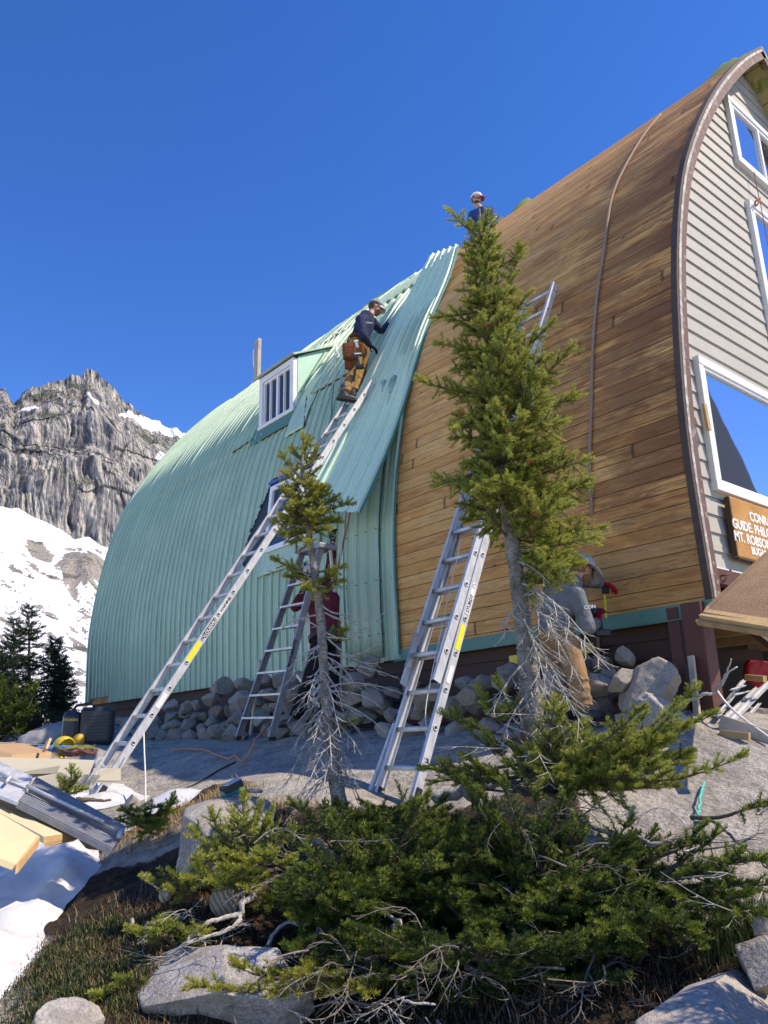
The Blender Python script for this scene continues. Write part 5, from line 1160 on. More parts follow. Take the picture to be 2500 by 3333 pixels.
# ================================================================== CONIFERS
def shoot_template(n, seed, spread=1.0, nl=.36, w=.05):
    """unit shoot along +Z: n thin needles and a 3-sided stem; returns verts, tris, along"""
    r = np.random.default_rng(seed); V = []; F = []; A = []
    for i in range(n):
        t_ = (i + r.random()) / n; a = r.uniform(-2.5, 2.5) if r.random() < .86 else r.uniform(0, 6.28); a += math.pi / 2
        tilt = math.radians(r.uniform(56, 84) * (1 - .38 * t_ ** 2)) * spread; L = nl * r.uniform(.75, 1.1) * (1 - .25 * t_)
        o = np.array([0, 0, t_]); rad = np.array([math.cos(a), math.sin(a), 0])
        d = rad * math.sin(tilt) + np.array([0, 0, 1]) * math.cos(tilt); d[1] += .25; d /= np.linalg.norm(d)
        s = np.cross(d, r.normal(size=3)); s /= np.linalg.norm(s)
        k = len(V); V += [o + s * w * .5, o - s * w * .5, o + d * L * .8 - s * w * .28, o + d * L]; F += [(k, k + 1, k + 2), (k, k + 2, k + 3)]; A += [t_ * .5, t_ * .5, 1, 1]
    k = len(V)
    for z, rr in ((-.15, .045), (1.0, .02)):
        for q in range(3): V.append(np.array([math.cos(q * 2.1) * rr, math.sin(q * 2.1) * rr, z])); A.append(0)
    for q in range(3): F += [(k + q, k + (q + 1) % 3, k + 3 + (q + 1) % 3), (k + q, k + 3 + (q + 1) % 3, k + 3 + q)]
    return np.array(V), np.array(F), np.array(A)
TPL = [shoot_template(60, s, nl=.40, w=.055) for s in (1, 2, 3)]
TPL_S = [shoot_template(20, s, nl=.42, w=.09) for s in (4, 5)]
class Shoots:
    def __init__(s): s.o = []; s.d = []; s.u = []; s.l = []; s.t = []
    def add(s, o, d, up, L, tone): s.o.append(o); s.d.append(d); s.u.append(up); s.l.append(L); s.t.append(tone)
    def build(s, name, mat, parent, tpls=TPL):
        o, d, u, l, t = map(np.array, (s.o, s.d, s.u, s.l, s.t)); d = d / np.linalg.norm(d, axis=1, keepdims=True)
        x = np.cross(u, d); x /= np.linalg.norm(x, axis=1, keepdims=True) + 1e-9; y = np.cross(d, x)
        Vs = []; Fs = []; Ts = []; base = 0; pick = np.arange(len(o)) % len(tpls)
        for k, (V, F, A) in enumerate(tpls):
            m = pick == k; n = m.sum()
            if not n: continue
            W = (x[m][:, None] * V[None, :, 0:1] + y[m][:, None] * V[None, :, 1:2] + d[m][:, None] * V[None, :, 2:3]) * l[m][:, None, None] + o[m][:, None]
            Vs.append(W.reshape(-1, 3)); Fs.append((F[None] + (np.arange(n) * len(V))[:, None, None]).reshape(-1, 3) + base); base += n * len(V)
            Ts.append((t[m][:, None] * .75 + A[None] * .25 - (A[None] == 0) * .0).reshape(-1))
        off = np.array(wloc(parent)); me = np_mesh(name, np.concatenate(Vs) - off, np.concatenate(Fs), mat, False)
        a = me.attributes.new('tone', 'FLOAT', 'POINT'); a.data.foreach_set('value', np.concatenate(Ts).astype(np.float32))
        return link(name, me, parent, tuple(off))
def mk_needle(name, stops, trans=.25):
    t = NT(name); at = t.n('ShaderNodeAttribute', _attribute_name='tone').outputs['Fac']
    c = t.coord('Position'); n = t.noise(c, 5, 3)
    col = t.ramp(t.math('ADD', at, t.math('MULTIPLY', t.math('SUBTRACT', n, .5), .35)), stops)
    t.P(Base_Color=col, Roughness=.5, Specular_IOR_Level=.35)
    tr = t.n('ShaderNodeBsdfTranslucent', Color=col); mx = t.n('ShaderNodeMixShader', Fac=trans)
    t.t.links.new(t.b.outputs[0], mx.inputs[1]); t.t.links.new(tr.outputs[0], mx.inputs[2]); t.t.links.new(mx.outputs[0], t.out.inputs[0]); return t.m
MT['needle'] = mk_needle('fir_needles', [(.05, (.020, .045, .012)), (.35, (.06, .095, .018)), (.56, (.20, .245, .038)), (.78, (.37, .39, .07)), (1.0, (.44, .43, .10))], .3)  # yellow stops mix new-growth colour with sunlight painted on the tips
MT['needle_y'] = mk_needle('yellowed_fir_needles', [(.05, (.05, .055, .015)), (.4, (.14, .16, .03)), (.7, (.34, .34, .05)), (1.0, (.46, .42, .09))], .3)
MT['needle_d'] = mk_needle('dark_spruce_needles', [(.1, (.008, .018, .012)), (.5, (.018, .035, .020)), (.8, (.035, .06, .028)), (1.0, (.09, .11, .03))], .12)  # backlit shade of the far conifers put into the needle colour
MT['needle_r'] = mk_needle('red_brown_buds', [(.1, (.16, .05, .015)), (.6, (.34, .12, .03)), (1.0, (.45, .2, .05))], .2)
def mk_bark(name, a, b, c3, sc=22):
    t = NT(name); c = t.coord('Position', (1, 1, .7)); n = t.noise(c, sc, 6, .7); n2 = t.noise(t.coord('Position', (1, 1, 3.5)), sc * 1.6, 4, .7); n3 = t.noise(c, 6, 4)
    col = t.ramp(t.math('ADD', t.math('MULTIPLY', n, .5), t.math('MULTIPLY', n2, .5)), [(.36, a), (.5, b), (.64, c3)])
    col = t.mix(t.ramp(n3, [(.58, 0.0), (.66, .55)]), col, (.13, .13, .10))
    t.P(Base_Color=col, Roughness=.9, Specular_IOR_Level=.2); t.bump(t.math('ADD', n, n2), .9, .012); return t.m
MT['bark'] = mk_bark('grey_fir_bark', (.07, .06, .05), (.23, .21, .18), (.42, .40, .36))
MT['deadwood'] = mk_bark('bleached_dead_wood', (.22, .20, .18), (.50, .47, .43), (.66, .63, .58), 40)
MT['twig'] = mk_bark('grey_brown_twig', (.09, .075, .06), (.24, .21, .18), (.40, .37, .33), 40)
MT['brown_twig'] = mk_bark('brown_twig', (.06, .04, .025), (.15, .11, .08), (.28, .23, .18), 40)
V3 = Vector; UP = V3((0, 0, 1))
def curve_pts(a, b, bend, n=8, wig=.0):
    a, b = V3(a), V3(b); L = (b - a).length; out = []
    w1 = V3([random.uniform(-1, 1) for _ in range(3)]) * wig * L
    for i in range(n):
        t_ = i / (n - 1); p = a.lerp(b, t_) + V3(bend) * (L * 4 * t_ * (1 - t_)) + w1 * math.sin(t_ * math.pi * 2) * .5; out.append(p)
    return out
ROUND = .45
def foliate(sh, wood, pts, f0, lat, step=.055, sl=.07, tone=.5, tilt=.0, rise=.25, dense=1.0, r0=.008, red=None):
    """cover a limb with side twigs and needle shoots"""
    n = len(pts); seg = [0]
    for i in range(1, n): seg.append(seg[-1] + (pts[i] - pts[i - 1]).length)
    L = seg[-1]
    def at(q):
        for i in range(1, n):
            if seg[i] >= q or i == n - 1:
                k = (q - seg[i - 1]) / max(1e-6, seg[i] - seg[i - 1]); return pts[i - 1].lerp(pts[i], k), (pts[i] - pts[i - 1]).normalized()
    q = L * f0; side = 1
    while q < L:
        p, d = at(q); u = q / L; sd = d.cross(UP)
        if sd.length < .2: sd = d.cross(V3((1, 0, 0)))
        sd.normalize(); upv = sd.cross(d).normalized()
        ll = lat * (1 - max(0, (u - f0) / (1 - f0)) ** 1.3 * .75) * random.uniform(.65, 1.15)
        if ROUND:
            rt = Matrix.Rotation(random.gauss(0, ROUND), 3, d); sd = rt @ sd; upv = rt @ upv
        for s in ((1, -1) if random.random() < .8 * dense else (side,)):
            ang = math.radians(random.uniform(40, 68)); dd = (d * math.cos(ang) + sd * (s * math.sin(ang)) + upv * (rise * random.uniform(-.3, 1) + tilt)).normalized()
            e = p + dd * ll; mid = p.lerp(e, .5) + upv * (-.08 * ll)
            wood.tube([p, mid, e], [.003, .0022, .0012], 3, cap=False)
            m = max(1, int(ll / (sl * .62)))
            for j in range(m):
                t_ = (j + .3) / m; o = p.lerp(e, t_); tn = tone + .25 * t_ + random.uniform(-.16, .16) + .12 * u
                tgt = red if (red is not None and random.random() < .05 and t_ > .6) else sh
                tgt.add(tuple(o), tuple(dd + V3([random.uniform(-.12, .12) for _ in range(3)]) + upv * .1), tuple(upv), sl * random.uniform(.85, 1.2), tn)
                if random.random() < .75 * dense and ll > .06:
                    s2 = random.choice((-1, 1)); d2 = (dd * .75 + dd.cross(upv) * (.7 * s2) + upv * random.uniform(0, .5)).normalized()
                    sh.add(tuple(o), tuple(d2), tuple(upv), sl * random.uniform(.8, 1.1), tn + .06)
        sh.add(tuple(p), tuple(d + upv * random.uniform(-.1, .4)), tuple(upv), sl * 1.1, tone + .1 * u); q += step * random.uniform(.8, 1.2); side = -side
    p, d = at(L * .999)
    for _ in range(3): sh.add(tuple(p - d * .01), tuple(d + V3([random.uniform(-.35, .35) for _ in range(3)])), (0, 0, 1), sl * 1.1, tone + .4)
    wood.tube(pts, [r0 * (1 - .8 * i / (n - 1)) for i in range(n)], 5, cap=False)
def dead_spray(wood, a, b, depth=2, droop=-.12, r=.005, lat=.5, n=7, bend=None):
    pts = curve_pts(a, b, bend if bend is not None else (0, 0, -droop * -1), 7, .04); L = (V3(b) - V3(a)).length
    wood.tube(pts, [r * (1 - .75 * i / 6) for i in range(7)], 5 if r > .003 else 4, cap=False)
    if depth == 0: return
    d = (V3(b) - V3(a)).normalized(); sd = d.cross(UP)
    if sd.length < .15: sd = V3((1, 0, 0))
    sd.normalize(); up = sd.cross(d)
    for i in range(n):
        t_ = .18 + .8 * (i + random.random() * .6) / n; k = t_ * 6; j = min(5, int(k)); p = pts[j].lerp(pts[j + 1], k - j)
        s = 1 if i % 2 else -1; ang = math.radians(random.uniform(30, 58)); dd = (d * math.cos(ang) + sd * s * math.sin(ang) + up * random.uniform(-.35, .15)).normalized()
        l = L * lat * (1 - t_ * .6) * random.uniform(.5, 1.1); dead_spray(wood, p, p + dd * l + V3((0, 0, -.06 * l)), depth - 1, droop, max(.0011, r * .5), lat * .9, max(3, n - 3))
def pxpath(P): return [atD(*p) for p in P]
def trunk_mesh(name, path, radii, mat, parent, n=14, knob=.12):
    pts = [V3(p) for p in path]; P_, R_ = [], []
    for i in range(len(pts) - 1):
        for j in range(6):
            t_ = j / 6; P_.append(pts[i].lerp(pts[i + 1], t_)); R_.append((radii[i] * (1 - t_) + radii[i + 1] * t_) * random.uniform(1 - knob * .5, 1 + knob))
    P_.append(pts[-1]); R_.append(radii[-1])
    for _ in range(2): P_ = [P_[0]] + [(P_[i - 1] + P_[i] * 2 + P_[i + 1]) / 4 for i in range(1, len(P_) - 1)] + [P_[-1]]
    mb = MB(); mb.tube(P_, R_, n); return mb.build(name, mat, parent), P_, R_
def at_y(path_px, y):
    P_ = sorted(path_px, key=lambda p: p[1]); ys = [p[1] for p in P_]
    return atD(float(np.interp(y, ys, [p[0] for p in P_])), y, float(np.interp(y, ys, [p[2] for p in P_])))
# ---------------------------------------------------------------- tall fir in front of the cedar boards
random.seed(21); ROUND = 1.0
BT = [(1740, 2510, 4.6), (1728, 2250, 4.6), (1700, 2000, 4.6), (1672, 1800, 4.6), (1648, 1660, 4.58), (1632, 1500, 4.56), (1618, 1300, 4.55), (1600, 1100, 4.55), (1580, 900, 4.55), (1561, 680, 4.55)]
tree = thing('fir_tree', 'tallest green fir with a dense crown standing in front of the bare cedar boards', 'tree', tuple(atD(*BT[0])))
trunk_mesh('trunk', pxpath(BT), [.072, .060, .049, .042, .037, .031, .025, .018, .011, .004], MT['bark'], tree)
sh, rd, wd_ = Shoots(), Shoots(), MB()
yt = [690, 750, 800, 900, 1000, 1100, 1200, 1300, 1400, 1500, 1600, 1700, 1800, 1900]
Ls = [15, 40, 60, 78, 105, 130, 165, 165, 185, 185, 175, 130, 50, 20]; Rs = [20, 35, 38, 50, 80, 140, 190, 220, 225, 240, 255, 285, 270, 190]
CAMR = V3((RW[0][0], RW[1][0], 0)).normalized(); CAMF = V3((0.55, 0.83, 0)).normalized()
y_ = 752; kk = 0
while y_ < 1900:
    p = at_y(BT, y_); m_per = p.length / FPX; nb = 5 if y_ > 800 else 4
    for b_ in range(nb):
        az = kk * 2.399 + random.uniform(-.3, .3); kk += 1; c_ = math.cos(az); s_ = math.sin(az)
        Lm = (np.interp(y_, yt, Rs) if c_ > 0 else np.interp(y_, yt, Ls)) * m_per * random.choice((.4, .62, .78, .88, .95)); depthL = np.interp(y_, yt, [(a + b) / 2 for a, b in zip(Ls, Rs)]) * m_per * .85
        vec = CAMR * (c_ * Lm) + CAMF * (s_ * depthL); L = vec.length
        if L < .03: continue
        if y_ > 1690 and c_ < .15: continue
        e = p + vec + V3((0, 0, (.22 if y_ < 1300 else .02) * L + random.uniform(-.06, .06)))
        foliate(sh, wd_, curve_pts(p, e, (0, 0, -.05), 7, .02), .12 if L < .35 else .28, min(.19, .06 + L * .34), .044, .062, random.uniform(.40, .62), 0, .65, 1.0, .007, rd)
    y_ += random.uniform(42, 56)
for (y0, ex, ey, dz, l) in [(1000, 1428, 1035, -.1, .10), (1290, 1378, 1242, -.15, .10), (1150, 1440, 1120, 0, .1), (780, 1466, 692, 0, .06), (1130, 1690, 810, .0, .09), (1100, 1720, 960, 0, .11), (1200, 1788, 1060, -.1, .12), (1330, 1852, 1140, -.1, .12), (1380, 1875, 1290, 0, .13), (1500, 1432, 1575, -.1, .1),
                           (1650, 1435, 1555, -.2, .11), (1560, 1900, 1500, -.15, .12), (1640, 1905, 1570, -.1, .12), (1740, 1948, 1720, -.1, .12), (1780, 1930, 1750, -.25, .11), (1790, 1830, 1850, -.3, .10), (1700, 1850, 1650, -.35, .13), (1500, 1560, 1590, -.35, .12), (900, 1690, 820, 0, .08), (1330, 1490, 1390, -.3, .12), (1760, 1560, 1620, -.2, .09)]:
    p = at_y(BT, y0); e = atD(ex, ey, 4.56 + dz); foliate(sh, wd_, curve_pts(p, e, (0, 0, -.04), 8, .03), .3, l * 1.05, .046, .066, .6, 0, .45, 1.0, .010, rd)
sh.build('crown', MT['needle'], tree); rd.build('red_buds', MT['needle_r'], tree); wd_.build('branches', MT['brown_twig'], tree, recalc=False)
dw_ = MB()
for (x0, y0, x1, y1, D1, n) in [(1712, 1880, 1960, 2150, 4.4, 9), (1715, 1920, 1900, 2240, 4.45, 9), (1720, 1980, 1985, 2180, 4.35, 8), (1722, 2050, 1870, 2330, 4.4, 9), (1715, 1900, 1800, 1990, 4.3, 7), (1725, 2120, 1900, 2370, 4.35, 8), (1728, 2180, 1830, 2400, 4.4, 8), (1722, 2250, 1640, 2400, 4.4, 7),
                               (1730, 2150, 1600, 2330, 4.4, 7), (1728, 2000, 1780, 2260, 4.3, 8), (1725, 2230, 1760, 2420, 4.3, 7), (1715, 1950, 1640, 2080, 4.4, 6), (1690, 1830, 1790, 1900, 4.4, 6)]:
    dead_spray(dw_, at_y(BT, y0), atD(x1, y1, D1), 2, -.1, .008, .55, n, (0, 0, .10))
dw_.build('dead_branches', MT['deadwood'], tree, recalc=False)
# ---------------------------------------------------------------- thin half-dead fir in front of the stepladder
random.seed(33)
ST = [(1112, 2660, 4.55), (1090, 2520, 4.58), (1068, 2350, 4.6), (1055, 2200, 4.6), (1045, 2020, 4.6), (1030, 1900, 4.6), (1012, 1780, 4.6), (1000, 1700, 4.6), (1004, 1620, 4.6), (984, 1550, 4.6), (986, 1428, 4.6)]
tree2 = thing('fir_tree', 'thin half-dead fir with bare white lower twigs in front of the stepladder', 'tree', tuple(atD(*ST[0])))
trunk_mesh('trunk', pxpath(ST), [.046, .037, .031, .027, .025, .023, .021, .019, .014, .010, .004], MT['bark'], tree2)
sh, rd, wd_ = Shoots(), Shoots(), MB()
for (y0, ex, ey, dz, l) in [(1560, 922, 1492, 0, .06), (1530, 1028, 1478, 0, .06), (1500, 955, 1470, .1, .05), (1580, 938, 1545, -.1, .06), (1560, 1030, 1535, .05, .05), (1480, 1005, 1440, 0, .04), (1590, 1010, 1570, -.15, .06), (1640, 930, 1605, -.05, .07), (1650, 1085, 1625, .0, .06), (1640, 960, 1640, -.2, .07), (1660, 1060, 1600, .15, .07),
                            (1665, 1130, 1642, .0, .035), (1700, 905, 1700, .1, .07), (1710, 925, 1690, -.1, .07), (1690, 1090, 1700, 0, .05), (1730, 935, 1740, -.1, .07), (1720, 1060, 1720, -.15, .06), (1740, 960, 1762, .1, .06), (1700, 1040, 1670, -.2, .07), (1760, 1000, 1760, -.2, .05),
                            (1870, 905, 1828, 0, .03), (1880, 945, 1850, .1, .04), (1860, 1105, 1850, 0, .05), (1890, 1085, 1870, -.15, .06), (1890, 950, 1880, 0, .06), (1920, 1100, 1895, -.05, .05), (1910, 1000, 1910, -.2, .06), (1930, 1020, 1905, .2, .06), (2080, 1110, 2060, 0, .05), (2350, 1130, 2352, 0, .04)]:
    p = at_y(ST, y0); e = atD(ex, ey, 4.6 + dz); foliate(sh, wd_, curve_pts(p, e, (0, 0, -.06), 6, .05), .30, l * 1.25, .038, .058, .42, 0, .45, .9, .007, rd)
foliate(sh, wd_, [at_y(ST, y) for y in (1600, 1550, 1500, 1460, 1430)], .1, .05, .035, .055, .55, 0, .6, 1)
for y0 in (1640, 1680, 1720, 1610): # tufts close to the stem
    for _ in range(5):
        p = at_y(ST, y0 + random.uniform(-15, 15)); az = random.uniform(0, 6.28); e = p + (CAMR * math.cos(az) + CAMF * math.sin(az)) * random.uniform(.06, .14) + UP * .03
        foliate(sh, wd_, curve_pts(p, e, (0, 0, 0), 4), .3, .05, .035, .055, .4, 0, .5, .8, .004, rd)
sh.build('crown', MT['needle_y'], tree2); wd_.build('branches', MT['brown_twig'], tree2, recalc=False)
dw_ = MB()
for (y0, ex, ey, dz, n) in [(1985, 1215, 2000, 0, 5), (1900, 1162, 1885, 0, 5), (1960, 1170, 1990, -.1, 5), (2070, 1268, 1975, -.05, 6), (2060, 1250, 2155, 0, 5), (2050, 1180, 2060, -.1, 5), (2120, 1250, 2080, .05, 5), (2100, 940, 2180, -.1, 6), (2050, 948, 2010, 0, 5), (2140, 1200, 2230, 0, 6), (2180, 1300, 2210, -.05, 6), (2200, 960, 2330, -.1, 7), (2250, 1240, 2300, 0, 6),
                            (2280, 1260, 2390, -.1, 6), (2300, 940, 2460, -.1, 8), (2330, 1180, 2470, -.15, 7), (2380, 930, 2560, -.1, 8), (2400, 1160, 2550, -.1, 8), (2300, 1020, 2420, -.3, 7), (2420, 990, 2590, -.25, 7), (2450, 1180, 2640, -.1, 7), (2240, 1340, 2270, 0, 5), (2160, 1000, 2290, -.3, 7), (2350, 1080, 2500, -.35, 8), (2000, 900, 2060, .0, 4), (1920, 868, 1860, 0, 3), (1900, 900, 1815, 0, 3), (2450, 1050, 2600, -.3, 6), (2220, 1110, 2400, -.3, 6)]:
    dead_spray(dw_, at_y(ST, y0), atD(ex, ey, 4.6 + dz), 2 if n > 5 else 1, -.1, .0062, .42, n, (0, 0, -.16 if ex < 1300 and ey < 2250 and ex > 1100 else .10))
for i in range(46):
    y0 = random.uniform(2080, 2560); sd_k = random.choice((-1, 1)); p = at_y(ST, y0); L = random.uniform(.10, .34) * (1.15 if y0 > 2250 else .8)
    e = p + CAMR * sd_k * L * random.uniform(.4, 1) + CAMF * L * random.uniform(-.9, .2) + V3((0, 0, -L * random.uniform(.1, 1.1)))
    dead_spray(dw_, p, e, 1, -.1, .0042, .45, 6, (0, 0, .12))
dw_.build('dead_branches', MT['deadwood'], tree2, recalc=False)
# ---------------------------------------------------------------- fir scrub in the foreground
ROUND = .4
def shrub(name, label, root, limbs, mat, seed, lat=.15, sl=.062, tone=.42, bare=0, bare_box=None, step=.055, group=None, woodmat='brown_twig', r0=.012):
    random.seed(seed); R0 = atD(*root); g = gh(R0.x, R0.y); th = thing(name, label, 'shrub', (R0.x, R0.y, min(R0.z, g)), group)
    sh, wd_, bw = Shoots(), MB(), MB()
    for l in limbs:
        (x0, y0, D0), (x1, y1, D1) = l[0], l[1]; f0 = l[2] if len(l) > 2 else .3; lt = l[3] if len(l) > 3 else lat
        a, b = atD(x0, y0, D0), atD(x1, y1, D1)
        foliate(sh, wd_, curve_pts(a, b, (random.uniform(-.05, .05), random.uniform(-.05, .05), random.uniform(-.10, .02)), 8, .06), f0, lt, step, sl, tone + random.uniform(-.08, .08), 0, .35, 1, r0)
    for i in range(bare):
        x0, y0, x1, y1 = bare_box[i % len(bare_box)]; a = atD(random.uniform(x0, x1), random.uniform(y0, y1), root[2] + random.uniform(-.25, .3))
        e = a + V3((random.uniform(-.35, .35), random.uniform(-.3, .3), random.uniform(-.16, .14)))
        dead_spray(bw, a, e, 2 if i % 3 == 0 else 1, -.05, random.uniform(.002, .006), .55, 6, (random.uniform(-.3, .3), random.uniform(-.3, .3), random.uniform(-.25, .3)))
    sh.build('foliage', mat, th); wd_.build('branches', MT[woodmat], th, recalc=False)
    if bare: bw.build('bare_twigs', MT['twig'] if bare > 60 else MT['deadwood'], th, recalc=False)  # darker wood tone paints the shade on twigs inside the dense scrub
    return th
def fan(root, x0, x1, y0, y1, D, n, seed, dv=.3, f0=.35, lt=.15):
    r = random.Random(seed); return [((root[0] + r.uniform(-60, 60), root[1] + r.uniform(-50, 30), root[2] + r.uniform(-.1, .1)), (r.uniform(x0, x1), r.uniform(y0, y1), D + r.uniform(-dv, dv)), f0, lt * r.uniform(.8, 1.2)) for _ in range(n)]
r1 = (900, 2790, 4.25)
shrub('fir_shrub', 'bright green young fir growing up over the speckled boulder', r1,
      [((800, 2780, 4.2), (790, 2605, 4.2), .05, .12), ((810, 2800, 4.2), (690, 2660, 4.1), .3, .1), ((805, 2740, 4.2), (760, 2660, 4.1), .2, .1), ((860, 2800, 4.2), (640, 2720, 4.1), .3, .12), ((900, 2800, 4.3), (650, 2800, 4.0), .35, .14), ((900, 2820, 4.2), (620, 2860, 4.0), .4, .13), ((880, 2780, 4.2), (880, 2700, 4.15), .1, .12), ((930, 2800, 4.2), (950, 2720, 4.15), .2, .13), ((905, 2830, 4.1), (740, 2830, 3.95), .3, .15), ((870, 2820, 4.1), (840, 2870, 3.95), .2, .15), ((905, 2850, 4.1), (700, 2880, 3.9), .3, .12), ((830, 2760, 4.2), (880, 2660, 4.2), .3, .1), ((820, 2720, 4.2), (845, 2640, 4.2), .2, .09), ((950, 2830, 4.1), (850, 2780, 3.9), .2, .15)],
      MT['needle'], 101, tone=.55, bare=10, bare_box=[(780, 2700, 980, 2860)], lat=.13)
r2 = (1230, 2900, 4.15)
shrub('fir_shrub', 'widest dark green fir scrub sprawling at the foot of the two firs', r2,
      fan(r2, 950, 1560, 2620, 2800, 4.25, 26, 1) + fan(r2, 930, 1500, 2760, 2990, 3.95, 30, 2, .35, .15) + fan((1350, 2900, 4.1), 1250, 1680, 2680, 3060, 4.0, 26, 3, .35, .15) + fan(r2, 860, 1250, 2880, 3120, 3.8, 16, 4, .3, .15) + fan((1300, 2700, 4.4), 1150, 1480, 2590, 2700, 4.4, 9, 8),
      MT['needle'], 102, tone=.08, bare=80, bare_box=[(880, 2900, 1350, 3200), (1350, 2850, 1750, 3250), (950, 2700, 1300, 2900)])  # low tone puts the shade on this scrub into its needle colour
r3 = (1760, 2560, 4.5)
shrub('fir_shrub', 'sunlit fir scrub spreading right from the trunk of the tallest fir', r3,
      fan(r3, 1800, 2250, 2280, 2560, 4.4, 30, 5, .3, .2, .16) + fan(r3, 1420, 1700, 2330, 2560, 4.55, 12, 6, .15, .55, .10) + [((1780, 2500, 4.5), (2310, 2330, 4.4), .5, .08), ((1780, 2480, 4.4), (2260, 2250, 4.6), .75, .07), ((1760, 2530, 4.5), (1420, 2545, 4.5), .6, .08), ((1750, 2480, 4.5), (1390, 2500, 4.5), .6, .09), ((1750, 2440, 4.5), (1450, 2330, 4.6), .6, .1), ((1800, 2500, 4.4), (2400, 2470, 4.2), .6, .07), ((1800, 2550, 4.4), (2180, 2560, 4.2), .3, .12), ((1780, 2540, 4.4), (2150, 2500, 4.2), .3, .13), ((1740, 2480, 4.5), (1560, 2260, 4.6), .6, .1), ((1740, 2450, 4.5), (1620, 2230, 4.55), .6, .1)],
      MT['needle'], 103, tone=.42, bare=34, bare_box=[(1560, 2350, 1900, 2650), (1650, 2450, 1950, 2750)])
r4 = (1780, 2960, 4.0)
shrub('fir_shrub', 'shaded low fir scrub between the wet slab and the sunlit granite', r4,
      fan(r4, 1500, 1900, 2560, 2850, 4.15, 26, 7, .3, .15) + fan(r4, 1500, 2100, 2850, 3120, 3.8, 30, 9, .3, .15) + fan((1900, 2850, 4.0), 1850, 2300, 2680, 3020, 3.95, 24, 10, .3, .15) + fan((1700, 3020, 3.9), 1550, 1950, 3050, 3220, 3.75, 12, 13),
      MT['needle'], 104, tone=.06, bare=80, bare_box=[(1500, 3050, 2000, 3300), (1950, 2750, 2300, 3050), (1600, 2650, 2000, 2900)])  # needles toned down in place of real shade on the low scrub
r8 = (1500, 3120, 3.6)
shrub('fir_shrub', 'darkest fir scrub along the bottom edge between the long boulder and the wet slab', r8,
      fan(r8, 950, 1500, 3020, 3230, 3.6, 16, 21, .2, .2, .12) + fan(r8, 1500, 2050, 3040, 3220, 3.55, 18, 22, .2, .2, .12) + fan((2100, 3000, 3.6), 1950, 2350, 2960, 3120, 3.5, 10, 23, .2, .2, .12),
      MT['needle'], 114, tone=.04, bare=130, bare_box=[(850, 3050, 1500, 3330), (1500, 3080, 2150, 3330)], lat=.12)  # lowest tone paints the shaded hollow into the needles
r5 = (2230, 2900, 3.8)
shrub('fir_shrub', 'dark sprays of fir reaching over the sunlit granite towards the right edge', r5,
      [((2150, 2850, 3.9), (2330, 2720, 3.8), .3, .1), ((2160, 2860, 3.9), (2480, 2800, 3.5), .4, .1), ((2160, 2880, 3.9), (2520, 2880, 3.5), .4, .12), ((2140, 2850, 3.9), (2420, 2920, 3.5), .3, .14), ((2130, 2870, 3.9), (2400, 2780, 3.6), .4, .11), ((2130, 2880, 3.8), (2330, 2960, 3.5), .3, .13), ((2100, 2800, 3.9), (2280, 2700, 3.9), .5, .07), ((2250, 2660, 4.1), (2520, 2620, 3.8), .6, .05), ((2180, 2940, 3.7), (2470, 2980, 3.4), .4, .1)],
      MT['needle'], 105, tone=.22, bare=16, bare_box=[(2100, 2650, 2500, 2950)])
r6 = (1250, 3170, 3.65)
shrub('fir_shrub', 'low yellow-green fir branch creeping over the long sloping boulder at the bottom edge', r6,
      [((1250, 3150, 3.65), (640, 3210, 3.4), .3, .09), ((1200, 3150, 3.6), (780, 3150, 3.45), .3, .1), ((1150, 3160, 3.6), (900, 3230, 3.4), .3, .1), ((1200, 3160, 3.6), (1180, 3230, 3.4), .4, .07), ((1100, 3170, 3.55), (980, 3170, 3.4), .2, .1)],
      MT['needle_y'], 106, tone=.5, lat=.1, bare=26, bare_box=[(850, 3150, 1500, 3333), (1300, 3100, 1900, 3333)])
r7 = (480, 2960, 4.3)
shrub('fir_shrub', 'small fir sprig beside the thin log end in front of the boulder', r7, [((640, 2900, 4.2), (570, 2855, 4.15), .2, .07), ((620, 2900, 4.2), (490, 2870, 4.2), .3, .07), ((640, 2910, 4.2), (560, 2900, 4.1), .2, .08), ((700, 2900, 4.2), (650, 2840, 4.1), .3, .08)], MT['needle'], 107, tone=.5)
shrub('fir_shrub', 'low green seedling in the grassy strip right of the folded platform', (480, 2680, 5.4), fan((470, 2680, 5.4), 400, 560, 2600, 2700, 5.3, 10, 17, .1, .2, .08), MT['needle'], 108, tone=.38)
shrub('fir_shrub', 'tiny fir seedling in front of the cladding boards', (225, 2575, 6.3), [((225, 2580, 6.3), (232, 2512, 6.25), .1, .07), ((225, 2570, 6.3), (205, 2540, 6.2), .2, .06), ((228, 2570, 6.3), (245, 2530, 6.2), .2, .06), ((225, 2580, 6.3), (265, 2570, 6.2), .3, .07), ((225, 2580, 6.3), (195, 2572, 6.2), .3, .06)], MT['needle'], 109, tone=.3)
shrub('fir_shrub', 'green sprigs growing over the root tangle below the thin log', (560, 3100, 4.0), fan((600, 3080, 4.0), 430, 680, 2990, 3180, 3.95, 9, 19, .15, .3, .08) + [((450, 3180, 3.8), (330, 3240, 3.7), .2, .08), ((450, 3180, 3.8), (520, 3250, 3.7), .2, .08)], MT['needle'], 110, tone=.38, bare=24, bare_box=[(420, 2900, 800, 3250)])
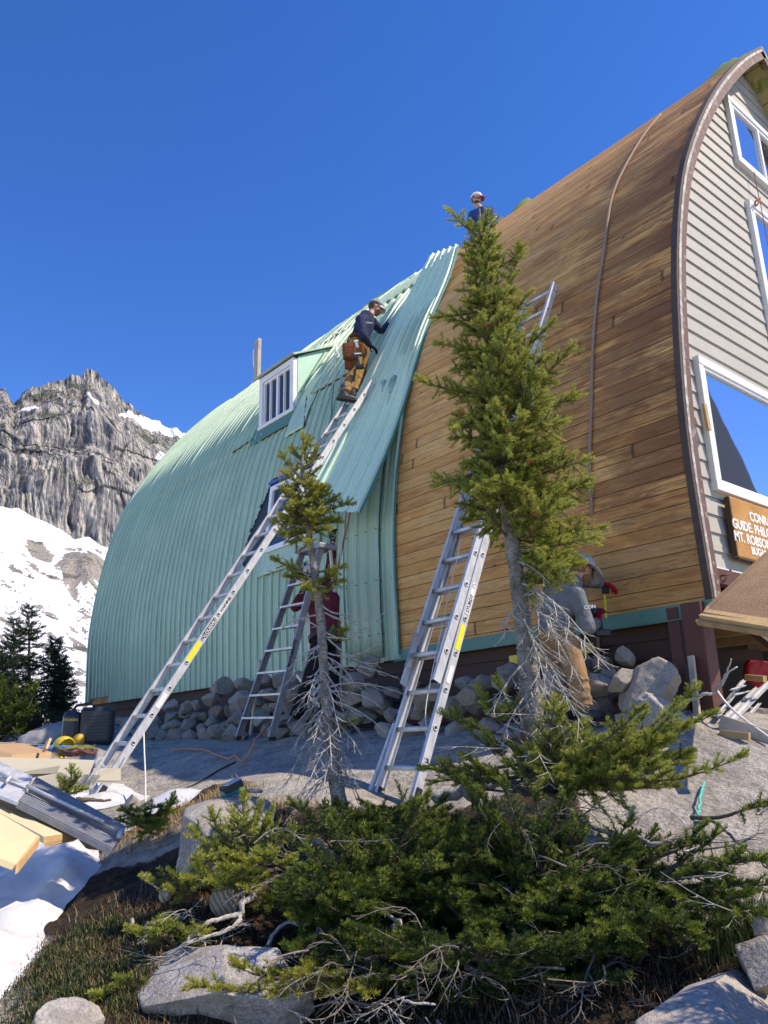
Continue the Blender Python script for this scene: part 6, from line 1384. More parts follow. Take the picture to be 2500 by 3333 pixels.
# twisted root limbs
def limb(label, pts, r, mat='deadwood'):
    P_ = [atD(*p) for p in pts]; Q = []
    for i in range(len(P_) - 1):
        for j in range(5):
            t_ = j / 5; p0, p1, p2, p3 = P_[max(i - 1, 0)], P_[i], P_[i + 1], P_[min(i + 2, len(P_) - 1)]
            Q.append(.5 * ((2 * p1) + (p2 - p0) * t_ + (2 * p0 - 5 * p1 + 4 * p2 - p3) * t_ ** 2 + (3 * p1 - p0 - 3 * p2 + p3) * t_ ** 3) + V3([random.uniform(-.006, .006) for _ in range(3)]))
    Q.append(P_[-1]); mb = MB(); mb.tube(Q, [max(.004, r * (1 - .7 * i / len(Q))) * random.uniform(.85, 1.15) for i in range(len(Q))], 9)
    return tag(mb.build('branch', MT[mat], None, origin=Q[0]), label, 'branch')
limb('forked dead branch with pale bark lying between the thick log and the long boulder', [(830, 2915, 3.95), (790, 2935, 3.9), (782, 2975, 3.9), (700, 2995, 3.85), (640, 3030, 3.8), (600, 3085, 3.75)], .016)
limb('lower prong of the pale dead branch under the thick log', [(782, 2975, 3.9), (770, 3010, 3.85), (700, 3040, 3.8), (620, 3065, 3.75), (540, 3110, 3.8)], .011)
limb('curved grey root below the thin log end', [(430, 2990, 4.1), (440, 3030, 4.05), (500, 3050, 4.0), (560, 3055, 3.95)], .009)
limb('thick curved limb rising through the dark scrub below the thin fir', [(1000, 3105, 3.85), (1040, 3040, 3.9), (1075, 2990, 3.95), (1090, 2920, 4.0), (1120, 2860, 4.05), (1100, 2800, 4.1), (1030, 2740, 4.15), (1015, 2760, 4.2), (1050, 2690, 4.3), (1100, 2660, 4.5)], .026, 'bark')
limb('pale forked limb left of the thick curved limb', [(845, 3130, 3.8), (870, 3080, 3.85), (920, 3010, 3.9), (980, 3010, 3.9), (1010, 3010, 3.9)], .012)
limb('grey limb arching across the middle of the dark scrub', [(1560, 2690, 4.4), (1600, 2800, 4.2), (1680, 2810, 4.1), (1740, 2830, 4.05), (1860, 2870, 3.9)], .018, 'bark')
limb('long bare limb running down to the right over the sunlit granite', [(1850, 2640, 4.2), (1950, 2700, 4.1), (2080, 2730, 4.0), (2150, 2750, 3.9), (2300, 2670, 4.1), (2400, 2740, 3.8), (2510, 2830, 3.5)], .014, 'bark')
limb('bare dead limb with a rough break beside the trunk of the tallest fir', [(1500, 2560, 4.5), (1560, 2620, 4.4), (1620, 2680, 4.3), (1700, 2760, 4.2)], .028, 'bark')
limb('thin twisted root hanging to the bottom edge under the scrub', [(1280, 3010, 3.8), (1300, 3080, 3.7), (1310, 3160, 3.6), (1290, 3240, 3.5), (1330, 3260, 3.4), (1420, 3270, 3.4)], .012)
limb('second twisted root hanging beside the first under the scrub', [(1200, 2950, 3.9), (1290, 2990, 3.8), (1310, 3060, 3.7), (1280, 3140, 3.6), (1240, 3180, 3.6)], .010)
limb('bleached forked stick standing at the skirt beside the corner post', [(2180, 2330, 5.3), (2230, 2290, 5.2), (2290, 2260, 5.1), (2330, 2250, 5.1), (2370, 2190, 5.0), (2400, 2170, 5.0)], .012)
limb('short upturned prong beside the forked stick at the corner post', [(2330, 2250, 5.1), (2360, 2200, 5.05), (2380, 2145, 5.0)], .009)
limb('fallen pale log on the ground behind the scrub', [(1410, 2600, 5.0), (1500, 2575, 4.95), (1600, 2555, 4.9), (1680, 2530, 4.9)], .05, 'deadwood')
limb('reddish dead branch on the snow edge right of the cladding boards', [(250, 2602, 5.9), (300, 2606, 5.9), (360, 2604, 6.0)], .018, 'brown_twig')
# ---------------------------------------------------------------- dark conifers beyond the snow
def conifer(px, top, base, D, hw, label, seed, lean=0, group='dark conifers left of the hut'):
    random.seed(seed); a, b = atD(px, base, D), atD(px + lean, top, D); a.z = min(a.z, gh(a.x, a.y) + .05); th = thing('conifer', label, 'tree', tuple(a), group)
    mb = MB(); mb.tube([a.lerp(b, i / 6) for i in range(7)], [.06 * (1 - .15 * i) for i in range(7)], 8); mb.build('trunk', MT['barkd'], th)
    sh, wd_ = Shoots(), MB(); H = (b - a).length; z = .22; kk = 0
    while z < .99:
        p = a.lerp(b, z); R_ = hw * (1 - z) ** .75 * (1 if z > .35 else .75) + .03
        for i in range(6 if z < .85 else 4):
            if random.random() < .34: continue
            az = kk * 2.4 + random.uniform(-.4, .4); kk += 1; L = R_ * random.uniform(.55, 1.15); e = p + V3((math.cos(az), math.sin(az), -.06 if z < .7 else .3)) * L
            foliate(sh, wd_, curve_pts(p, e, (0, 0, -.08), 4), .15, min(.2, L * .35), .11, .11, .42, 0, .1, .6, .006)
        z += random.uniform(.026, .040)
    sh.build('crown', MT['needle_d'], th, TPL_S); return th
conifer(95, 1965, 2400, 16.5, .44, 'tallest dark conifer left of the hut', 1)
conifer(45, 2015, 2400, 17, .38, 'dark conifer just left of the tallest one, second in height', 2)
conifer(176, 2072, 2385, 17, .36, 'slim dark conifer standing apart between the tallest one and the hut', 3, 4)
conifer(196, 2150, 2385, 16.6, .34, 'thin short conifer touching the slim one on its right side', 4, 3)
conifer(8, 2100, 2400, 15.5, .5, 'dark conifer cut by the left edge of the picture', 5)
random.seed(9); th = thing('fir_tree', 'knee-high fir behind the flat granite slab, shading it from the right', 'tree', (3.1, .75, gh(3.1, .75)))  # out-of-frame fir put in only to cast shade on the slab
_a = V3((3.1, .75, gh(3.1, .75))); _b = _a + UP * 1.35; mb = MB(); mb.tube([_a, _b], [.03, .008], 8); mb.build('trunk', MT['bark'], th); sh_, wq_ = Shoots(), MB(); _z = .15
while _z < .98:
    for i in range(5):
        az = random.uniform(0, 6.28); L = .5 * (1 - _z) ** .7 + .05; p = _a.lerp(_b, _z); foliate(sh_, wq_, curve_pts(p, p + V3((math.cos(az), math.sin(az), .1)) * L, (0, 0, -.05), 4), .2, .14, .08, .09, .4, 0, .3, .8)
    _z += .05
sh_.build('crown', MT['needle'], th, TPL_S); wq_.build('branches', MT['brown_twig'], th, recalc=False)
conifer(-60, 2060, 2400, 16, .6, 'dark conifer mostly outside the left edge', 6)
shrub('fir_shrub', 'dense green fir scrub under the dark conifers at the left edge', (40, 2400, 13.5), fan((30, 2400, 13.5), -40, 120, 2190, 2400, 13.5, 22, 41, .3, .2, .26), MT['needle'], 111, lat=.26, sl=.12, tone=.02, step=.1)
shrub('fir_shrub', 'low dark scrub between the conifers and the generator', (120, 2400, 13.8), fan((120, 2410, 13.8), 60, 215, 2300, 2400, 13.8, 14, 42, .3, .2, .22), MT['needle_d'], 112, lat=.22, sl=.12, tone=.4, step=.1)
# ---------------------------------------------------------------- grass, heather and litter
def blades(name, label, spots, mat, seed, hgt=(.05, .12), n=60, wdt=.0025, spread=.10, lean=.5):
    r = np.random.default_rng(seed); V = []; F_ = []; T = []
    for (px, py, D, s, k) in spots:
        c = atD(px, py, D)
        for _ in range(int(n * k)):
            x = c.x + r.normal() * spread * s; y = c.y + r.normal() * spread * s; h = r.uniform(*hgt) * min(1.4, s + .4); a = r.uniform(0, 6.28); ln = r.uniform(.1, 1) * lean * h
            V.append((x, y, 0, h, a, ln))
    V = np.array(V); z = ground_h(V[:, 0], V[:, 1]) - .005; n_ = len(V); o = np.stack([V[:, 0], V[:, 1], z], -1); dx = np.stack([np.cos(V[:, 4]), np.sin(V[:, 4]), V[:, 4] * 0], -1); px_ = np.stack([-np.sin(V[:, 4]), np.cos(V[:, 4]), V[:, 4] * 0], -1)
    h = V[:, 3:4]; l = V[:, 5:6]; up = np.array([[0, 0, 1.]]); w = wdt
    P_ = np.stack([o - px_ * w, o + px_ * w, o + up * h * .6 + dx * l * .35 + px_ * w * .7, o + up * h * .6 + dx * l * .35 - px_ * w * .7, o + up * h * .95 + dx * l], 1).reshape(-1, 3)
    b = (np.arange(n_) * 5)[:, None]; tr = np.concatenate([b + np.array([[0, 1, 2]]), b + np.array([[0, 2, 3]]), b + np.array([[3, 2, 4]])])
    me = np_mesh(name, P_, tr, mat, False); a = me.attributes.new('tone', 'FLOAT', 'POINT'); a.data.foreach_set('value', np.repeat(r.uniform(.1, 1, n_), 5).astype(np.float32))
    return struct(link(name, me), 'stuff', label)
MT['drygrass'] = mk_needle('dry_straw_grass', [(.1, (.16, .09, .04)), (.5, (.36, .25, .11)), (1, (.55, .43, .22))], .2)
MT['litter'] = mk_needle('brown_litter', [(.1, (.05, .03, .018)), (.5, (.13, .085, .045)), (1, (.26, .18, .09))], .1)
MT['heath'] = mk_needle('heather_green', [(.1, (.02, .035, .012)), (.5, (.06, .09, .025)), (1, (.13, .16, .05))], .15)
rr = random.Random(3)
strip = [(rr.uniform(420, 800), rr.uniform(2555, 2620), rr.uniform(5.3, 6.0), rr.uniform(.7, 1.3), 1) for _ in range(60)] + [(rr.uniform(800, 1000), rr.uniform(2575, 2620), 5.2, .8, .7) for _ in range(20)] + [(510, 2570, 5.8, 1, 3), (250, 2425, 10.5, 1, 2), (135, 2430, 10.5, 1.5, 2)]
blades('dry_grass', 'dry straw-coloured grass along the edge of the shaded slab', strip, MT['drygrass'], 1, (.015, .055), 55, .0022, .10, 1.4)
soil = [(rr.uniform(150, 700), rr.uniform(2900, 3330), rr.uniform(3.6, 4.4), 1.3, 1) for _ in range(90)] + [(rr.uniform(1500, 2350), rr.uniform(2950, 3250), rr.uniform(3.4, 4.0), 1.3, 1) for _ in range(80)] + [(rr.uniform(500, 640), rr.uniform(2830, 2890), 4.4, 1, 1.5) for _ in range(8)]
blades('dead_grass', 'matted brown grass and fine litter on the dark soil', soil, MT['litter'], 2, (.012, .045), 55, .002, .12, 1.6)
he = [(x, y, D, 1.2, 1) for x, y, D in [(rr.uniform(120, 420), 3333 - (rr.random() ** .7) * 330, rr.uniform(3.7, 4.3)) for _ in range(110)]]
he = [h_ for h_ in he if h_[0] > 60 + (3333 - h_[1]) * .62 - 60]
blades('heather', 'green mountain heather growing along the edge of the snow', he, MT['heath'], 3, (.008, .028), 120, .003, .07, .5)
blades('green_grass', 'fresh green grass at the right edge by the boulders', [(rr.uniform(2330, 2490), rr.uniform(2930, 3010), 3.7, .8, 1) for _ in range(14)], MT['heath'], 4, (.05, .12), 60)
# ================================================================== PEOPLE
def cloth_mat(name, col, vary=.18, sc=14):
    t = NT(name); c = t.coord('Position'); n = t.noise(c, sc, 5, .6); w = t.noise(t.coord('Position', (1, 1, .5)), sc * .8, 3, .5, 1.5); f = t.noise(c, 220, 2)
    t.P(Base_Color=t.ramp(n, [(.3, tuple(x * (1 - vary) for x in col)), (.7, tuple(x * (1 + vary) for x in col))]), Roughness=.88, Specular_IOR_Level=.2)
    t.bump(t.math('ADD', t.math('MULTIPLY', w, 1.0), t.math('MULTIPLY', f, .12)), .7, .03); return t.m
MT['skin'] = plain('sun_reddened_skin', (.50, .25, .17), .55, 0, .12, .05, 25); MT['hair'] = plain('brown_hair', (.07, .04, .02), .8, 0, .3, .3, 60); MT['beard'] = plain('ginger_stubble', (.22, .10, .05), .8, 0, .3, .3, 60)
MT['navy'] = cloth_mat('navy_shirt', (.022, .032, .075)); MT['bluesh'] = cloth_mat('blue_shirt', (.025, .07, .20)); MT['mar'] = cloth_mat('maroon_shirt', (.11, .018, .03)); MT['greysh'] = cloth_mat('grey_shirt', (.15, .165, .175))
MT['tan'] = cloth_mat('tan_work_trousers', (.30, .17, .06)); MT['tan2'] = cloth_mat('orange_brown_trousers', (.30, .18, .09)); MT['blk'] = cloth_mat('black_trousers', (.012, .012, .014)); MT['jean'] = cloth_mat('grey_blue_jeans', (.075, .115, .145))
MT['cap_g'] = cloth_mat('grey_cap', (.30, .34, .36)); MT['cap_w'] = cloth_mat('white_cap', (.66, .66, .64)); MT['cap_b'] = cloth_mat('blue_cap', (.02, .08, .42)); MT['cap_p'] = cloth_mat('pink_underbrim', (.42, .08, .11)); MT['hat'] = cloth_mat('grey_sun_hat', (.40, .42, .40))
MT['redg'] = cloth_mat('red_work_glove', (.42, .012, .02)); MT['blkg'] = cloth_mat('black_work_glove', (.015, .018, .018)); MT['leather'] = cloth_mat('brown_leather', (.17, .055, .022)); MT['boot'] = plain('dark_grey_boot', (.05, .052, .055), .6, 0, .3, .3, 30); MT['sole'] = plain('boot_sole', (.02, .02, .02), .8)
def remeshed(mb, name, mat, parent, vox, smooth=5, origin=None):
    ob = mb.build('tmp', mat, None, recalc=True)
    m = ob.modifiers.new('r', 'REMESH'); m.mode = 'VOXEL'; m.voxel_size = vox; m.use_smooth_shade = True
    if smooth: s = ob.modifiers.new('s', 'SMOOTH'); s.iterations = smooth; s.factor = .5
    dg = bpy.context.evaluated_depsgraph_get(); dg.update(); me = bpy.data.meshes.new_from_object(ob.evaluated_get(dg)); me.name = name
    COL.objects.unlink(ob); bpy.data.objects.remove(ob)
    o = wloc(parent) if parent is not None else V3(origin or (0, 0, 0)); me.transform(Matrix.Translation(-V3(o)))
    if not me.materials: me.materials.append(mat)
    me.polygons.foreach_set('use_smooth', [True] * len(me.polygons))
    return link(name, me, parent, o)
def cap_(mb, a, b, ra, rb, n=14):
    a, b = V3(a), V3(b); d = b - a; L = d.length
    if L < 1e-5: mb.ellipsoid(a, (ra, ra, ra)); return
    d.normalize(); P_ = []; R_ = []
    for k in (-90, -60, -30): P_.append(a + d * ra * math.sin(math.radians(k)) * .999); R_.append(max(.0008, ra * math.cos(math.radians(k))))
    P_.append(a); R_.append(ra); P_.append((a + b) / 2); R_.append((ra + rb) / 2); P_.append(b); R_.append(rb)
    for k in (30, 60, 90): P_.append(b + d * rb * math.sin(math.radians(k)) * .999); R_.append(max(.0008, rb * math.cos(math.radians(k))))
    mb.tube(P_, R_, n)
def frame(fwd, up):
    f = V3(fwd).normalized(); u = V3(up); u = (u - f * u.dot(f)).normalized(); s = f.cross(u).normalized(); return f, u, s   # s = the figure's right hand side
def torso(mb, pel, chest, neck, S, g=0.0, w=1.0):
    """pel/chest/neck points, S = unit vector across the shoulders"""
    sec = [(pel, .155, .115), (pel.lerp(chest, .35), .145, .108), (pel.lerp(chest, .7), .155, .112), (chest, .172, .118), (chest.lerp(neck, .55), .165, .100)]
    pts = []
    for i in range(len(sec) - 1):
        for j in range(3):
            k = j / 3; a, b = sec[i], sec[i + 1]; pts.append((a[0].lerp(b[0], k), a[1] * (1 - k) + b[1] * k, a[2] * (1 - k) + b[2] * k))
    pts.append(sec[-1]); ax = (neck - pel).normalized()
    Sx = (S - ax * S.dot(ax)).normalized(); Fy = ax.cross(Sx).normalized(); R = Matrix((Sx, Fy, ax)).transposed()
    for p, a, b in pts: mb.ellipsoid(p, ((a + g) * w, b + g, .085 + g), R, 18, 10)
def head(th, c, fwd, up, hair='hair', beard=None, glasses=False):
    f, u, s = frame(fwd, up); R = Matrix((s, f, u)).transposed(); return f, u, s, R
def head_geo(mb, c, f, u, s, R, neck):
    mb.ellipsoid(c + u * .025 - f * .012, (.076, .096, .098), R, 20, 14); mb.ellipsoid(c - u * .045 + f * .022, (.058, .070, .072), R, 18, 12)
    mb.ellipsoid(c - u * .095 + f * .050, (.030, .028, .024), R, 12, 8)
    cap_(mb, c + f * .085 + u * .005, c + f * .112 - u * .028, .009, .014, 10)
    mb.ellipsoid(c + f * .084 + u * .022, (.045, .012, .010), R, 12, 8); mb.ellipsoid(c + f * .088 - u * .062, (.024, .010, .008), R, 10, 6)
    for k in (-1, 1): mb.ellipsoid(c + s * (.076 * k) - u * .01 - f * .01, (.010, .022, .032), R, 10, 8)
    cap_(mb, c - u * .06 - f * .02, neck, .052, .058)
def face_parts(th, body, c, f, u, s, R, beard, glasses):
    mb = MB()
    for k in (-1, 1): mb.ellipsoid(c + s * (.031 * k) + f * .083 + u * .004, (.013, .008, .006), R, 10, 6)
    mb.build('eyes', MT['black'], body)
    if beard:
        mb = MB(); mb.ellipsoid(c - u * .062 + f * .026, (.061, .072, .052), R, 16, 10); mb.ellipsoid(c - u * .098 + f * .048, (.036, .034, .026), R, 12, 8); mb.build('beard', MT[beard], th)
    if glasses:
        mb = MB()
        for k in (-1, 1): mb.ellipsoid(c + s * (.033 * k) + f * .094 + u * .004, (.028, .008, .020), R, 12, 8); mb.tube([c + s * (.055 * k) + f * .09 + u * .006, c + s * (.080 * k) + u * .004], .004, 5)
        mb.build('sunglasses', MT['black'], th)
def hair_cap(th, c, f, u, s, R, mat='hair'):
    mb = MB(); mb.ellipsoid(c + u * .02 - f * .030, (.084, .090, .098), R, 16, 12); mb.build('hair', MT[mat], th)
def ball_cap(th, c, f, u, s, R, m1, m2, m3=None, name='cap'):
    mb = MB(); V, F = ico(4); o = c + u * .052 - f * .008; vs = []
    for v in V: vs.append(o + s * v[0] * .090 + f * v[1] * .108 + u * max(v[2], -.12) * .092)
    mb.add(vs, [tuple(q) for q in F], 0, True); mb.ellipsoid(o + u * .09, (.008, .008, .005), R, 8, 5)
    cp_ = mb.build(name, MT[m1], th)
    if m3:
        mb = MB(); mb.ellipsoid(o + f * .02 - u * .0, (.048, .0925, .094), R, 18, 12); mb.build('front_panel', MT[m3], cp_)
    mb = MB(); rows = []; n = 14
    for lay in (0, 1):
        for r_ in (0, .5, 1):
            for i in range(n + 1):
                a = math.pi * (i / n) ; x = -math.cos(a) * (.078); y = .062 + math.sin(a) ** .6 * (.095 * r_)
                y += math.sin(a) * .03 * (1 - r_); z = -.008 - .028 * (abs(x) / .078) ** 2 * (.6 + .4 * r_) - .018 * r_ - lay * .005; rows.append(o + s * x + f * y + u * z)
    m_ = n + 1; fs = []
    for lay in (0, 1):
        for r_ in (0, 1):
            for i in range(n): q = lay * 3 * m_ + r_ * m_ + i; fs.append((q, q + 1, q + m_ + 1, q + m_))
    for i in range(n): fs.append((2 * m_ + i, 2 * m_ + i + 1, 5 * m_ + i + 1, 5 * m_ + i))
    mb.add(rows, fs, 0, True); mb.build('brim', MT[m2], cp_); return cp_
def hand_geo(mb, w, d, n, curl=.5, size=1.0, thumb=1):
    """w wrist, d pointing direction, n palm normal; five separate bent fingers"""
    d = V3(d).normalized(); n = V3(n); n = (n - d * n.dot(d)).normalized(); s = d.cross(n) * thumb
    R = Matrix((s, d, n)).transposed(); k = size
    mb.ellipsoid(w + d * .045 * k, (.041 * k, .052 * k, .018 * k), R, 14, 10); cap_(mb, w - d * .03, w + d * .02, .027 * k, .028 * k)
    for i, (o, L) in enumerate([(.030, .066), (.010, .075), (-.010, .070), (-.029, .054)]):
        p = w + s * o * k + d * .085 * k; dd = d.copy(); seg = [.42, .33, .25]
        for j in range(3):
            a = curl * (.55 + .35 * j); dd = (dd * math.cos(a) + n * math.sin(a)).normalized(); q = p + dd * L * seg[j] * 1.15 * k; cap_(mb, p, q, (.0098 - .001 * j) * k, (.0092 - .0012 * j) * k, 8); p = q
    p = w + s * .030 * k + d * .025 * k + n * .006; dd = (s * .75 + d * .6 + n * .25).normalized()
    for j in range(3):
        q = p + dd * (.036 - .005 * j) * k; cap_(mb, p, q, (.0125 - .0015 * j) * k, (.0115 - .0015 * j) * k, 8); p = q; dd = (dd * .75 + d * .45 + n * .35 * curl).normalized()
def boot(th, ankle, toe_dir, up=(0, 0, 1), mat='boot'):
    f, u, s = frame(toe_dir, up); R = Matrix((s, f, u)).transposed(); mb = MB()
    cap_(mb, ankle + u * .09, ankle - u * .02, .056, .054); mb.ellipsoid(ankle - u * .045 + f * .0, (.047, .075, .048), R); mb.ellipsoid(ankle - u * .055 + f * .085, (.050, .095, .040), R)
    b = remeshed(mb, 'boot', MT[mat], th, .012, 3)
    mb = MB(); mb.box(ankle - u * .092 + f * .05, (.092, .27, .028), s, f, u); so_ = mb.build('sole', MT['sole'], b, bevel=.02); return b
def make_person(label, pos, J, mats, fwd, up_h, beard=None, glasses=False, hands=None, bodyfwd=None, foot=None, torso_w=1.0, sleeves=1.0, headwear=None, pant=0.014, coat=.012):
    th = thing('person', label, 'person', pos); j = {k: V3(v) for k, v in J.items()}
    S = (j['shR'] - j['shL']).normalized(); f, u, s, R = head(th, j['head'], fwd, up_h)
    mb = MB(); torso(mb, j['pel'], j['chest'], j['neck'], S, 0, torso_w)
    head_geo(mb, j['head'], f, u, s, R, j['neck'] - (j['neck'] - j['chest']) * .15)
    for sd in 'LR':
        cap_(mb, j['neck'].lerp(j['sh' + sd], .35) - V3((0, 0, .02)), j['sh' + sd], .055, .058); cap_(mb, j['sh' + sd], j['el' + sd], .052, .040); cap_(mb, j['el' + sd], j['wr' + sd], .040, .027)
        cap_(mb, j['pel'].lerp(j['hip' + sd], .8), j['kn' + sd], .088, .058); cap_(mb, j['kn' + sd], j['an' + sd], .057, .040)
    for sd, (d, n, c_, t_) in (hands or {}).items(): pass
    body = remeshed(mb, 'body', MT['skin'], th, .013, 4)
    face_parts(th, body, j['head'], f, u, s, R, beard, glasses)
    # shirt
    mb = MB(); g = coat; torso(mb, j['pel'] , j['chest'], j['neck'] - (j['neck'] - j['chest']) * .12, S, g + .006, torso_w)
    for sd in 'LR':
        cap_(mb, j['neck'].lerp(j['sh' + sd], .5) - V3((0, 0, .025)), j['sh' + sd], .058 + g, .062 + g); m = j['sh' + sd].lerp(j['el' + sd], .5); cap_(mb, j['sh' + sd], m, .060 + g, .053 + g); cap_(mb, m, j['el' + sd], .050 + g, .047 + g)
        e = j['el' + sd].lerp(j['wr' + sd], (sleeves[sd] if isinstance(sleeves, dict) else sleeves)); cap_(mb, j['el' + sd], e, .046 + g, .034 + g)
        for q in (.3, .62, .85): c = j['sh' + sd].lerp(j['el' + sd], q); mb.ellipsoid(c, (.056 + g, .056 + g, .030), nu=12, nv=8)
        c = j['el' + sd].lerp(j['wr' + sd], .35); mb.ellipsoid(c, (.050 + g,) * 2 + (.03,), nu=12, nv=8)
    r = random.Random(len(label))
    for _ in range(16):
        t_ = r.random(); p = j['pel'].lerp(j['chest'], t_); a = r.uniform(0, 6.28); ax = (j['neck'] - j['pel']).normalized(); Sx = (S - ax * S.dot(ax)).normalized(); Fy = ax.cross(Sx)
        q = p + Sx * math.cos(a) * .150 * torso_w + Fy * math.sin(a) * .112; cap_(mb, q - Sx * math.sin(a) * .05, q + Sx * math.sin(a) * .05 + ax * r.uniform(-.05, .05), .013, .013, 8)
    remeshed(mb, 'shirt', MT[mats[0]], th, .012, 4)
    mb = MB(); ax = (j['neck'] - j['pel']).normalized(); Sx = (S - ax * S.dot(ax)).normalized(); R2 = Matrix((Sx, ax.cross(Sx), ax)).transposed(); hipc = (j['hipL'] + j['hipR']) / 2
    mb.ellipsoid(j['pel'] - ax * .03, (.172 * torso_w, .132, .10), R2, 18, 10); mb.ellipsoid(hipc, (.17, .13, .10), R2, 18, 10)
    for sd in 'LR':
        cap_(mb, j['hip' + sd], j['kn' + sd], .094 + pant, .068 + pant); cap_(mb, j['kn' + sd], j['an' + sd] + (j['kn' + sd] - j['an' + sd]) * .12, .066 + pant, .058 + pant)
        for q in (.15, .5, .8): c = j['hip' + sd].lerp(j['kn' + sd], q); mb.ellipsoid(c, (.098 + pant - .03 * q,) * 2 + (.025,), nu=14, nv=8)
        for q in (.15, .4, .7, .9): c = j['kn' + sd].lerp(j['an' + sd], q); mb.ellipsoid(c, (.078 + pant - .008 * q,) * 2 + (.02,), nu=14, nv=8)
    remeshed(mb, 'trousers', MT[mats[1]], th, .012, 3)
    for sd in 'LR':
        if foot and sd in foot: boot(th, j['an' + sd], foot[sd][0], foot[sd][1])
    for sd, (d, n, c_, t_) in (hands or {}).items():
        mb = MB(); hand_geo(mb, j['wr' + sd], d, n, c_, 1.05, t_); remeshed(mb, 'glove' if mats[2] else 'hand', MT[mats[2]] if mats[2] else MT['skin'], th, .0055, 2)
    return th, j, f, u, s, R
CR = V3((RW[0][0], RW[1][0], 0)).normalized(); CB = V3((-.55, -.83, 0)).normalized()   # picture right, towards the viewer
def q5(x, y): return 1040 + x / 5.53, 950 + y / 5.53
def YA(x, y, Y): return onY(*q5(x, y), Y)
JA = dict(head=YA(1015, 290, 7.74), neck=YA(895, 425, 7.76), chest=YA(815, 590, 7.76), pel=YA(695, 930, 7.76), shR=YA(735, 500, 7.60), shL=YA(965, 560, 7.93), elR=YA(790, 790, 7.50), wrR=YA(900, 955, 7.56), elL=YA(1130, 720, 7.98), wrL=YA(1275, 520, 8.02),
          hipR=YA(650, 1020, 7.68), hipL=YA(765, 1030, 7.84), knR=YA(625, 1450, 7.62), anR=YA(435, 1820, 7.56), knL=YA(745, 1420, 7.88), anL=YA(585, 1800, 7.80))
A_, j, f, u, s, R = make_person('worker in navy shirt, grey cap and tool belt atop the long ladder', tuple(YA(430, 1960, 7.6)), JA, ('navy', 'tan', 'blkg'), (.72, -.50, -.42), (.25, -.05, 1), beard='beard',
    hands={'R': (V3((.9, -.1, -.35)), V3((.2, .3, -1)), .5, 1), 'L': (V3((.5, 0, .85)), V3((.8, .2, -.5)), .4, -1)}, foot={'R': ((.75, -.45, -.12), (0, 0, 1)), 'L': ((.8, -.3, -.1), (0, 0, 1))}, sleeves={'L': 1.0, 'R': .9}, torso_w=.95)
hair_cap(A_, j['head'], f, u, s, R); ball_cap(A_, j['head'], f, u, s, R, 'cap_g', 'cap_w', 'cap_g')
lg = lambda pts, w, mat, par, name: (lambda mb: (mb.tube(pts, w, 6), mb.build(name, MT[mat], par))[1])(MB())
# sleeve print, belt, pouches, hammer, drill
mb = MB(); c0 = YA(800, 590, 7.50); text_on(mb, 'Ober', .045, c0 + V3((-.01, -.055, -.01)), CR + V3((0, 0, -.05)), (0, 0, 1), .001); mb.build('sleeve_print', MT['lettering'], A_)
ax = (j['neck'] - j['pel']).normalized(); Sx = (j['shR'] - j['shL']).normalized(); Sx = (Sx - ax * Sx.dot(ax)).normalized(); Fy = ax.cross(Sx); mb = MB(); pts = []
for i in range(25): a = i / 24 * 2 * math.pi; pts.append(j['pel'] - ax * .01 + Sx * math.cos(a) * .185 + Fy * math.sin(a) * .145)
for a, b in zip(pts[:-1], pts[1:]): mb.beam(a, b, .055, .012, ax)
mb.build('tool_belt', MT['leather'], A_)
def pouch(x, y, Y, w, h, d, nm='pouch'):
    mb = MB(); c = YA(x, y, Y); mb.box(c, (w, d, h), CR, -CB, None); return mb.build(nm, MT['leather'], A_, bevel=.022)
pouch(540, 1090, 7.48, .17, .20, .09); pouch(700, 1040, 7.50, .15, .18, .08); pouch(480, 1030, 7.62, .10, .15, .10); pouch(520, 1300, 7.55, .10, .15, .07)
mb = MB(); mb.beam(YA(650, 880, 7.44), YA(690, 1000, 7.44), .035, .012, CR); mb.beam(YA(625, 885, 7.44), YA(690, 880, 7.44), .02, .02, (0, 0, 1)); mb.build('hammer', MT['steel'], A_)
dA = thing('cordless_drill', 'blue-black cordless driver hanging from the tool belt of the worker on the ladder', 'drill', tuple(YA(700, 1200, 7.45)))
mb = MB(); cap_(mb, YA(610, 1140, 7.43), YA(730, 1130, 7.43), .036, .032); cap_(mb, YA(690, 1170, 7.43), YA(710, 1320, 7.43), .022, .022); mb.build('body', plain('blue_black_plastic', (.02, .05, .07), .45), dA)
mb = MB(); mb.box(YA(725, 1350, 7.43), (.11, .07, .05), CR, -CB); mb.build('battery', MT['black'], dA, bevel=.008)
mb = MB(); mb.beam(YA(640, 1390, 7.45), YA(620, 1590, 7.48), .035, .012, CR); mb.build('hanging_strap', MT['black'], A_)
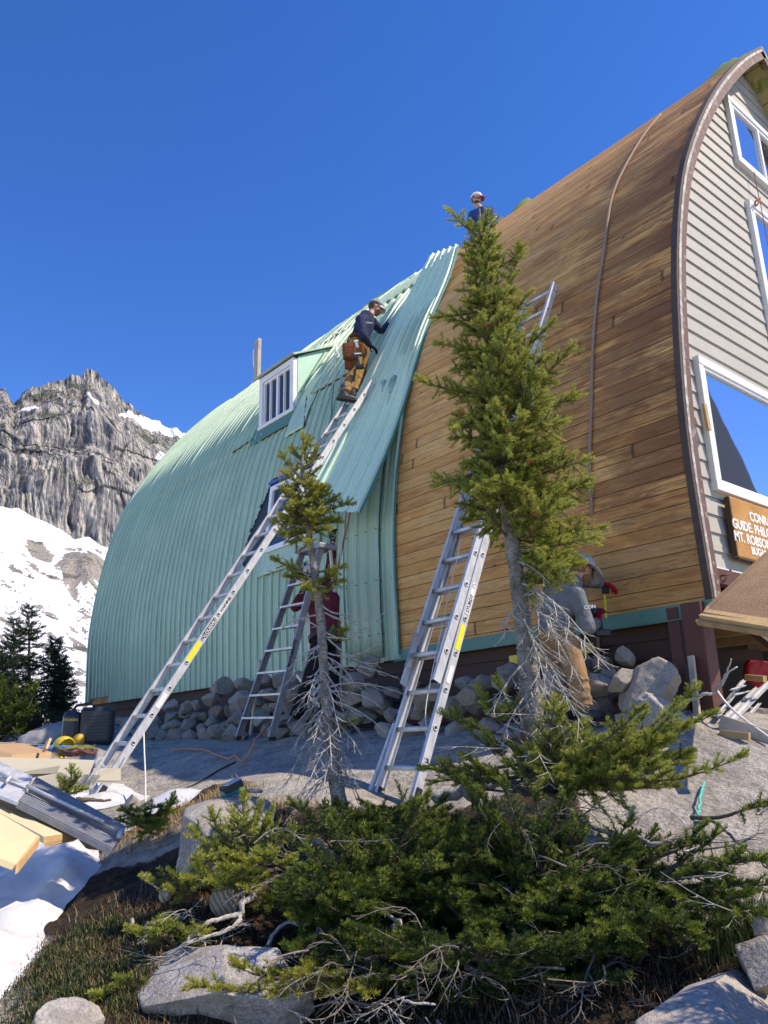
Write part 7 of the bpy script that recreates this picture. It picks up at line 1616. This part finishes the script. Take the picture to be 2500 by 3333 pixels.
# ---- worker sitting on the ridge
def XB(x, y, X): return onX(1450 + x / 5.53, 600 + y / 5.53, X)
c9 = 9.20
JB = dict(head=XB(565, 275, c9), neck=XB(640, 430, c9), chest=XB(660, 580, c9 + .05), pel=XB(690, 850, c9 + .1), shR=XB(480, 545, c9 - .05), shL=XB(830, 480, c9 + .05), elR=XB(430, 760, c9 - .15), wrR=XB(520, 900, c9 - .35), elL=XB(890, 640, c9 - .1), wrL=XB(1000, 640, c9 - .3),
          hipR=XB(600, 860, c9), hipL=XB(780, 850, c9 + .05), knR=XB(560, 880, c9 - .45), anR=XB(600, 1060, c9 - .75), knL=XB(980, 650, c9 - .30), anL=XB(900, 820, c9 - .62))
B_, j, f, u, s, R = make_person('worker in blue shirt and white-blue cap sitting on the ridge', tuple(XB(690, 900, c9)), JB, ('bluesh', 'jean', 'blkg'), CR * .42 + CB * .80 + V3((0, 0, -.35)), (0, 0, 1), beard='hair', glasses=True,
    hands={'R': (V3((-.5, 0, -.6)), V3((-.3, 0, -1)), .5, 1), 'L': (CR * .8 + V3((0, 0, -.3)), V3((-.2, 0, -1)), .5, -1)}, foot={'R': ((-.7, -.3, -.3), (0, 0, 1)), 'L': ((-.7, .2, -.3), (0, 0, 1))}, sleeves=.9)
hair_cap(B_, j['head'], f, u, s, R); f2_, u2_, s2_ = frame(CR * .85 + CB * .40 + V3((0, 0, -.10)), (0, 0, 1)); ball_cap(B_, j['head'], f2_, u2_, s2_, Matrix((s2_, f2_, u2_)).transposed(), 'cap_w', 'cap_p', 'cap_b')
lg([XB(690, 870, c9 - .32), XB(780, 740, c9 - .36), XB(860, 650, c9 - .34), XB(920, 590, c9 - .25)], .016, 'rope_white', B_, 'white_sling')
# ---- worker reaching up behind the thin fir
def q4(x, y): return 900 + x / 4.917, 1650 + y / 4.917
def XC(x, y, X): return onX(*q4(x, y), X)
JC = dict(head=XC(490, 1090, 5.02), neck=XC(620, 1290, 5.02), chest=XC(745, 1500, 5.02), pel=XC(800, 2090, 5.02), shR=XC(830, 1290, 5.12), shL=XC(500, 1420, 4.92), elR=XC(875, 900, 5.2), wrR=XC(905, 540, 5.26), elL=XC(305, 1600, 4.80), wrL=XC(420, 1340, 4.86),
          hipR=XC(880, 2180, 5.1), hipL=XC(720, 2180, 4.95), knR=onX(1078, 2235, 5.1), anR=onX(1050, 2355, 5.15), knL=onX(1008, 2215, 4.85), anL=onX(962, 2335, 4.95))
C_, j, f, u, s, R = make_person('worker in maroon shirt and black trousers reaching up beside the stepladder', tuple(onX(962, 2372, 4.95)), JC, ('mar', 'blk', 'blkg'), CR * -.35 - CB * .3 + V3((.35, 0, .75)), V3((-.5, -.45, .7)), beard=None,
    hands={'R': (V3((.05, 0, 1)), V3((1, .3, 0)), .55, 1), 'L': (CR * .6 + V3((0, 0, .8)), CR + V3((0, 0, -.2)), .5, 1)}, foot={'R': ((.5, .5, 0), (0, 0, 1)), 'L': ((-.35, .3, 0), (0, 0, 1))}, sleeves={'R': .72, 'L': .6})
hair_cap(C_, j['head'], f, u, s, R); ball_cap(C_, j['head'], f, u, s, R, 'cap_w', 'cap_b', 'cap_b')
mb = MB(); p = j['pel']; axc = (j['neck'] - p).normalized(); Sx = (j['shR'] - j['shL']).normalized(); Sx = (Sx - axc * Sx.dot(axc)).normalized(); Fy = axc.cross(Sx); pts = [p + axc * .02 + Sx * math.cos(i / 24 * 6.283) * .19 + Fy * math.sin(i / 24 * 6.283) * .15 for i in range(25)]
for a, b in zip(pts[:-1], pts[1:]): mb.beam(a, b, .05, .012, axc)
mb.build('tool_belt', MT['black'], C_)
lg([j['wrR'] + V3((0, 0, .01)), j['wrR'] + V3((0, 0, .03))], .036, 'alud', C_, 'glove_cuff')
mb = MB(); mb.box(onX(1102, 2115, 5.0), (.06, .06, .14), CR, -CB); mb.build('pouch', MT['black'], C_, bevel=.01)
# ---- worker bending at the foot of the bare boards
def q6(x, y): return 1700 + x / 4.023, 1750 + y / 4.023
def XD_(x, y, X): return onX(*q6(x, y), X)
JD = dict(head=XD_(790, 425, 5.50), neck=XD_(600, 520, 5.42), chest=XD_(520, 700, 5.35), pel=XD_(430, 1230, 5.30), shR=XD_(720, 760, 5.30), shL=XD_(360, 560, 5.50), elR=XD_(860, 1180, 5.32), wrR=XD_(975, 1110, 5.52), elL=XD_(800, 560, 5.74), wrL=XD_(1030, 595, 5.80),
          hipR=XD_(560, 1340, 5.25), hipL=XD_(370, 1330, 5.38), knR=XD_(720, 1800, 5.20), anR=XD_(800, 2230, 5.22), knL=XD_(430, 1830, 5.35), anL=XD_(480, 2250, 5.30))
D_, j, f, u, s, R = make_person('worker in grey shirt, sun hat and red gloves bending by the bare boards', tuple(XD_(600, 2330, 5.25)), JD, ('greysh', 'tan2', 'redg'), CR * .75 - CB * .35 + V3((.2, 0, -.55)), V3((.25, 0, 1)), beard='beard',
    hands={'R': (V3((.35, -.05, .9)), V3((1, .1, -.2)), 1.0, 1), 'L': (V3((.8, -.45, -.25)), V3((.1, 0, -1)), .7, -1)}, foot={'R': ((.7, -.5, 0), (0, 0, 1)), 'L': ((.7, -.3, 0), (0, 0, 1))}, sleeves={'R': .8, 'L': .92}, torso_w=1.05, coat=.018)
hair_cap(D_, j['head'], f, u, s, R, 'beard')
# sun hat: soft crown and a wide sagging brim
c = j['head']; mb = MB(); n = 40; rings = [(.0, .122), (.045, .120), (.080, .108), (.092, .096), (.094, .06), (.100, .022), (.135, -.012), (.170, -.040)]
rings = [(.0, .125), (.040, .124), (.074, .112), (.090, .088), (.094, .052), (.098, .040), (.135, .022), (.172, -.006), (.170, -.012), (.130, .014), (.090, .030)]
vs = []; fs = []
for k, (r_, z_) in enumerate(rings):
    for i in range(n):
        a = 2 * math.pi * i / n; wv = .008 * math.sin(a * 5 + k) + .014 * math.sin(a * 2 + 1) * (r_ > .11); vs.append(c + s * math.cos(a) * r_ * .95 + f * (math.sin(a) * r_ * 1.12 - .005) + u * (z_ + wv - (.02 if r_ > .12 else 0) * abs(math.cos(a))))
for k in range(len(rings) - 1):
    for i in range(n): fs.append((k * n + i, k * n + (i + 1) % n, (k + 1) * n + (i + 1) % n, (k + 1) * n + i))
mb.add(vs, fs, 0, True); ht = mb.build('sun_hat', MT['hat'], D_)
mb = MB(); text_on(mb, 'CON', .04, XD_(795, 945, 5.2) + V3((-.01, -.02, 0)), CR + V3((0, 0, .1)), (0, 0, 1), .001, .001); mb.build('sleeve_print', MT['lettering'], D_)
dD = thing('cordless_drill', 'black cordless drill held in the lower red glove at the green flashing', 'drill', tuple(j['wrR']))
mb = MB(); h0 = XD_(1010, 1060, 5.58); top = XD_(985, 960, 5.58); cap_(mb, XD_(930, 965, 5.50), XD_(1040, 965, 5.66), .034, .028); cap_(mb, top, XD_(1035, 1220, 5.56), .02, .022); mb.build('body', MT['black'], dD)
mb = MB(); mb.box(XD_(1040, 1250, 5.54), (.13, .075, .055), CR, -CB); mb.build('battery', MT['black'], dD, bevel=.01); mb = MB(); mb.tube([XD_(1045, 970, 5.68), XD_(1130, 975, 5.86)], .006, 6); mb.build('bit', MT['teal'], dD)
tp = thing('tape_measure', 'yellow tape measure blade held down the boards by the upper red glove', 'tape measure', tuple(XD_(1085, 700, 5.84)))
mb = MB(); mb.beam(XD_(1075, 690, 5.84), XD_(1100, 1050, 5.86), .022, .002, (0, 1, 0)); mb.build('blade', MT['yellow'], tp)
mb = MB(); mb.box(XD_(1090, 690, 5.82), (.05, .05, .06)); mb.build('case', MT['black'], tp, bevel=.008)
